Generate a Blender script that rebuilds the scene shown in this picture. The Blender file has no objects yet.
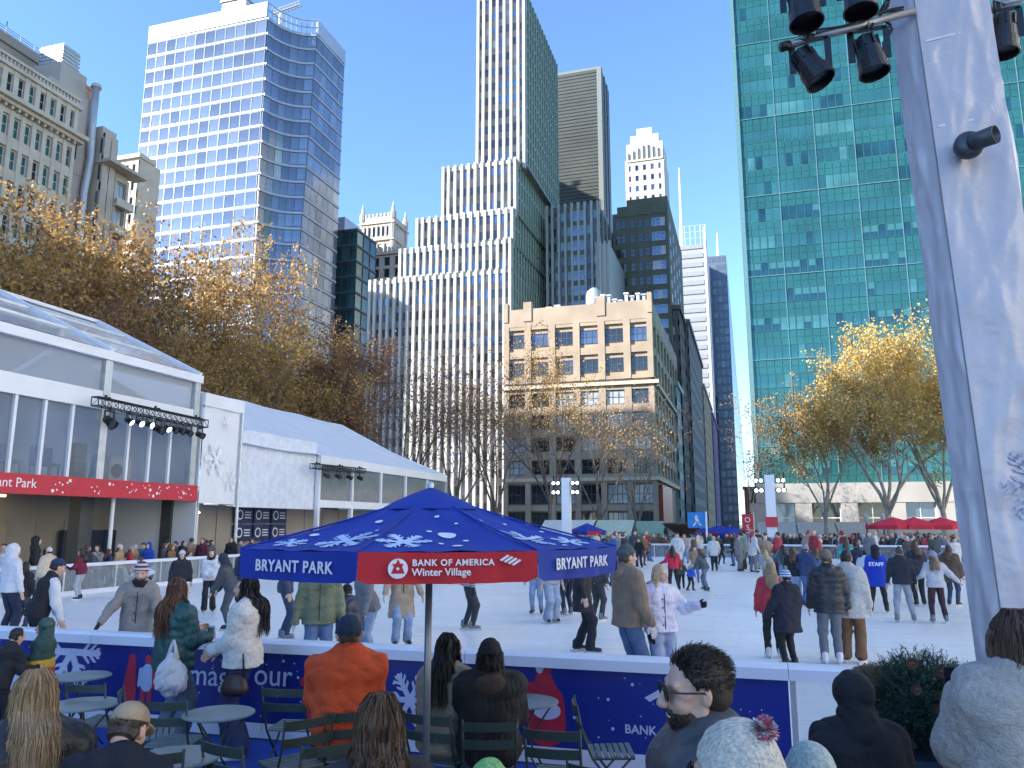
import bpy, math, random
import numpy as np
from mathutils import Vector, Matrix

# ---------------------------------------------------------------- camera, sky, sun, exposure
S = bpy.context.scene
COL = S.collection
CAM_H = 2.35
PITCH = math.atan(140 / 785.0)
YAW = math.atan(238 / 797.4)
cam_d = bpy.data.cameras.new('camera')
cam_d.sensor_width = 36.0
cam_d.lens = 785.0 / 1024 * 36
cam_d.clip_start = 0.05
cam_d.clip_end = 6000
cam = bpy.data.objects.new('camera', cam_d)
COL.objects.link(cam)
cam.location = (0, 0, CAM_H)
cam.rotation_euler = (math.pi / 2 + PITCH, 0, YAW)
S.camera = cam

SUN_EL = math.radians(26)
SUN_A = math.radians(55)              # travel direction of the light, clockwise from +Y
world = bpy.data.worlds.new('World')
S.world = world
world.use_nodes = True
wn = world.node_tree.nodes
sky = wn.new('ShaderNodeTexSky')
sky.sky_type = 'NISHITA'
sky.sun_disc = False
sky.sun_elevation = SUN_EL
sky.sun_rotation = SUN_A + math.pi
sky.air_density = 1.0
sky.dust_density = 0.0
sky.ozone_density = 5.5
sky.altitude = 700
wn['Background'].inputs['Strength'].default_value = 0.11
world.node_tree.links.new(sky.outputs[0], wn['Background'].inputs[0])
sun_d = bpy.data.lights.new('sun', 'SUN')
sun_d.energy = 3.7
sun_d.angle = math.radians(0.5)
sun_d.color = (1.0, 0.94, 0.85)
sun = bpy.data.objects.new('sun', sun_d)
COL.objects.link(sun)
sun.rotation_euler = (math.pi / 2 - SUN_EL, 0, -SUN_A)
sun.location = (-60, -60, 120)
S.view_settings.view_transform = 'Standard'
S.view_settings.look = 'None'
S.view_settings.gamma = 1
S.view_settings.use_curve_mapping = False
S.view_settings.exposure = 2.0

# ---------------------------------------------------------------- survey helper: photo ray -> world point
_f0 = Vector((-math.sin(YAW), math.cos(YAW), 0)); _r = Vector((math.cos(YAW), math.sin(YAW), 0))
_f = _f0 * math.cos(PITCH) + Vector((0, 0, math.sin(PITCH)))
_u = -_f0 * math.sin(PITCH) + Vector((0, 0, math.cos(PITCH)))
def at(u, v, X=None, Y=None, Z=None):
    d = _f * 785 + _r * (u - 512) + _u * (384 - v)
    t = X / d.x if X is not None else Y / d.y if Y is not None else (Z - CAM_H) / d.z
    return Vector((0, 0, CAM_H)) + d * t

random.seed(7)
RNG = np.random.default_rng(7)
PI = math.pi
R = math.radians

# ---------------------------------------------------------------- materials
MATS = {}
def mat(name, col, rough=0.7, metal=0.0, var=0.12, scale=3.0, bump=0.0, bscale=40.0, spec=0.5, trans=0.0, island=0.0, col2=None, emit=0.0, alpha=1.0, coat=0.0, sub=0.0):
    if name in MATS: return MATS[name]
    m = bpy.data.materials.new(name); m.use_nodes = True
    nt = m.node_tree; N = nt.nodes; L = nt.links
    b = N['Principled BSDF']
    b.inputs['Roughness'].default_value = rough
    b.inputs['Metallic'].default_value = metal
    b.inputs['Specular IOR Level'].default_value = spec
    b.inputs['Transmission Weight'].default_value = trans
    b.inputs['Alpha'].default_value = alpha
    b.inputs['Coat Weight'].default_value = coat
    if sub: 
        b.inputs['Subsurface Weight'].default_value = sub
        b.inputs['Subsurface Radius'].default_value = (0.02, 0.008, 0.005)
    c = (*col, 1)
    b.inputs['Base Color'].default_value = c
    if emit:
        b.inputs['Emission Color'].default_value = c; b.inputs['Emission Strength'].default_value = emit
    if var or col2:
        tc = N.new('ShaderNodeTexCoord')
        nz = N.new('ShaderNodeTexNoise'); nz.inputs['Scale'].default_value = scale; nz.inputs['Detail'].default_value = 5
        L.new(tc.outputs['Object'], nz.inputs['Vector'])
        mx = N.new('ShaderNodeMix'); mx.data_type = 'RGBA'
        c2 = col2 if col2 else tuple(min(1, x * (1 + var)) for x in col)
        c1 = col if col2 else tuple(x * (1 - var) for x in col)
        mx.inputs[6].default_value = (*c1, 1); mx.inputs[7].default_value = (*c2, 1)
        rp = N.new('ShaderNodeMapRange'); rp.inputs[1].default_value = 0.3; rp.inputs[2].default_value = 0.7
        L.new(nz.outputs[0], rp.inputs[0])
        if island:
            gi = N.new('ShaderNodeNewGeometry'); ad = N.new('ShaderNodeMix'); ad.inputs[0].default_value = island
            L.new(rp.outputs[0], ad.inputs[2]); L.new(gi.outputs['Random Per Island'], ad.inputs[3]); L.new(ad.outputs[0], mx.inputs[0])
        else:
            L.new(rp.outputs[0], mx.inputs[0])
        L.new(mx.outputs[2], b.inputs['Base Color'])
    if bump:
        tc2 = N.new('ShaderNodeTexCoord')
        n2 = N.new('ShaderNodeTexNoise'); n2.inputs['Scale'].default_value = bscale; n2.inputs['Detail'].default_value = 4
        L.new(tc2.outputs['Object'], n2.inputs['Vector'])
        bp = N.new('ShaderNodeBump'); bp.inputs['Strength'].default_value = bump; bp.inputs['Distance'].default_value = 1.0 / bscale
        L.new(n2.outputs[0], bp.inputs['Height']); L.new(bp.outputs[0], b.inputs['Normal'])
    MATS[name] = m
    return m

def glass_clear(name, tint=(0.8, 0.85, 0.9), opacity=0.25, rough=0.03, film=0.0):
    """thin sheet glass / clear vinyl: mostly see-through with a glossy surface"""
    if name in MATS: return MATS[name]
    m = bpy.data.materials.new(name); m.use_nodes = True
    nt = m.node_tree; N = nt.nodes; L = nt.links
    out = N['Material Output']; b = N['Principled BSDF']
    b.inputs['Base Color'].default_value = (*tint, 1); b.inputs['Roughness'].default_value = rough
    t = N.new('ShaderNodeBsdfTransparent'); t.inputs[0].default_value = (*[0.5 + 0.5 * x for x in tint], 1)
    ms = N.new('ShaderNodeMixShader')
    lw = N.new('ShaderNodeLayerWeight'); lw.inputs[0].default_value = 0.25
    mr = N.new('ShaderNodeMapRange'); mr.inputs[3].default_value = opacity; mr.inputs[4].default_value = min(1, opacity + 0.55)
    L.new(lw.outputs['Facing'], mr.inputs[0])
    L.new(mr.outputs[0], ms.inputs[0]); L.new(t.outputs[0], ms.inputs[1]); L.new(b.outputs[0], ms.inputs[2])
    L.new(ms.outputs[0], out.inputs['Surface'])
    MATS[name] = m
    return m

def leaf_mat(name, cols):
    if name in MATS: return MATS[name]
    m = bpy.data.materials.new(name); m.use_nodes = True
    nt = m.node_tree; N = nt.nodes; L = nt.links
    out = N['Material Output']; b = N['Principled BSDF']
    gi = N.new('ShaderNodeNewGeometry')
    cr = N.new('ShaderNodeValToRGB')
    while len(cr.color_ramp.elements) < len(cols): cr.color_ramp.elements.new(0.5)
    for i, c in enumerate(cols):
        e = cr.color_ramp.elements[i]; e.position = i / (len(cols) - 1); e.color = (*c, 1)
    L.new(gi.outputs['Random Per Island'], cr.inputs[0]); L.new(cr.outputs[0], b.inputs['Base Color'])
    b.inputs['Roughness'].default_value = 0.6
    tr = N.new('ShaderNodeBsdfTranslucent'); L.new(cr.outputs[0], tr.inputs[0])
    ms = N.new('ShaderNodeMixShader'); ms.inputs[0].default_value = 0.35
    L.new(b.outputs[0], ms.inputs[1]); L.new(tr.outputs[0], ms.inputs[2]); L.new(ms.outputs[0], out.inputs['Surface'])
    MATS[name] = m
    return m

# ---------------------------------------------------------------- mesh builder
def _basis(d):
    d = Vector(d).normalized()
    a = Vector((0, 0, 1)) if abs(d.z) < 0.95 else Vector((1, 0, 0))
    x = d.cross(a).normalized(); y = x.cross(d).normalized()
    return x, y
class MB:
    def __init__(s): s.v = []; s.f = []; s.m = []
    def add(s, vs, fs, mi=0):
        o = len(s.v); s.v += [tuple(p) for p in vs]; s.f += [tuple(o + i for i in f) for f in fs]; s.m += [mi] * len(fs); return s
    def box(s, x0, x1, y0, y1, z0, z1, mi=0):
        return s.add([(x0,y0,z0),(x1,y0,z0),(x1,y1,z0),(x0,y1,z0),(x0,y0,z1),(x1,y0,z1),(x1,y1,z1),(x0,y1,z1)],
              [(3,2,1,0),(4,5,6,7),(0,1,5,4),(1,2,6,5),(2,3,7,6),(3,0,4,7)], mi)
    def bar(s, p, q, w, h, mi=0, up=(0, 0, 1)):
        p = Vector(p); q = Vector(q); d = (q - p).normalized(); u = Vector(up)
        if abs(d.dot(u)) > 0.98: u = Vector((0, 1, 0))
        x = d.cross(u).normalized() * (w / 2); y = x.cross(d).normalized() * (h / 2)
        vs = [p-x-y, p+x-y, p+x+y, p-x+y, q-x-y, q+x-y, q+x+y, q-x+y]
        return s.add(vs, [(0,1,2,3),(7,6,5,4),(0,4,5,1),(1,5,6,2),(2,6,7,3),(3,7,4,0)], mi)
    def tube(s, pts, rad, n=8, mi=0, cap=True):
        pts = [Vector(p) for p in pts]
        if not hasattr(rad, '__len__'): rad = [rad] * len(pts)
        vs = []; fs = []
        px = None
        for i, p in enumerate(pts):
            d = (pts[min(i+1, len(pts)-1)] - pts[max(i-1, 0)])
            if d.length < 1e-9: d = Vector((0, 0, 1))
            if px is None: x, y = _basis(d)
            else:
                d = d.normalized(); x = (px - d * px.dot(d))
                x = x.normalized() if x.length > 1e-6 else _basis(d)[0]
                y = x.cross(d).normalized()
            px = x
            for k in range(n):
                a = 2 * PI * k / n; vs.append(p + (x * math.cos(a) + y * math.sin(a)) * rad[i])
        for i in range(len(pts) - 1):
            for k in range(n):
                a = i*n+k; b = i*n+(k+1) % n; fs.append((a, a+n, b+n, b))
        if cap:
            fs.append(tuple(range(n))); fs.append(tuple((len(pts)-1)*n + k for k in reversed(range(n))))
        return s.add(vs, fs, mi)
    def lathe(s, prof, n=24, c=(0, 0, 0), mi=0, a0=0.0, a1=2*PI):
        full = abs(a1 - a0 - 2 * PI) < 1e-6; k_ = n if full else n + 1
        vs = []; fs = []
        for r, z in prof:
            for k in range(k_):
                a = a0 + (a1 - a0) * k / n; vs.append((c[0] + r*math.cos(a), c[1] + r*math.sin(a), c[2] + z))
        for i in range(len(prof) - 1):
            for k in range(n):
                b = (k + 1) % k_; fs.append((i*k_+k, i*k_+b, (i+1)*k_+b, (i+1)*k_+k))
        return s.add(vs, fs, mi)
    def prism(s, poly, o, ux, uy, nrm, t, mi=0):
        """flat polygon (2d) extruded t along nrm"""
        o = Vector(o); ux = Vector(ux); uy = Vector(uy); nrm = Vector(nrm); n = len(poly)
        A = [o + ux*p[0] + uy*p[1] for p in poly]; B = [a + nrm*t for a in A]
        return s.add(A + B, [tuple(range(n))[::-1], tuple(range(n, 2*n))] + [(i, (i+1) % n, n+(i+1) % n, n+i) for i in range(n)], mi)
    def xform(s, M):
        s.v = [tuple(M @ Vector(p)) for p in s.v]; return s
    def mesh(s, name, mats, smooth=False):
        me = bpy.data.meshes.new(name)
        me.from_pydata(s.v, [], s.f)
        for m in (mats if isinstance(mats, (list, tuple)) else [mats]): me.materials.append(m)
        if any(s.m): me.polygons.foreach_set('material_index', s.m)
        if smooth: me.polygons.foreach_set('use_smooth', [True] * len(s.f))
        me.update(); return me
    def build(s, name, mats, parent=None, smooth=False, local=False, kind=None):
        """parent given and local False: vertices are world coordinates, shifted to the parent's base"""
        if parent is not None and not local:
            L = parent.get('_w', None); L = Vector(L) if L is not None else parent.location
            s.v = [(a - L.x, b - L.y, c - L.z) for a, b, c in s.v]
        return obj(name, s.mesh(name, mats, smooth), parent, kind=kind)
def obj(name, me, parent=None, loc=None, rz=None, kind=None):
    o = bpy.data.objects.new(name, me); COL.objects.link(o)
    if parent is not None: o.parent = parent
    if loc is not None: o.location = loc
    if rz is not None: o.rotation_euler = (0, 0, rz)
    if kind: o['kind'] = kind
    return o
def tag(o, label, cat, group=None):
    o['label'] = label; o['category'] = cat
    if group: o['group'] = group
    return o
def thing(name, label, cat, loc=(0, 0, 0), rz=0.0, group=None):
    o = bpy.data.objects.new(name, None); COL.objects.link(o); o.empty_display_size = 0.2
    o.location = loc; o.rotation_euler = (0, 0, rz)
    return tag(o, label, cat, group)
def struct(o): o['kind'] = 'structure'; return o
def dup(root, loc=None, rz=None, label=None, group=None, scale=None, mats=None):
    r = root.copy(); COL.objects.link(r)
    if loc is not None: r.location = loc
    if rz is not None: r.rotation_euler = (0, 0, rz)
    if scale is not None: r.scale = scale if hasattr(scale, '__len__') else (scale,) * 3
    if label: r['label'] = label
    if group: r['group'] = group
    for ch in list(root.children):
        c = ch.copy(); COL.objects.link(c); c.parent = r
        for g in list(ch.children):
            d = g.copy(); COL.objects.link(d); d.parent = c
    return r
def text_mesh(body, size, mats, extrude=0.002, align='CENTER', shear=0.0, spacing=1.0, bold=0.0):
    cu = bpy.data.curves.new('t', 'FONT'); cu.body = body; cu.size = size; cu.extrude = extrude; cu.align_x = align; cu.align_y = 'CENTER'
    cu.shear = shear; cu.space_character = spacing; cu.offset = bold; cu.resolution_u = 3
    o = bpy.data.objects.new('t', cu); COL.objects.link(o)
    bpy.context.view_layer.update()
    me = bpy.data.meshes.new_from_object(o.evaluated_get(bpy.context.evaluated_depsgraph_get()))
    bpy.data.objects.remove(o); bpy.data.curves.remove(cu)
    me.materials.clear(); me.materials.append(mats); me.name = 'lettering'
    return me
def place_text(me, name, parent, o, ux, uy, parent_loc=None):
    """put a text mesh with its x along ux, y along uy, origin o in the parent's space"""
    ux = Vector(ux).normalized(); uy = Vector(uy).normalized(); n = ux.cross(uy)
    M = Matrix(((ux.x, uy.x, n.x, o[0]), (ux.y, uy.y, n.y, o[1]), (ux.z, uy.z, n.z, o[2]), (0, 0, 0, 1)))
    ob = obj(name, me, parent); ob.matrix_local = M; return ob
# ================================================================ ground
def sheet(name, x0, x1, y0, y1, z, m, thick=0.0):
    b = MB()
    if thick: b.box(x0, x1, y0, y1, z - thick, z)
    else: b.add([(x0,y0,z),(x1,y0,z),(x1,y1,z),(x0,y1,z)], [(0,1,2,3)])
    return struct(b.build(name, m))
M_pave = mat('paving', (0.22, 0.21, 0.20), 0.85, var=0.2, scale=0.6, bump=0.3, bscale=8)
M_asph = mat('asphalt', (0.05, 0.05, 0.052), 0.9, var=0.25, scale=0.8, bump=0.4, bscale=60)
sheet('ground', -2500, 2500, -400, 4000, -0.02, mat('ground_far', (0.12, 0.115, 0.11), 0.9, scale=0.05))
sheet('park_paving', -60, 48, -40, 92, 0.0, M_pave)
sheet('avenue_road', -400, 400, 94, 107, 0.0, M_asph)
sheet('side_street_road', -11.5, -1.5, 107, 900, 0.004, M_asph)
sheet('south_street_road', -80, -64, -200, 94, 0.0, M_asph)
for x0, x1, y0, y1 in ((-400, -11.5, 107, 140), (-1.5, 120, 107, 112), (-400, -84.5, -200, 94)):
    sheet('pavement', x0, x1, y0, y1, 0.13, M_pave, 0.14)

def ice_material():
    m = bpy.data.materials.new('ice'); m.use_nodes = True
    N = m.node_tree.nodes; L = m.node_tree.links; b = N['Principled BSDF']
    tc = N.new('ShaderNodeTexCoord')
    n1 = N.new('ShaderNodeTexNoise'); n1.inputs['Scale'].default_value = 0.35; n1.inputs['Detail'].default_value = 8
    L.new(tc.outputs['Object'], n1.inputs['Vector'])
    mp = N.new('ShaderNodeMapping'); mp.inputs['Scale'].default_value = (0.8, 5, 1); mp.inputs['Rotation'].default_value = (0, 0, 0.6)
    L.new(tc.outputs['Object'], mp.inputs[0])
    n2 = N.new('ShaderNodeTexNoise'); n2.inputs['Scale'].default_value = 2.2; n2.inputs['Detail'].default_value = 9; n2.inputs['Roughness'].default_value = 0.7
    L.new(mp.outputs[0], n2.inputs['Vector'])
    mp3 = N.new('ShaderNodeMapping'); mp3.inputs['Scale'].default_value = (4, 0.6, 1); mp3.inputs['Rotation'].default_value = (0, 0, -0.4)
    L.new(tc.outputs['Object'], mp3.inputs[0])
    n3 = N.new('ShaderNodeTexNoise'); n3.inputs['Scale'].default_value = 2.6; n3.inputs['Detail'].default_value = 9; n3.inputs['Roughness'].default_value = 0.7
    L.new(mp3.outputs[0], n3.inputs['Vector'])
    ad = N.new('ShaderNodeMath'); ad.operation = 'ADD'; L.new(n2.outputs[0], ad.inputs[0]); L.new(n3.outputs[0], ad.inputs[1])
    cr = N.new('ShaderNodeMapRange'); cr.inputs[1].default_value = 0.75; cr.inputs[2].default_value = 1.3
    L.new(ad.outputs[0], cr.inputs[0])
    mx = N.new('ShaderNodeMix'); mx.data_type = 'RGBA'
    mx.inputs[6].default_value = (0.80, 0.79, 0.76, 1); mx.inputs[7].default_value = (0.95, 0.93, 0.89, 1)
    L.new(cr.outputs[0], mx.inputs[0]); L.new(mx.outputs[2], b.inputs['Base Color'])
    rr = N.new('ShaderNodeMapRange'); rr.inputs[3].default_value = 0.18; rr.inputs[4].default_value = 0.5
    L.new(n1.outputs[0], rr.inputs[0]); L.new(rr.outputs[0], b.inputs['Roughness'])
    last = mx.outputs[2]
    for k, (rt, sc_) in enumerate(((.3, 9), (1.2, 11), (-.7, 10), (2.2, 8))):
        mp4 = N.new('ShaderNodeMapping'); mp4.inputs['Rotation'].default_value = (0, 0, rt); mp4.inputs['Scale'].default_value = (.035, 1, 1); mp4.inputs['Location'].default_value = (k*3.1, k*1.7, 0); L.new(tc.outputs['Object'], mp4.inputs[0])
        n4 = N.new('ShaderNodeTexNoise'); n4.inputs['Scale'].default_value = sc_; n4.inputs['Detail'].default_value = 6; n4.inputs['Distortion'].default_value = .4; L.new(mp4.outputs[0], n4.inputs['Vector'])
        r4 = N.new('ShaderNodeMapRange'); r4.inputs[1].default_value = .60; r4.inputs[2].default_value = .66; r4.inputs[4].default_value = .55; L.new(n4.outputs[0], r4.inputs[0])
        m4 = N.new('ShaderNodeMix'); m4.data_type = 'RGBA'; L.new(r4.outputs[0], m4.inputs[0]); L.new(last, m4.inputs[6]); m4.inputs[7].default_value = ((.62, .64, .68, 1), (.98, .98, .98, 1))[k % 2]; last = m4.outputs[2]
    L.new(last, b.inputs['Base Color'])
    bp = N.new('ShaderNodeBump'); bp.inputs['Strength'].default_value = 0.25; bp.inputs['Distance'].default_value = 0.01
    L.new(ad.outputs[0], bp.inputs['Height']); L.new(bp.outputs[0], b.inputs['Normal'])
    return m
ICE_Z = 0.25
FRONT_Y, LEFT_X, RIGHT_X, FAR_Y = 8.12, -19.6, 12.0, 49.5
b = MB(); b.box(LEFT_X, RIGHT_X, FRONT_Y, FAR_Y, -0.01, ICE_Z)
struct(b.build('ice_rink', ice_material()))
sheet('blue_carpet', -16, 4.5, 6.2, FRONT_Y - 0.06, 0.006, mat('blue_carpet', (0.012, 0.06, 0.34), 0.85, var=0.25, scale=1.2, bump=0.4, bscale=120))

# ================================================================ facade kit
class Fr:
    """face frame: o origin on the ground, s along the face, n outward"""
    def __init__(f, o, s, n): f.o = Vector(o); f.s = Vector(s); f.n = Vector(n); f.rz = math.atan2(f.s.y, f.s.x)
    def p(f, s, z, d=0.0): return f.o + f.s * s + f.n * d + Vector((0, 0, z))
    def box(f, mb, s0, s1, z0, z1, d0, d1, mi=0):
        vs = [f.p(s0,z0,d1), f.p(s1,z0,d1), f.p(s1,z0,d0), f.p(s0,z0,d0), f.p(s0,z1,d1), f.p(s1,z1,d1), f.p(s1,z1,d0), f.p(s0,z1,d0)]
        mb.add(vs, [(3,2,1,0),(4,5,6,7),(0,1,5,4),(1,2,6,5),(2,3,7,6),(3,0,4,7)], mi)
def front(x0, y): return Fr((x0, y, 0), (1, 0, 0), (0, -1, 0))
def right(x, y0): return Fr((x, y0, 0), (0, 1, 0), (1, 0, 0))
def win_mesh(w, h, fm, gm, fw=0.07, d=0.08, vm=0, hm=0):
    """window: a framed ring with a set-back pane, vm/hm mullions; facing -Y, centred"""
    b = MB(); W = w/2; H = h/2; a = W - fw; c = H - fw
    vs = [(-W,-d,-H),(W,-d,-H),(W,-d,H),(-W,-d,H),(-a,-d,-c),(a,-d,-c),(a,-d,c),(-a,-d,c),(-a,0,-c),(a,0,-c),(a,0,c),(-a,0,c),(-W,0,-H),(W,0,-H),(W,0,H),(-W,0,H)]
    b.add(vs, [(0,1,5,4),(1,2,6,5),(2,3,7,6),(3,0,4,7),(4,5,9,8),(5,6,10,9),(6,7,11,10),(7,4,8,11),(0,12,13,1),(1,13,14,2),(2,14,15,3),(3,15,12,0)], 0)
    b.add([(-a,-0.01,-c),(a,-0.01,-c),(a,-0.01,c),(-a,-0.01,c)], [(0,1,2,3)], 1)
    for i in range(vm):
        x = -a + 2*a*(i+1)/(vm+1); b.add([(x-fw/2,-d*.8,-c),(x+fw/2,-d*.8,-c),(x+fw/2,-d*.8,c),(x-fw/2,-d*.8,c)], [(0,1,2,3)], 0)
    for i in range(hm):
        z = -c + 2*c*(i+1)/(hm+1); b.add([(-a,-d*.7,z-fw/2),(a,-d*.7,z-fw/2),(a,-d*.7,z+fw/2),(-a,-d*.7,z+fw/2)], [(0,1,2,3)], 0)
    return b.mesh('window', [fm, gm])
def winstuff(mb, fr, s, z, w, h, d):
    mb.add([fr.p(s-w/2,z-h/2,d), fr.p(s+w/2,z-h/2,d), fr.p(s+w/2,z+h/2,d), fr.p(s-w/2,z+h/2,d)], [(0,1,2,3)], random.randrange(3))
def building(name, label, x0, x1, y0, y1, group=None):
    return thing(name, label, 'building', ((x0+x1)/2, (y0+y1)/2, 0), 0, group)
def rel(o, p): return Vector(p) - o.location
G_dark = mat('window_dark', (0.012, 0.018, 0.028), 0.04, var=0.5, scale=0.15, spec=0.8)
G_blue = mat('window_sky', (0.11, 0.15, 0.22), 0.06, metal=0.6, var=0.4, scale=0.12)
G_pale = mat('window_blind', (0.32, 0.34, 0.36), 0.25, var=0.25, scale=0.3, coat=0.6)
G_ALL = [G_dark, G_blue, G_pale]
FRAME_D = mat('window_frame_dark', (0.05, 0.052, 0.055), 0.5)
FRAME_W = mat('window_frame_white', (0.62, 0.62, 0.62), 0.5)

def grid(par, wall, fr, s0, s1, z0, z1, cols, rows, pier, span, depth, wms=None, stuff=None, ww=None, wh=None, skip=None, wname='window', mi=0, weights=None, sill=0.5):
    """piers and spandrels proud by depth, one window per cell (wms: list of meshes -> single objects; stuff: MB)"""
    cw = (s1-s0)/cols; rh = (z1-z0)/rows
    for i in range(cols + 1):
        c = s0 + cw*i; a = max(s0, c - pier/2); e = min(s1, c + pier/2)
        if i == 0: e = s0 + pier*0.8
        if i == cols: a = s1 - pier*0.8
        fr.box(wall, a, e, z0, z1, -0.05, depth, mi)
    for j in range(rows + 1):
        c = z0 + rh*j; a = c - span*0.5; e = c + span*0.5
        if j == 0: a = c
        if j == rows: e = c
        fr.box(wall, s0, s1, a, e, -0.04, depth*0.8, mi)
    for j in range(rows):
        for i in range(cols):
            if skip and skip(i, j): continue
            s = s0 + cw*(i+.5); z = z0 + rh*(j+.5)
            if wms:
                me = random.choices(wms, weights)[0] if weights else random.choice(wms)
                obj(wname, me, par, rel(par, fr.p(s, z, 0.01)), fr.rz)
            elif stuff is not None:
                winstuff(stuff, fr, s, z, ww or cw - pier, wh or rh - span, 0.02)

# ================================================================ south row (left of the photograph)
LX = -85.0
M_lime = mat('limestone', (0.50, 0.44, 0.36), 0.85, var=0.12, scale=0.4, bump=0.2, bscale=3)
M_lime2 = mat('limestone_grey', (0.40, 0.355, 0.30), 0.85, var=0.12, scale=0.3)
M_stucco = mat('grey_stucco', (0.40, 0.36, 0.325), 0.9, var=0.12, scale=0.15)
M_metal = mat('galvanised_metal', (0.45, 0.46, 0.47), 0.45, metal=0.5)
GRN = mat('window_green', (0.06, 0.16, 0.15), 0.08, metal=0.4, var=0.5, scale=0.4)
yA = at(77, 137, X=LX).y
zc = at(40, 118, X=LX).z
A = building('stone_office_building', 'ornate limestone office block with deep cornice and greenish windows at left edge', -120, LX, 40, yA)
wall = MB(); wall.box(-118, LX - 0.6, 40, yA, 0, zc + 4.3)
fr = right(LX - 0.6, 46)
wm = [win_mesh(0.95, 2.5, FRAME_W, g, 0.07, 0.1, 0, 1) for g in (GRN, GRN, G_dark)]
sA = yA - 46
nA = 20; cA = sA / nA
for k in range(4):
    zt = zc - 0.9 - 4.15 * k
    grid(A, wall, fr, 0.3, sA, zt - 4.15, zt, nA, 1, 0.62, 1.35, 0.5, wm)
grid(A, wall, fr, 0.3, sA, 2, zt - 4.15, nA, 8, 0.62, 1.35, 0.5, None, (wst := MB()), None, None)
wst.build('lower_windows', G_ALL, A, kind='stuff')
grid(A, wall, fr, 0.3, sA, zc + 0.7, zc + 4.3, nA, 1, 0.7, 1.1, 0.45, wm)
wall.build('wall', M_lime, A)
c = MB()
fr.box(c, -0.5, sA + 0.8, zc - 0.55, zc - 0.1, -0.1, 1.1); fr.box(c, -0.7, sA + 1.0, zc - 0.1, zc + 0.5, -0.1, 1.7)
n = 34
for i in range(n): s = sA*(i+.3)/n; fr.box(c, s, s + 0.28, zc - 1.0, zc - 0.56, -0.05, 0.95)
c.build('cornice', M_lime, A)
c = MB(); fr.box(c, -0.4, sA + 0.4, zc + 4.32, zc + 4.8, -0.1, 0.75)
for i in range(60): s = sA*(i+.3)/60; fr.box(c, s, s + 0.2, zc + 4.8, zc + 5.6, 0.1, 0.35)
fr.box(c, -0.4, sA + 0.2, zc + 5.6, zc + 5.95, 0, 0.5)
c.build('balustrade', M_lime, A)

p0 = at(0, 33, X=LX - 12); p1 = at(46, 64, X=LX - 12)
Bk = building('rooftop_tower_block', 'dull brown stone block rising behind the ornate cornice at left edge', -125, LX - 12, p0.y - 20, p1.y)
w = MB(); w.box(-125, LX - 12, p0.y - 20, p1.y, 0, p1.z); fr = right(LX - 12, p0.y - 20); L_ = p1.y - p0.y + 20
fr.box(w, 0, L_, p1.z - 0.9, p1.z + 0.5, -0.2, 0.35); fr.box(w, 0, L_, p1.z - 7.5, p1.z - 7.0, -0.2, 0.25)
w.build('wall', mat('brown_stone', (0.26, 0.225, 0.195), 0.9, scale=0.2), Bk)
for z, s in ((p1.z - 9.4, 0.36), (p1.z - 9.4, 0.44), (p1.z - 9.4, 0.52), (p1.z - 9.4, 0.6)):
    obj('window', win_mesh(1.2, 2.0, FRAME_D, G_dark), Bk, rel(Bk, fr.p(L_*s, z, 0.02)), fr.rz)
b = MB(); b.tube([(LX-13, p1.y-6, p1.z), (LX-13, p1.y-6, p1.z+3.2)], 0.08, 6); b.build('mast', FRAME_D, Bk)
b = MB()
for k in range(3): fr.box(b, 0, L_, p1.z + 0.75 + 0.35*k, p1.z + 0.8 + 0.35*k, 0.1, 0.16)
for k in range(12): fr.box(b, L_*k/12, L_*k/12 + 0.06, p1.z + 0.5, p1.z + 1.6, 0.1, 0.17)
b.build('roof_railing', FRAME_D, Bk)

g0 = at(50, 66, X=LX - 2).y; g1 = at(96, 100, X=LX - 2).y; gt = at(74, 66, X=LX - 2).z
Gs = building('grey_stucco_building', 'blank grey stucco party wall with a tall flue beside the ornate building', -120, LX - 2, g0, g1)
w = MB(); w.box(-120, LX - 2, g0, g1, 0, gt - 3.5); w.box(-112, LX - 2.6, g0 + 2.2, g0 + 6.6, gt - 3.5, gt)
w.box(-112, LX - 2.9, g1 - 3.2, g1 - 0.4, gt - 3.5, gt - 1.8)
fr = right(LX - 2, g0); W_ = g1 - g0
for z in (12, 20, 28, 36, 44, 50): fr.box(w, 0, W_, z, z + 0.25, -0.1, 0.12)
w.build('wall', M_stucco, Gs)
q = MB(); q.box(LX - 7, LX - 3, g0 + 2.6, g0 + 5.4, gt, gt + 3.0)
for k in range(5): q.box(LX - 7.1, LX - 2.9, g0 + 2.5, g0 + 5.5, gt + 0.3 + 0.55*k, gt + 0.5 + 0.55*k)
q.build('cooling_unit', M_metal, Gs)
q = MB(); py = at(90, 150, X=LX - 1.2).y; pz = at(90, 84, X=LX-1.2).z
q.tube([(LX-1.2, py, 6), (LX-1.2, py - 0.3, pz - 16), (LX-1.2, py + 0.2, pz - 11), (LX-1.2, py, pz - 6), (LX-1.2, py, pz)], 0.5, 12)
for k in range(9): q.tube([(LX-1.2, py - 0.2, 10 + k*4.2), (LX-1.2, py - 0.2, 10.3 + k*4.2)], 0.58, 12)
q.tube([(LX-1.2, py, pz), (LX-1.2, py, pz + 0.5)], [0.75, 0.6], 12)
q.build('flue_pipe', M_metal, Gs, smooth=True)
for k, (ss, zz) in enumerate(((0.62, gt - 12), (0.2, gt - 19), (0.2, gt - 24), (0.2, gt - 29))):
    obj('window', win_mesh(1.1, 2.2, FRAME_D, G_dark if k == 0 else G_blue), Gs, rel(Gs, fr.p(W_*ss, zz, 0.02)), fr.rz)
ob = MB(); oy = at(97, 100, X=LX-6).y; oz = at(100, 97, X=LX-6).z
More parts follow.
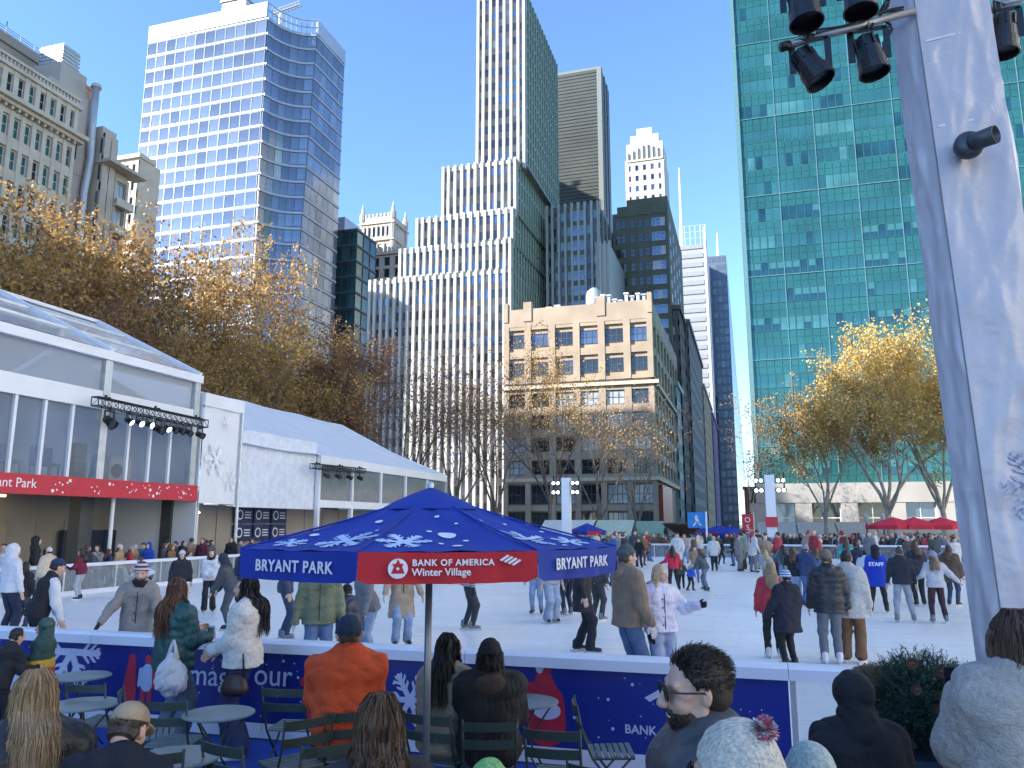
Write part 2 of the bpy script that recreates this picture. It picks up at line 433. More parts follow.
ob.box(LX - 12, LX - 6, g1 - 0.2, g1 + 3.0, 0, oz); ob.box(LX - 11.6, LX - 5.8, g1 - 0.1, g1 + 3.2, oz, oz + 0.4)
ob.build('brick_bulkhead', mat('orange_brick', (0.42, 0.22, 0.13), 0.9), Gs)

b0 = g1 + 0.15; b1 = at(119, 135, X=LX).y; b2 = at(130, 175, X=LX).y; bt = at(108, 127, X=LX).z; bm = at(122, 172, X=LX).z
Bb = building('terraced_apartment_building', 'beige modern block with stepped terraces next to the tall flue', -120, LX, b0, b2)
w = MB(); w.box(-118, LX - 0.4, b0, b1, 0, bt); w.box(-118, LX - 0.4, b1 + 0.002, b2, 0, bm)
fr = right(LX - 0.4, b0)
wms = [win_mesh(1.5, 2.3, FRAME_D, g, 0.06, 0.08, 1) for g in (G_dark, G_pale, G_blue)]
grid(Bb, w, fr, 0.2, b1 - b0, bt - 25, bt - 1, 3, 6, 0.6, 1.3, 0.4, wms)
fr2 = right(LX - 0.4, b1)
grid(Bb, w, fr2, 0.1, b2 - b1, bm - 21, bm - 1, 1, 5, 0.5, 1.2, 0.4, wms)
w.build('wall', M_lime2, Bb)
q = MB(); fr.box(q, -0.3, b2 - b0 + 1.6, bm - 0.3, bm + 0.15, -0.3, 2.2); q.box(-118, LX, b1, b2 + 1.6, bm + 0.16, bm + 0.3)
q.build('terrace_slab', M_lime2, Bb)
for k in range(4):
    q = MB(); fr2.box(q, 0.0, b2 - b1 + 0.5, bm - 5.6 - 4.1*k, bm - 5.3 - 4.1*k, -0.1, 1.2); fr2.box(q, 0.0, b2 - b1 + 0.5, bm - 5.29 - 4.1*k, bm - 4.4 - 4.1*k, 1.1, 1.16); q.build('balcony', M_lime, Bb)

c0 = at(117, 150, Y=118); c1 = at(140, 148, Y=118)
Cc = building('cream_side_building', 'small cream building with parapet seen between terraces and glass tower', c0.x, c1.x, 118, 140)
w = MB(); w.box(c0.x, c1.x, 118.3, 124, 0, c1.z - 2); fr = front(c0.x, 118.3)
wms = [win_mesh(1.0, 1.9, FRAME_D, G_dark)]
grid(Cc, w, fr, 0, c1.x - c0.x, c1.z - 20, c1.z - 2.5, 3, 5, 0.9, 1.5, 0.3, wms)
fr.box(w, -0.4, c1.x + .4 - c0.x, c1.z - 2, c1.z - 1.1, -4, 0.6)
w.build('wall', mat('cream_stone', (0.46, 0.42, 0.36), 0.85, scale=0.3), Cc)

# ================================================================ curved glass tower
TY = 150.0
tx0 = at(150, 28, Y=TY).x; tx1 = at(268, 4, Y=TY).x; TZ = 129.5
pR = at(318, 20, Z=TZ); XR = pR.x; pB = at(345, 50, X=XR)
T = building('curved_glass_tower', 'tall pale glass office tower with scooped concave corner', tx0, XR, TY, pB.y)
M_white_panel = mat('white_panel', (0.33, 0.37, 0.43), 0.35, var=0.06, scale=0.2, metal=0.2)
TG = [mat('tower_glass_a', (0.19, 0.235, 0.30), 0.08, metal=0.55, var=0.3, scale=0.06, bump=.03, bscale=1.2), mat('tower_glass_b', (0.23, 0.275, 0.34), 0.08, metal=0.55, var=0.25, scale=0.1, bump=.03, bscale=1.2), mat('tower_glass_c', (0.155, 0.19, 0.25), 0.08, metal=0.55, var=0.3, scale=0.1, bump=.03, bscale=1.2)]
FH = 4.07; top_z = TZ - 4.6
def scoop(z, n=6):
    """corner polyline at height z from the front face to the right face, concave"""
    k = max(0.0, min(1.0, z / TZ)); y2 = TY + 3.0 + (pR.y - TY - 3.0) * k
    x1 = tx1 + (1 - k) * 1.5
    p0 = Vector((x1, TY)); p2 = Vector((XR, y2)); c = Vector((x1 + 1.2, y2 - 1.5)) if k > 0 else (p0 + p2) / 2
    return [p0*(1-t)**2 + c*(2*t*(1-t)) + p2*t*t for t in [i/n for i in range(n+1)]]
def ring(z): return [Vector((tx0, TY))] + scoop(z) + [Vector((XR, pB.y)), Vector((tx0, pB.y))]
w = MB()                                   # dark inner core, floor by floor
nf = int(top_z / FH)
for j in range(nf + 1):
    za = top_z - FH*j; zb = max(0, za - FH)
    ra = ring(za); rb = ring(zb); n = len(ra)
    w.add([(p.x, p.y, za) for p in ra] + [(p.x, p.y, zb) for p in rb], [(i, (i+1) % n, n + (i+1) % n, n+i) for i in range(n)])
ra = ring(top_z); w.add([(p.x, p.y, top_z) for p in ra], [tuple(range(len(ra)))])
w.build('core', mat('tower_core', (0.10, 0.13, 0.18), 0.4), T)
cols = 12; cw = (tx1 - tx0) / cols
M_tmul = mat('tower_mullion', (.26, .31, .39), .4, metal=.3)
pm = [win_mesh(cw - 0.10, FH - 0.7, M_tmul, g, 0.05, 0.10) for g in TG]
stuff = MB()
f0 = front(tx0, TY)
yy0 = pR.y
for j in range(nf):
    za = top_z - FH*j; zm = za - 0.5 - (FH - 0.9)/2
    sp = MB(); f0.box(sp, 0, tx1 - tx0 + (1 - za/TZ)*1.5 - 0.05, za - 0.23, za + 0.23, 0.0, 0.2)
    sc = scoop(za)
    for a, c_ in zip(sc[:-1], sc[1:]):
        d = (c_ - a).normalized(); nn = Vector((d.y, -d.x))
        A2 = a + nn*0.28; C2 = c_ + nn*0.28
        sp.add([(a.x,a.y,za-.28),(c_.x,c_.y,za-.28),(C2.x,C2.y,za-.28),(A2.x,A2.y,za-.28),(a.x,a.y,za+.28),(c_.x,c_.y,za+.28),(C2.x,C2.y,za+.28),(A2.x,A2.y,za+.28)],
               [(0,1,2,3),(7,6,5,4),(2,6,7,3),(3,7,4,0),(1,5,6,2)])
    fR = right(XR, sc[-1].y); WR = pB.y - sc[-1].y
    fR.box(sp, 0.03, WR, za - 0.26, za + 0.26, 0.0, 0.2)
    sp.build('floor_band', M_white_panel, T)
    nr = max(3, round(WR / 3.0)); cr_ = WR / nr
    if za > 46:
        for i in range(cols): obj('pane', random.choice(pm), T, rel(T, f0.p(cw*(i+.5), zm, 0.05))).rotation_euler = (random.gauss(0, .006), 0, random.gauss(0, .006))
        fs = scoop(zm)
        for a, c_ in zip(fs[:-1], fs[1:]):
            me = MB(); d = (c_ - a); L_ = d.length; d.normalize(); nn = Vector((d.y, -d.x))
            ce = (a + c_)/2 + nn*0.06
            h_ = FH/2 - 0.45; q0 = -d*(L_/2 - .07); q1 = d*(L_/2 - .07); lean = 0.0
            me.add([(q0.x,q0.y,-h_),(q1.x,q1.y,-h_),(q1.x,q1.y,h_),(q0.x,q0.y,h_)], [(0,1,2,3)])
            obj('pane', me.mesh('pane', TG[random.randrange(3)]), T, rel(T, (ce.x, ce.y, zm)))
        for i in range(nr): winstuff(stuff, fR, cr_*(i+.5), zm, cr_ - 0.14, FH - 1.0, 0.05)
    else:
        for i in range(cols): winstuff(stuff, f0, cw*(i+.5), zm, cw - 0.14, FH - 1.0, 0.05)
        for i in range(nr): winstuff(stuff, fR, cr_*(i+.5), zm, cr_ - 0.14, FH - 1.0, 0.05)
stuff.build('small_panes', TG, T, kind='stuff')
# crown screen and roof machinery
cr = MB(); f0.box(cr, 0, tx1 - tx0, top_z + 0.5, TZ, -0.4, 0.25); fR = right(XR, pR.y); fR.box(cr, 0, pB.y - pR.y, top_z + 0.6, TZ, -0.4, 0.25)
f0.box(cr, 0, tx1 - tx0, top_z + 2.4, top_z + 2.5, 0.0, 0.32)
cr.build('crown_panel', M_white_panel, T)
cr = MB(); sc = scoop(TZ)
for z in (top_z + 0.6, top_z + 2.5, TZ - 0.15): cr.tube([(p.x, p.y, z) for p in sc], 0.16, 6)
for p in scoop(TZ, 10): cr.tube([(p.x, p.y, top_z), (p.x, p.y, TZ)], 0.12, 6)
cr.build('crown_railing', M_white_panel, T)
h0 = at(222, 8, Y=TY + 6); h1 = at(246, 0, Y=TY + 6)
cr = MB(); cr.box(h0.x, h1.x, TY + 6, TY + 12, TZ - 5, h1.z + 0.6); cr.box(h0.x - .4, h1.x + .4, TY + 5.6, TY + 12.4, h1.z + 0.6, h1.z + 1.1)
cr.build('roof_plant_room', M_metal, T)
q0 = at(272, 14, Y=TY + 8); q1 = at(300, 4, Y=TY + 10); cr = MB()
for k in range(2): cr.bar(q0 + Vector((0, k*.9, 0)), q1 + Vector((0, k*.9, 0)), 0.25, 0.25)
for k in range(9): a = q0.lerp(q1, k/9); c_ = q0.lerp(q1, (k+1)/9); cr.bar(a, c_ + Vector((0, .9, .0)), 0.15, 0.15); cr.bar(a + Vector((0,0,.9)), c_, 0.15, 0.15)
cr.bar(q0 + Vector((0,0,.9)), q1 + Vector((0,0,.9)), 0.25, 0.25)
cr.tube([q0 + Vector((2, 1, -8)), q0 + Vector((2, 1, 0.4))], 0.5, 8)
cr.build('window_washing_crane', M_metal, T)

# ================================================================ dark glass block, gothic tower
e0 = at(336, 229, Y=178); e1 = at(357, 228, Y=178); e2 = at(373, 246, X=e1.x)
E = building('dark_glass_block', 'dark green glass block between the curved tower and white striped tower', e0.x, e1.x, 178, e2.y)
w = MB(); w.box(e0.x, e1.x, 178, e2.y + 2, 0, e1.z); w.build('core', mat('dark_frame', (0.025, 0.03, 0.033), 0.5), E)
DG = [mat('dark_green_glass_a', (0.02, 0.07, 0.075), 0.06, metal=0.5, var=0.5, scale=0.1), mat('dark_green_glass_b', (0.05, 0.12, 0.13), 0.06, metal=0.5, var=0.4, scale=0.1)]
f0 = front(e0.x, 178); f1 = right(e1.x, 178); W0 = e1.x - e0.x; W1 = e2.y + 2 - 178
a = [win_mesh(W0/3 - 0.2, 3.6, FRAME_D, g, 0.08, 0.1) for g in DG]; c = [win_mesh(W1/3 - 0.3, 3.6, FRAME_D, g, 0.08, 0.1) for g in DG]
for j in range(8):
    z = e1.z - 2.6 - 4.3*j
    for i in range(3):
        obj('pane', random.choice(a), E, rel(E, f0.p(W0*(i+.5)/3, z, 0.02)), f0.rz)
        obj('pane', random.choice(c), E, rel(E, f1.p(W1*(i+.5)/3, z, 0.02)), f1.rz)
q = MB()
for j in range(9): f0.box(q, 0, W0, e1.z - 4.3*j - 0.5, e1.z - 4.3*j - 0.1, 0, 0.2); f1.box(q, 0, W1, e1.z - 4.3*j - 0.5, e1.z - 4.3*j - 0.1, 0, 0.2)
q.build('floor_bands', mat('dark_teal_band', (0.04, 0.075, 0.08), 0.4), E)
p_ = at(334, 218, Y=190); q = MB(); q.box(p_.x - 4, p_.x + 3.5, 190, 200, e1.z - 6, p_.z); q.build('roof_plant_room', M_white_panel, E)

M_cream = MATS['cream_stone']
t0 = at(360, 214, Y=235); t1 = at(394, 212, Y=235)
Gt = building('gothic_tower', 'cream neo-gothic tower with corner pinnacles behind the dark glass block', t0.x, t1.x, 235, 247)
w = MB(); WT = t1.x - t0.x; HZ = t1.z
w.box(t0.x + 0.4, t1.x - 0.4, 235.4, 247, 0, HZ - 1)
f0 = front(t0.x, 235.4)
gm = [win_mesh(0.9, 3.0, FRAME_D, G_dark, 0.06)]
for zb, zt, n, rws, pr in ((HZ - 9, HZ - 4, 6, 1, 0.7), (HZ - 16.5, HZ - 10.5, 4, 1, 1.1), (HZ - 40, HZ - 18, 4, 4, 1.2)):
    grid(Gt, w, f0, 1.3, WT - 1.3, zb, zt, n, rws, pr, 1.3, 0.4, gm)
for z in (HZ - 3.6, HZ - 9.8, HZ - 17.2): f0.box(w, -0.3, WT + 0.3, z, z + 0.5, -12, 0.7)
for i in range(9): f0.box(w, WT*i/9 + 0.3, WT*i/9 + 0.95, HZ - 1, HZ + 0.3, -0.8, 0.1)
w.build('wall', M_cream, Gt)
for x in (t0.x + 0.7, t1.x - 0.7, t0.x + 0.72, t1.x - 0.72):
    y = 235.9 if x in (t0.x + 0.7, t1.x - 0.7) else 246
    q = MB(); q.lathe([(1.0, 0), (1.0, HZ - 2), (1.15, HZ - 1.8), (1.15, HZ + 0.6), (0.75, HZ + 0.8), (0.55, HZ + 2.2), (0.1, HZ + 4.6), (0, HZ + 4.7)], 8, (x, y, 0)); q.build('pinnacle', M_cream, Gt)
s0 = at(371, 252, Y=200); s1 = at(403, 249, Y=200)
G2 = building('gothic_annex', 'low cream ornate block with arched top floor left of white striped tower', s0.x, s1.x, 200, 214)
w = MB(); W2 = s1.x - s0.x; w.box(s0.x, s1.x, 200.4, 214, 0, s1.z); f0 = front(s0.x, 200.4)
gm = [win_mesh(1.5, 2.7, FRAME_D, G_dark, 0.08, 0.1, 1)]
grid(G2, w, f0, 0, W2, s1.z - 12, s1.z - 1.5, 3, 3, 1.2, 0.9, 0.5, gm)
f0.box(w, -0.3, W2 + 0.3, s1.z - 1.2, s1.z - 0.6, -1, 0.9)
for i in range(8): f0.box(w, W2*i/8 + 0.2, W2*i/8 + 0.8, s1.z, s1.z + 1.3, -0.8, 0.2)
w.build('wall', M_cream, G2)

# ================================================================ white striped setback tower
M_fin = mat('white_fin_marble', (0.40, 0.39, 0.365), 0.6, var=0.10, scale=0.25)
M_sp = mat('grey_spandrel', (0.25, 0.245, 0.235), 0.5, var=0.3, scale=0.2)
SY = 150.0
prof = [(370, 512, 282), (400, 512, 252), (417, 514, 222), (443, 517, 172)]
yb = at(557, 70, X=at(526, 0, Y=SY + 4).x).y
St = building('striped_setback_tower', 'tall tower with white vertical fins stepping back in tiers', -77, -42, SY, yb)
core = MB(); win = MB(); xr_prev = None
tiers = []
zprev = 0
for i, (ul, ur, vt) in enumerate(prof):
    y = SY + 0.8*i; x0 = at(ul, vt, Y=y).x; x1 = at(ur, vt + 20, Y=y).x; zt = at((ul + min(ur, 475))/2, vt - 3, Y=y).z
    tiers.append((x0, x1, y, zprev, zt)); zprev = zt
y = SY + 4; x0 = at(478, 0, Y=y).x; x1 = at(525.5, 0, Y=y).x; tiers.append((x0, x1, y, zprev, at(524, -8, Y=y).z))
M_sideglass = mat('green_side_glass', (0.10, 0.155, 0.13), 0.12, metal=0.45, var=0.25, scale=0.08)
M_greenfin = mat('side_fin_green', (0.30, 0.36, 0.31), 0.5, var=0.1)
top5 = tiers[4]
for i, (x0, x1, y, z0, z1) in enumerate(tiers):
    core.box(x0, x1, y, yb + (0 if i < 4 else 0.2), z0 if i else 0, z1)
    W_ = x1 - x0; n = max(5, round(W_ / 1.55)); cw = W_/n; f0 = front(x0, y)
    for k in range(n + 1):
        q = MB(); s = min(max(cw*k, 0.30), W_ - 0.30); f0.box(q, s - 0.30, s + 0.30, z0 - (1.2 if i else 0), z1 + 0.7, -0.3, 0.75); q.build('fin', M_fin, St)
    q = MB(); f0.box(q, 0, W_, z1 - 0.5, z1 + 0.35, -1.2, 0.4); q.build('parapet', M_fin, St)
    rows = round((z1 - z0) / 3.35); rh = (z1 - z0)/rows
    for r_ in range(rows):
        for k in range(n):
            t = (random.random() < 0.55)
            win.add([f0.p(cw*k + .3, z0 + rh*r_ + 1.25, .04), f0.p(cw*k + cw - .3, z0 + rh*r_ + 1.25, .04), f0.p(cw*k + cw - .3, z0 + rh*r_ + 3.05, .04), f0.p(cw*k + .3, z0 + rh*r_ + 3.05, .04)], [(0,1,2,3)], 0 if t else random.choice((1, 1, 2)))
    fR = right(x1, y); D_ = yb - y; m_ = round(D_ / 2.2)
    gl = MB()
    for k in range(m_ + 1): fR.box(gl, D_*k/m_ - 0.13, D_*k/m_ + 0.13, z0, z1 + 0.3, -0.1, 0.3, 1)
    for r_ in range(rows + 1): fR.box(gl, 0, D_, z0 + rh*r_ - 0.35, z0 + rh*r_ + 0.35, -0.05, 0.1, 2)
    for r_ in range(rows):
        for k in range(m_): winstuff(gl, fR, D_*(k+.5)/m_, z0 + rh*(r_+.5), D_/m_ - .3, rh - .8, 0.03); gl.m[-1] = 0
    gl.build('side_curtain_wall', [M_sideglass, M_greenfin, mat('side_spandrel_green', (0.16, 0.20, 0.17), 0.4)], St)
core.build('core', M_sp, St)
win.build('small_windows', [mat('striped_window', (0.09, 0.11, 0.14), 0.06, metal=0.3, var=0.4, scale=0.1), mat('striped_window_sky', (0.16, 0.26, 0.42), 0.06, metal=0.6, var=0.3, scale=0.1), G_pale], St, kind='stuff')

# ================================================================ dark slab, fluted block, brick tower, white crown, far towers
h0 = at(553, 76, Y=205); h1 = at(601, 68, Y=205); h2 = at(608, 76, X=h1.x)
Hs = building('dark_slab_tower', 'blank dark grey slab tower with fine horizontal courses behind the striped tower', h0.x, h1.x, 205, h2.y)
w = MB(); w.box(h0.x - 6, h1.x, 205, h2.y + 1, 0, h1.z); w.build('core', mat('slab_dark', (0.035, 0.04, 0.037), 0.6), Hs)
f0 = front(h0.x - 6, 205); q = MB(); z = h1.z - 62; W_ = h1.x - h0.x + 6
while z < h1.z - 0.6: f0.box(q, 0, W_ - 1.3, z, z + 0.8, -0.05, 0.12 + 0.05*random.random()); z += 1.05
q.build('wall_courses', mat('slab_course', (0.045, 0.052, 0.047), 0.5, var=0.25, scale=0.12), Hs, kind='stuff')
q = MB(); f0.box(q, W_ - 1.28, W_ + 0.05, 0, h1.z + 0.4, -0.3, 0.25); f0.box(q, 0, W_ + .04, h1.z - 0.25, h1.z + 0.5, -0.3, 0.2); fr = right(h1.x, 205)
for k in range(3): fr.box(q, (h2.y - 204)*k/3, (h2.y - 204)*k/3 + .8, 0, h1.z + .2, -0.1, 0.25)
q.build('corner_trim', mat('slab_trim', (0.16, 0.18, 0.17), 0.5), Hs)

i0 = at(546, 210, Y=170); i1 = at(598, 203, Y=170); i2 = at(626, 252, X=i1.x)
Ib = building('fluted_glass_block', 'grey fluted office block with a centre strip of blue glass below the dark slab', i0.x, i1.x, 170, i2.y)
w = MB(); W_ = i1.x - i0.x; w.box(i0.x, i1.x, 170, i2.y, 0, i1.z); w.build('core', mat('flute_core', (0.07, 0.08, 0.085), 0.5), Ib)
f0 = front(i0.x, 170)
for k in range(9):
    q = MB(); s = W_*k/8; a_ = max(0, s - .28); f0.box(q, a_, min(W_, a_ + .56), 0, i1.z + .6, -0.2, 0.5); q.build('fin', mat('flute_fin', (0.30, 0.31, 0.30), 0.5), Ib)
wq = MB()
for j in range(14):
    z = i1.z - 2.6 - 3.6*j
    for k in range(8):
        if k in (4, 5): obj('window', MATS.setdefault('_iw', None) or MATS.__setitem__('_iw', win_mesh(W_/8 - .6, 2.3, FRAME_W, G_blue, .06)) or MATS['_iw'], Ib, rel(Ib, f0.p(W_*(k+.5)/8, z, 0.02)), 0)
        else: winstuff(wq, f0, W_*(k+.5)/8, z, W_/8 - .6, 2.0, .04)
fR = right(i1.x, 170); D_ = i2.y - 170
rq = MB()
for k in range(9): fR.box(rq, D_*k/8 - (.2 if k else 0), D_*k/8 + .25, 0, i1.z + .4, -.1, .35)
rq.build('side_fins', MATS['flute_fin'], Ib)
for j in range(14):
    for k in range(8): winstuff(wq, fR, D_*(k+.5)/8, i1.z - 2.6 - 3.6*j, D_/8 - .5, 2.2, .04)
wq.build('small_windows', [G_dark, mat('flute_glass', (0.10, 0.16, 0.16), 0.08, metal=.5), G_dark], Ib, kind='stuff')
ls = at(608, 240, Y=164); q = MB(); q.box(i1.x, ls.x, 166, i2.y, 0, ls.z); fq = front(i1.x, 166)
for k in range(4): fq.box(q, (ls.x - i1.x)*k/3 - (.2 if k else 0), (ls.x - i1.x)*k/3 + .2, 0, ls.z + .5, -.2, .4)
q.build('lower_wing', MATS['flute_fin'], Ib)

j0 = at(612, 214, Y=188); j1 = at(626, 196, Y=188); j2 = at(667, 195, Y=188); j3 = at(682, 260, X=j2.x)
Jb = building('dark_brick_tower', 'dark olive brick tower with small paired windows left of street', j0.x, j2.x, 188, j3.y)
M_jb = mat('dark_brick', (0.125, 0.125, 0.10), 0.9, var=0.15, scale=0.2, bump=0.2, bscale=6)
w = MB(); w.box(j0.x, j1.x, 188.4, j3.y, 0, j0.z); w.box(j1.x + .002, j2.x, 188.4, j3.y, 0, j2.z)
f0 = front(j0.x, 188.4); W_ = j2.x - j0.x
jw = [win_mesh(1.15, 2.2, FRAME_W, g, .06, .06, 0, 1) for g in (G_blue, G_pale, G_blue)]; jd = [win_mesh(1.15, 2.2, FRAME_D, G_dark, .06, .06, 0, 1)]
zs = j0.z - 3.2
for k, s in enumerate((0.10, 0.20, 0.36, 0.50, 0.62, 0.74, 0.82, 0.90)):
    for j in range(15):
        if k >= 5 and j == 0 and False: continue
        obj('window', random.choice(jw) if k >= 5 else jd[0], Jb, rel(Jb, f0.p(W_*s, zs - 3.75*j, 0.03)), 0)
f0.box(w, 0, W_, 0, 6, -.1, .3); f0.box(w, 0, W_, j0.z - 1.0, j0.z - .5, -.1, .18)
for s in (0.02, .28, .43, .68, .98): f0.box(w, W_*s - .3, min(W_, W_*s + .3), 0, j0.z - 1, -.1, .22)
fR = right(j2.x, 188.4); D_ = j3.y - 188.4
w.build('wall', M_jb, Jb); q = MB()
for j in range(16):
    for k in range(5): winstuff(q, fR, D_*(k+.5)/5, zs - 3.75*j, 1.2, 2.1, .04)
q.build('small_windows', G_ALL, Jb, kind='stuff')
q = MB(); q.box(j0.x + 1, j0.x + 4.5, 190, 194, j0.z, j0.z + 2.4); q.box(j0.x + 5.2, j0.x + 7.4, 190, 193, j0.z, j0.z + 1.6); q.build('roof_plant_room', M_jb, Jb)

k0 = at(624.5, 150, Y=275); k1 = at(664, 150, Y=275); kt = at(645, 125, Y=275).z
Kb = building('white_crown_tower', 'white art deco tower with stepped crown rising behind dark brick tower', k0.x, k1.x, 275, 292)
M_kw = mat('white_terracotta', (0.43, 0.415, 0.38), 0.7, var=0.07, scale=0.3)
w = MB(); W_ = k1.x - k0.x; zc_ = at(645, 158, Y=275).z; zt2 = at(645, 135, Y=275).z
w.box(k0.x, k1.x, 275.4, 292, 0, zc_); w.box(k0.x + .5, k1.x - .5, 275.9, 291, zc_, (zc_ + zt2)/2 + 2); w.box(k0.x + 2.0, k1.x - 2.0, 276.6, 290, zc_, zt2 + 1.0); w.box(k0.x + 4.4, k1.x - 4.4, 277.2, 288, zc_, kt)
f0 = front(k0.x, 275.4)
for k in range(8): f0.box(w, W_*(k+.5)/8 - .35, W_*(k+.5)/8 + .35, zc_ - .5, zc_ + (6.2 - abs(k - 3.5)*.9), -.3, .3)
grid(Kb, w, f0, .2, W_ - .2, zc_ - 30, zc_ - 1.5, 5, 7, 1.5, 1.9, .35, [win_mesh(1.1, 2.1, FRAME_W, G_dark), win_mesh(1.1, 2.1, FRAME_W, G_blue)])
w.build('wall', M_kw, Kb)
q = MB(); q.box(k0.x + .6, k1.x - .6, 275.0, 275.45, zc_ - .9, zc_ - .2); q.build('cornice', mat('ochre_terracotta', (0.50, 0.44, 0.30), .7), Kb)

n0 = at(680, 247, Y=345); n1 = at(706, 243, Y=345); n2 = at(719, 262, X=n1.x)
Nt = building('screened_tower', 'distant pale grey tower wrapped in horizontal rods with a thin mast', n0.x, n1.x, 345, n2.y)
w = MB(); w.box(n0.x, n1.x, 345.5, n2.y, 0, n1.z); w.build('core', mat('rod_core', (0.28, 0.30, 0.33), .5), Nt)
f0 = front(n0.x, 345.5); W_ = n1.x - n0.x; q = MB()
for j in range(34):
    z = n1.z - 1.0 - 4.2*j; f0.box(q, 0, W_ - 1.5, z - 1.1, z + .9, 0, .4)
q.build('rod_bands', mat('rod_band', (0.25, 0.26, 0.28), .5), Nt); q = MB()
fR = right(n1.x, 345.5); D_ = n2.y - 345.5
for k in range(5): fR.box(q, D_*k/4 - (.6 if k else 0), D_*k/4 + .6, 0, n1.z + 2, -.1, .5)
f0.box(q, W_ - 1.2, W_, 0, n1.z + 8, -.4, .3); q.build('corner_trim', mat('rod_trim', (0.42, 0.46, 0.52), .4), Nt)
q = MB(); mt = at(679, 168, Y=352); q.tube([(mt.x, 352, n1.z - 4), (mt.x, 352, n1.z + 10), (mt.x, 352, mt.z)], [.9, .7, .25], 8); q.build('mast', mat('mast_white', (.7, .7, .7), .4), Nt)
q = MB()
for k in range(6): q.tube([(n0.x + W_*k/5, 345.7, n1.z), (n0.x + W_*k/5, 345.7, n1.z + 9)], .18, 5)
for k in range(3): q.tube([(n0.x, 345.7, n1.z + 3*k + 3), (n1.x, 345.7, n1.z + 3*k + 3)], .15, 5)
q.build('roof_screen', MATS['rod_trim'], Nt)
m0 = at(706, 262, Y=380); m1 = at(726, 255, Y=380); m2 = at(736, 300, X=m1.x)
Nb = building('blue_glass_tower', 'distant blue grey glass tower at the end of street with thin spire', m0.x, m1.x, 380, m2.y)
w = MB(); w.box(m0.x, m1.x, 380, m2.y, 0, m1.z); w.build('core', mat('far_blue_core', (.11, .13, .16), .3), Nb)
f0 = front(m0.x, 380); fR = right(m1.x, 380); q = MB(); W_ = m1.x - m0.x; D_ = m2.y - 380
for j in range(34):
    z = m1.z - 2 - 4*j
    for k in range(4): winstuff(q, f0, W_*(k+.5)/4, z, W_/4 - .5, 2.8, .05); winstuff(q, fR, D_*(k+.5)/4, z, D_/4 - .6, 2.8, .05)
q.build('small_windows', [mat('far_pane_a', (.10, .13, .18), .2, metal=.3), mat('far_pane_b', (.15, .18, .23), .2, metal=.3), mat('far_pane_a', (0, 0, 0))], Nb, kind='stuff')
sp_ = at(717, 233, Y=384); q = MB(); q.tube([(sp_.x, 384, m1.z - 2), (sp_.x, 384, sp_.z)], [.8, .2], 6); q.build('spire', MATS['mast_white'], Nb)

# ================================================================ beige corner building
BY = 138.0
bx0 = at(504, 320, Y=BY).x; bx1 = at(652, 320, Y=BY).x; bz = at(640, 300, Y=BY).z; byb = at(678, 360, X=bx1).y
Be = building('beige_loft_building', 'beige brick loft building with six bays of triple windows at the street corner', bx0, bx1, BY, byb)
M_beige = mat('beige_brick', (0.31, 0.245, 0.185), .85, var=.13, scale=.3, bump=.15, bscale=5)
w = MB(); W_ = bx1 - bx0; D_ = byb - BY
w.box(bx0, bx1 - .5, BY + .5, byb, 0, bz - 1.2); f0 = front(bx0, BY + .5); fR = right(bx1 - .5, BY + .5)
zcn = at(600, 383, Y=BY).z; zst = at(600, 478, Y=BY).z
bw = [win_mesh(W_/6 - 1.25, 2.55, FRAME_D, g, .1, .12, 2, 1) for g in (G_dark, G_blue, G_blue)]
bwd = [win_mesh(W_/6 - 1.25, 2.55, FRAME_D, g, .1, .12, 2, 1) for g in (G_dark, G_dark, G_pale)]
topz = bz - 3.4
grid(Be, w, f0, 0, W_, zcn + .6, topz, 6, 2, 1.25, 1.3, .55, bw)
nr = round((zcn - .6 - zst) / 4.05)
grid(Be, w, f0, 0, W_, zst, zcn - .6, 6, nr, 1.25, 1.45, .5, bwd)
f0.box(w, 0, W_, topz - .02, bz, -.6, .5)
for k in (0, 1, 4, 6):
    s = W_*k/6; f0.box(w, max(-.05, s - .8), min(W_ + .05, s + .8), bz - 2.4, bz + 1.3, -.7, .7)
lw_ = [win_mesh(W_/6 - 1.1, 3.4, FRAME_D, g, .1, .12, 3, 1) for g in (G_dark, G_dark, G_pale)]
grid(Be, w, f0, 0, W_, .3, zst - .4, 6, 2, 1.0, 1.0, .7, lw_)
sw = MB(); ns = 9
grid(Be, w, fR, 0, D_, zcn + .6, topz, ns, 2, 1.6, 1.5, .5, None, sw)
grid(Be, w, fR, 0, D_, zst, zcn - .6, ns, nr, 1.6, 1.5, .5, None, sw)
fR.box(w, 0, D_, topz - .02, bz, -.6, .48)
w.build('wall', M_beige, Be); sw.build('side_windows', [G_dark, MATS['flute_glass'], G_dark], Be, kind='stuff')
q = MB(); f0.box(q, -.2, W_ + .9, zcn - .55, zcn + .1, -.1, 1.0); fR.box(q, -.9, D_, zcn - .5, zcn + .12, -.1, .95); q.build('cornice', mat('beige_stone', (.46, .39, .30), .8), Be)
q = MB(); f0.box(q, -.2, W_ + .5, zst - .5, zst + .1, -.1, .9); fR.box(q, -.5, D_, zst - .5, zst + .1, -.1, .9); q.build('string_course', MATS['beige_stone'], Be)
q = MB(); rb0 = at(660, 497, X=bx1 + .3); fR.box(q, 6, 24, 1.5, zst - 1.0, 0, .75); q.build('red_shop_panel', mat('red_panel', (.38, .05, .035), .5), Be)
wt = at(594, 299, Y=BY + 9); q = MB(); q.lathe([(0, 2.9), (.5, 2.8), (1.35, 2.1), (1.6, 1.2), (1.6, -3.5), (0, -3.5)], 20, (wt.x, BY + 9, wt.z - .6)); q.build('roof_tank', M_metal, Be, smooth=True)
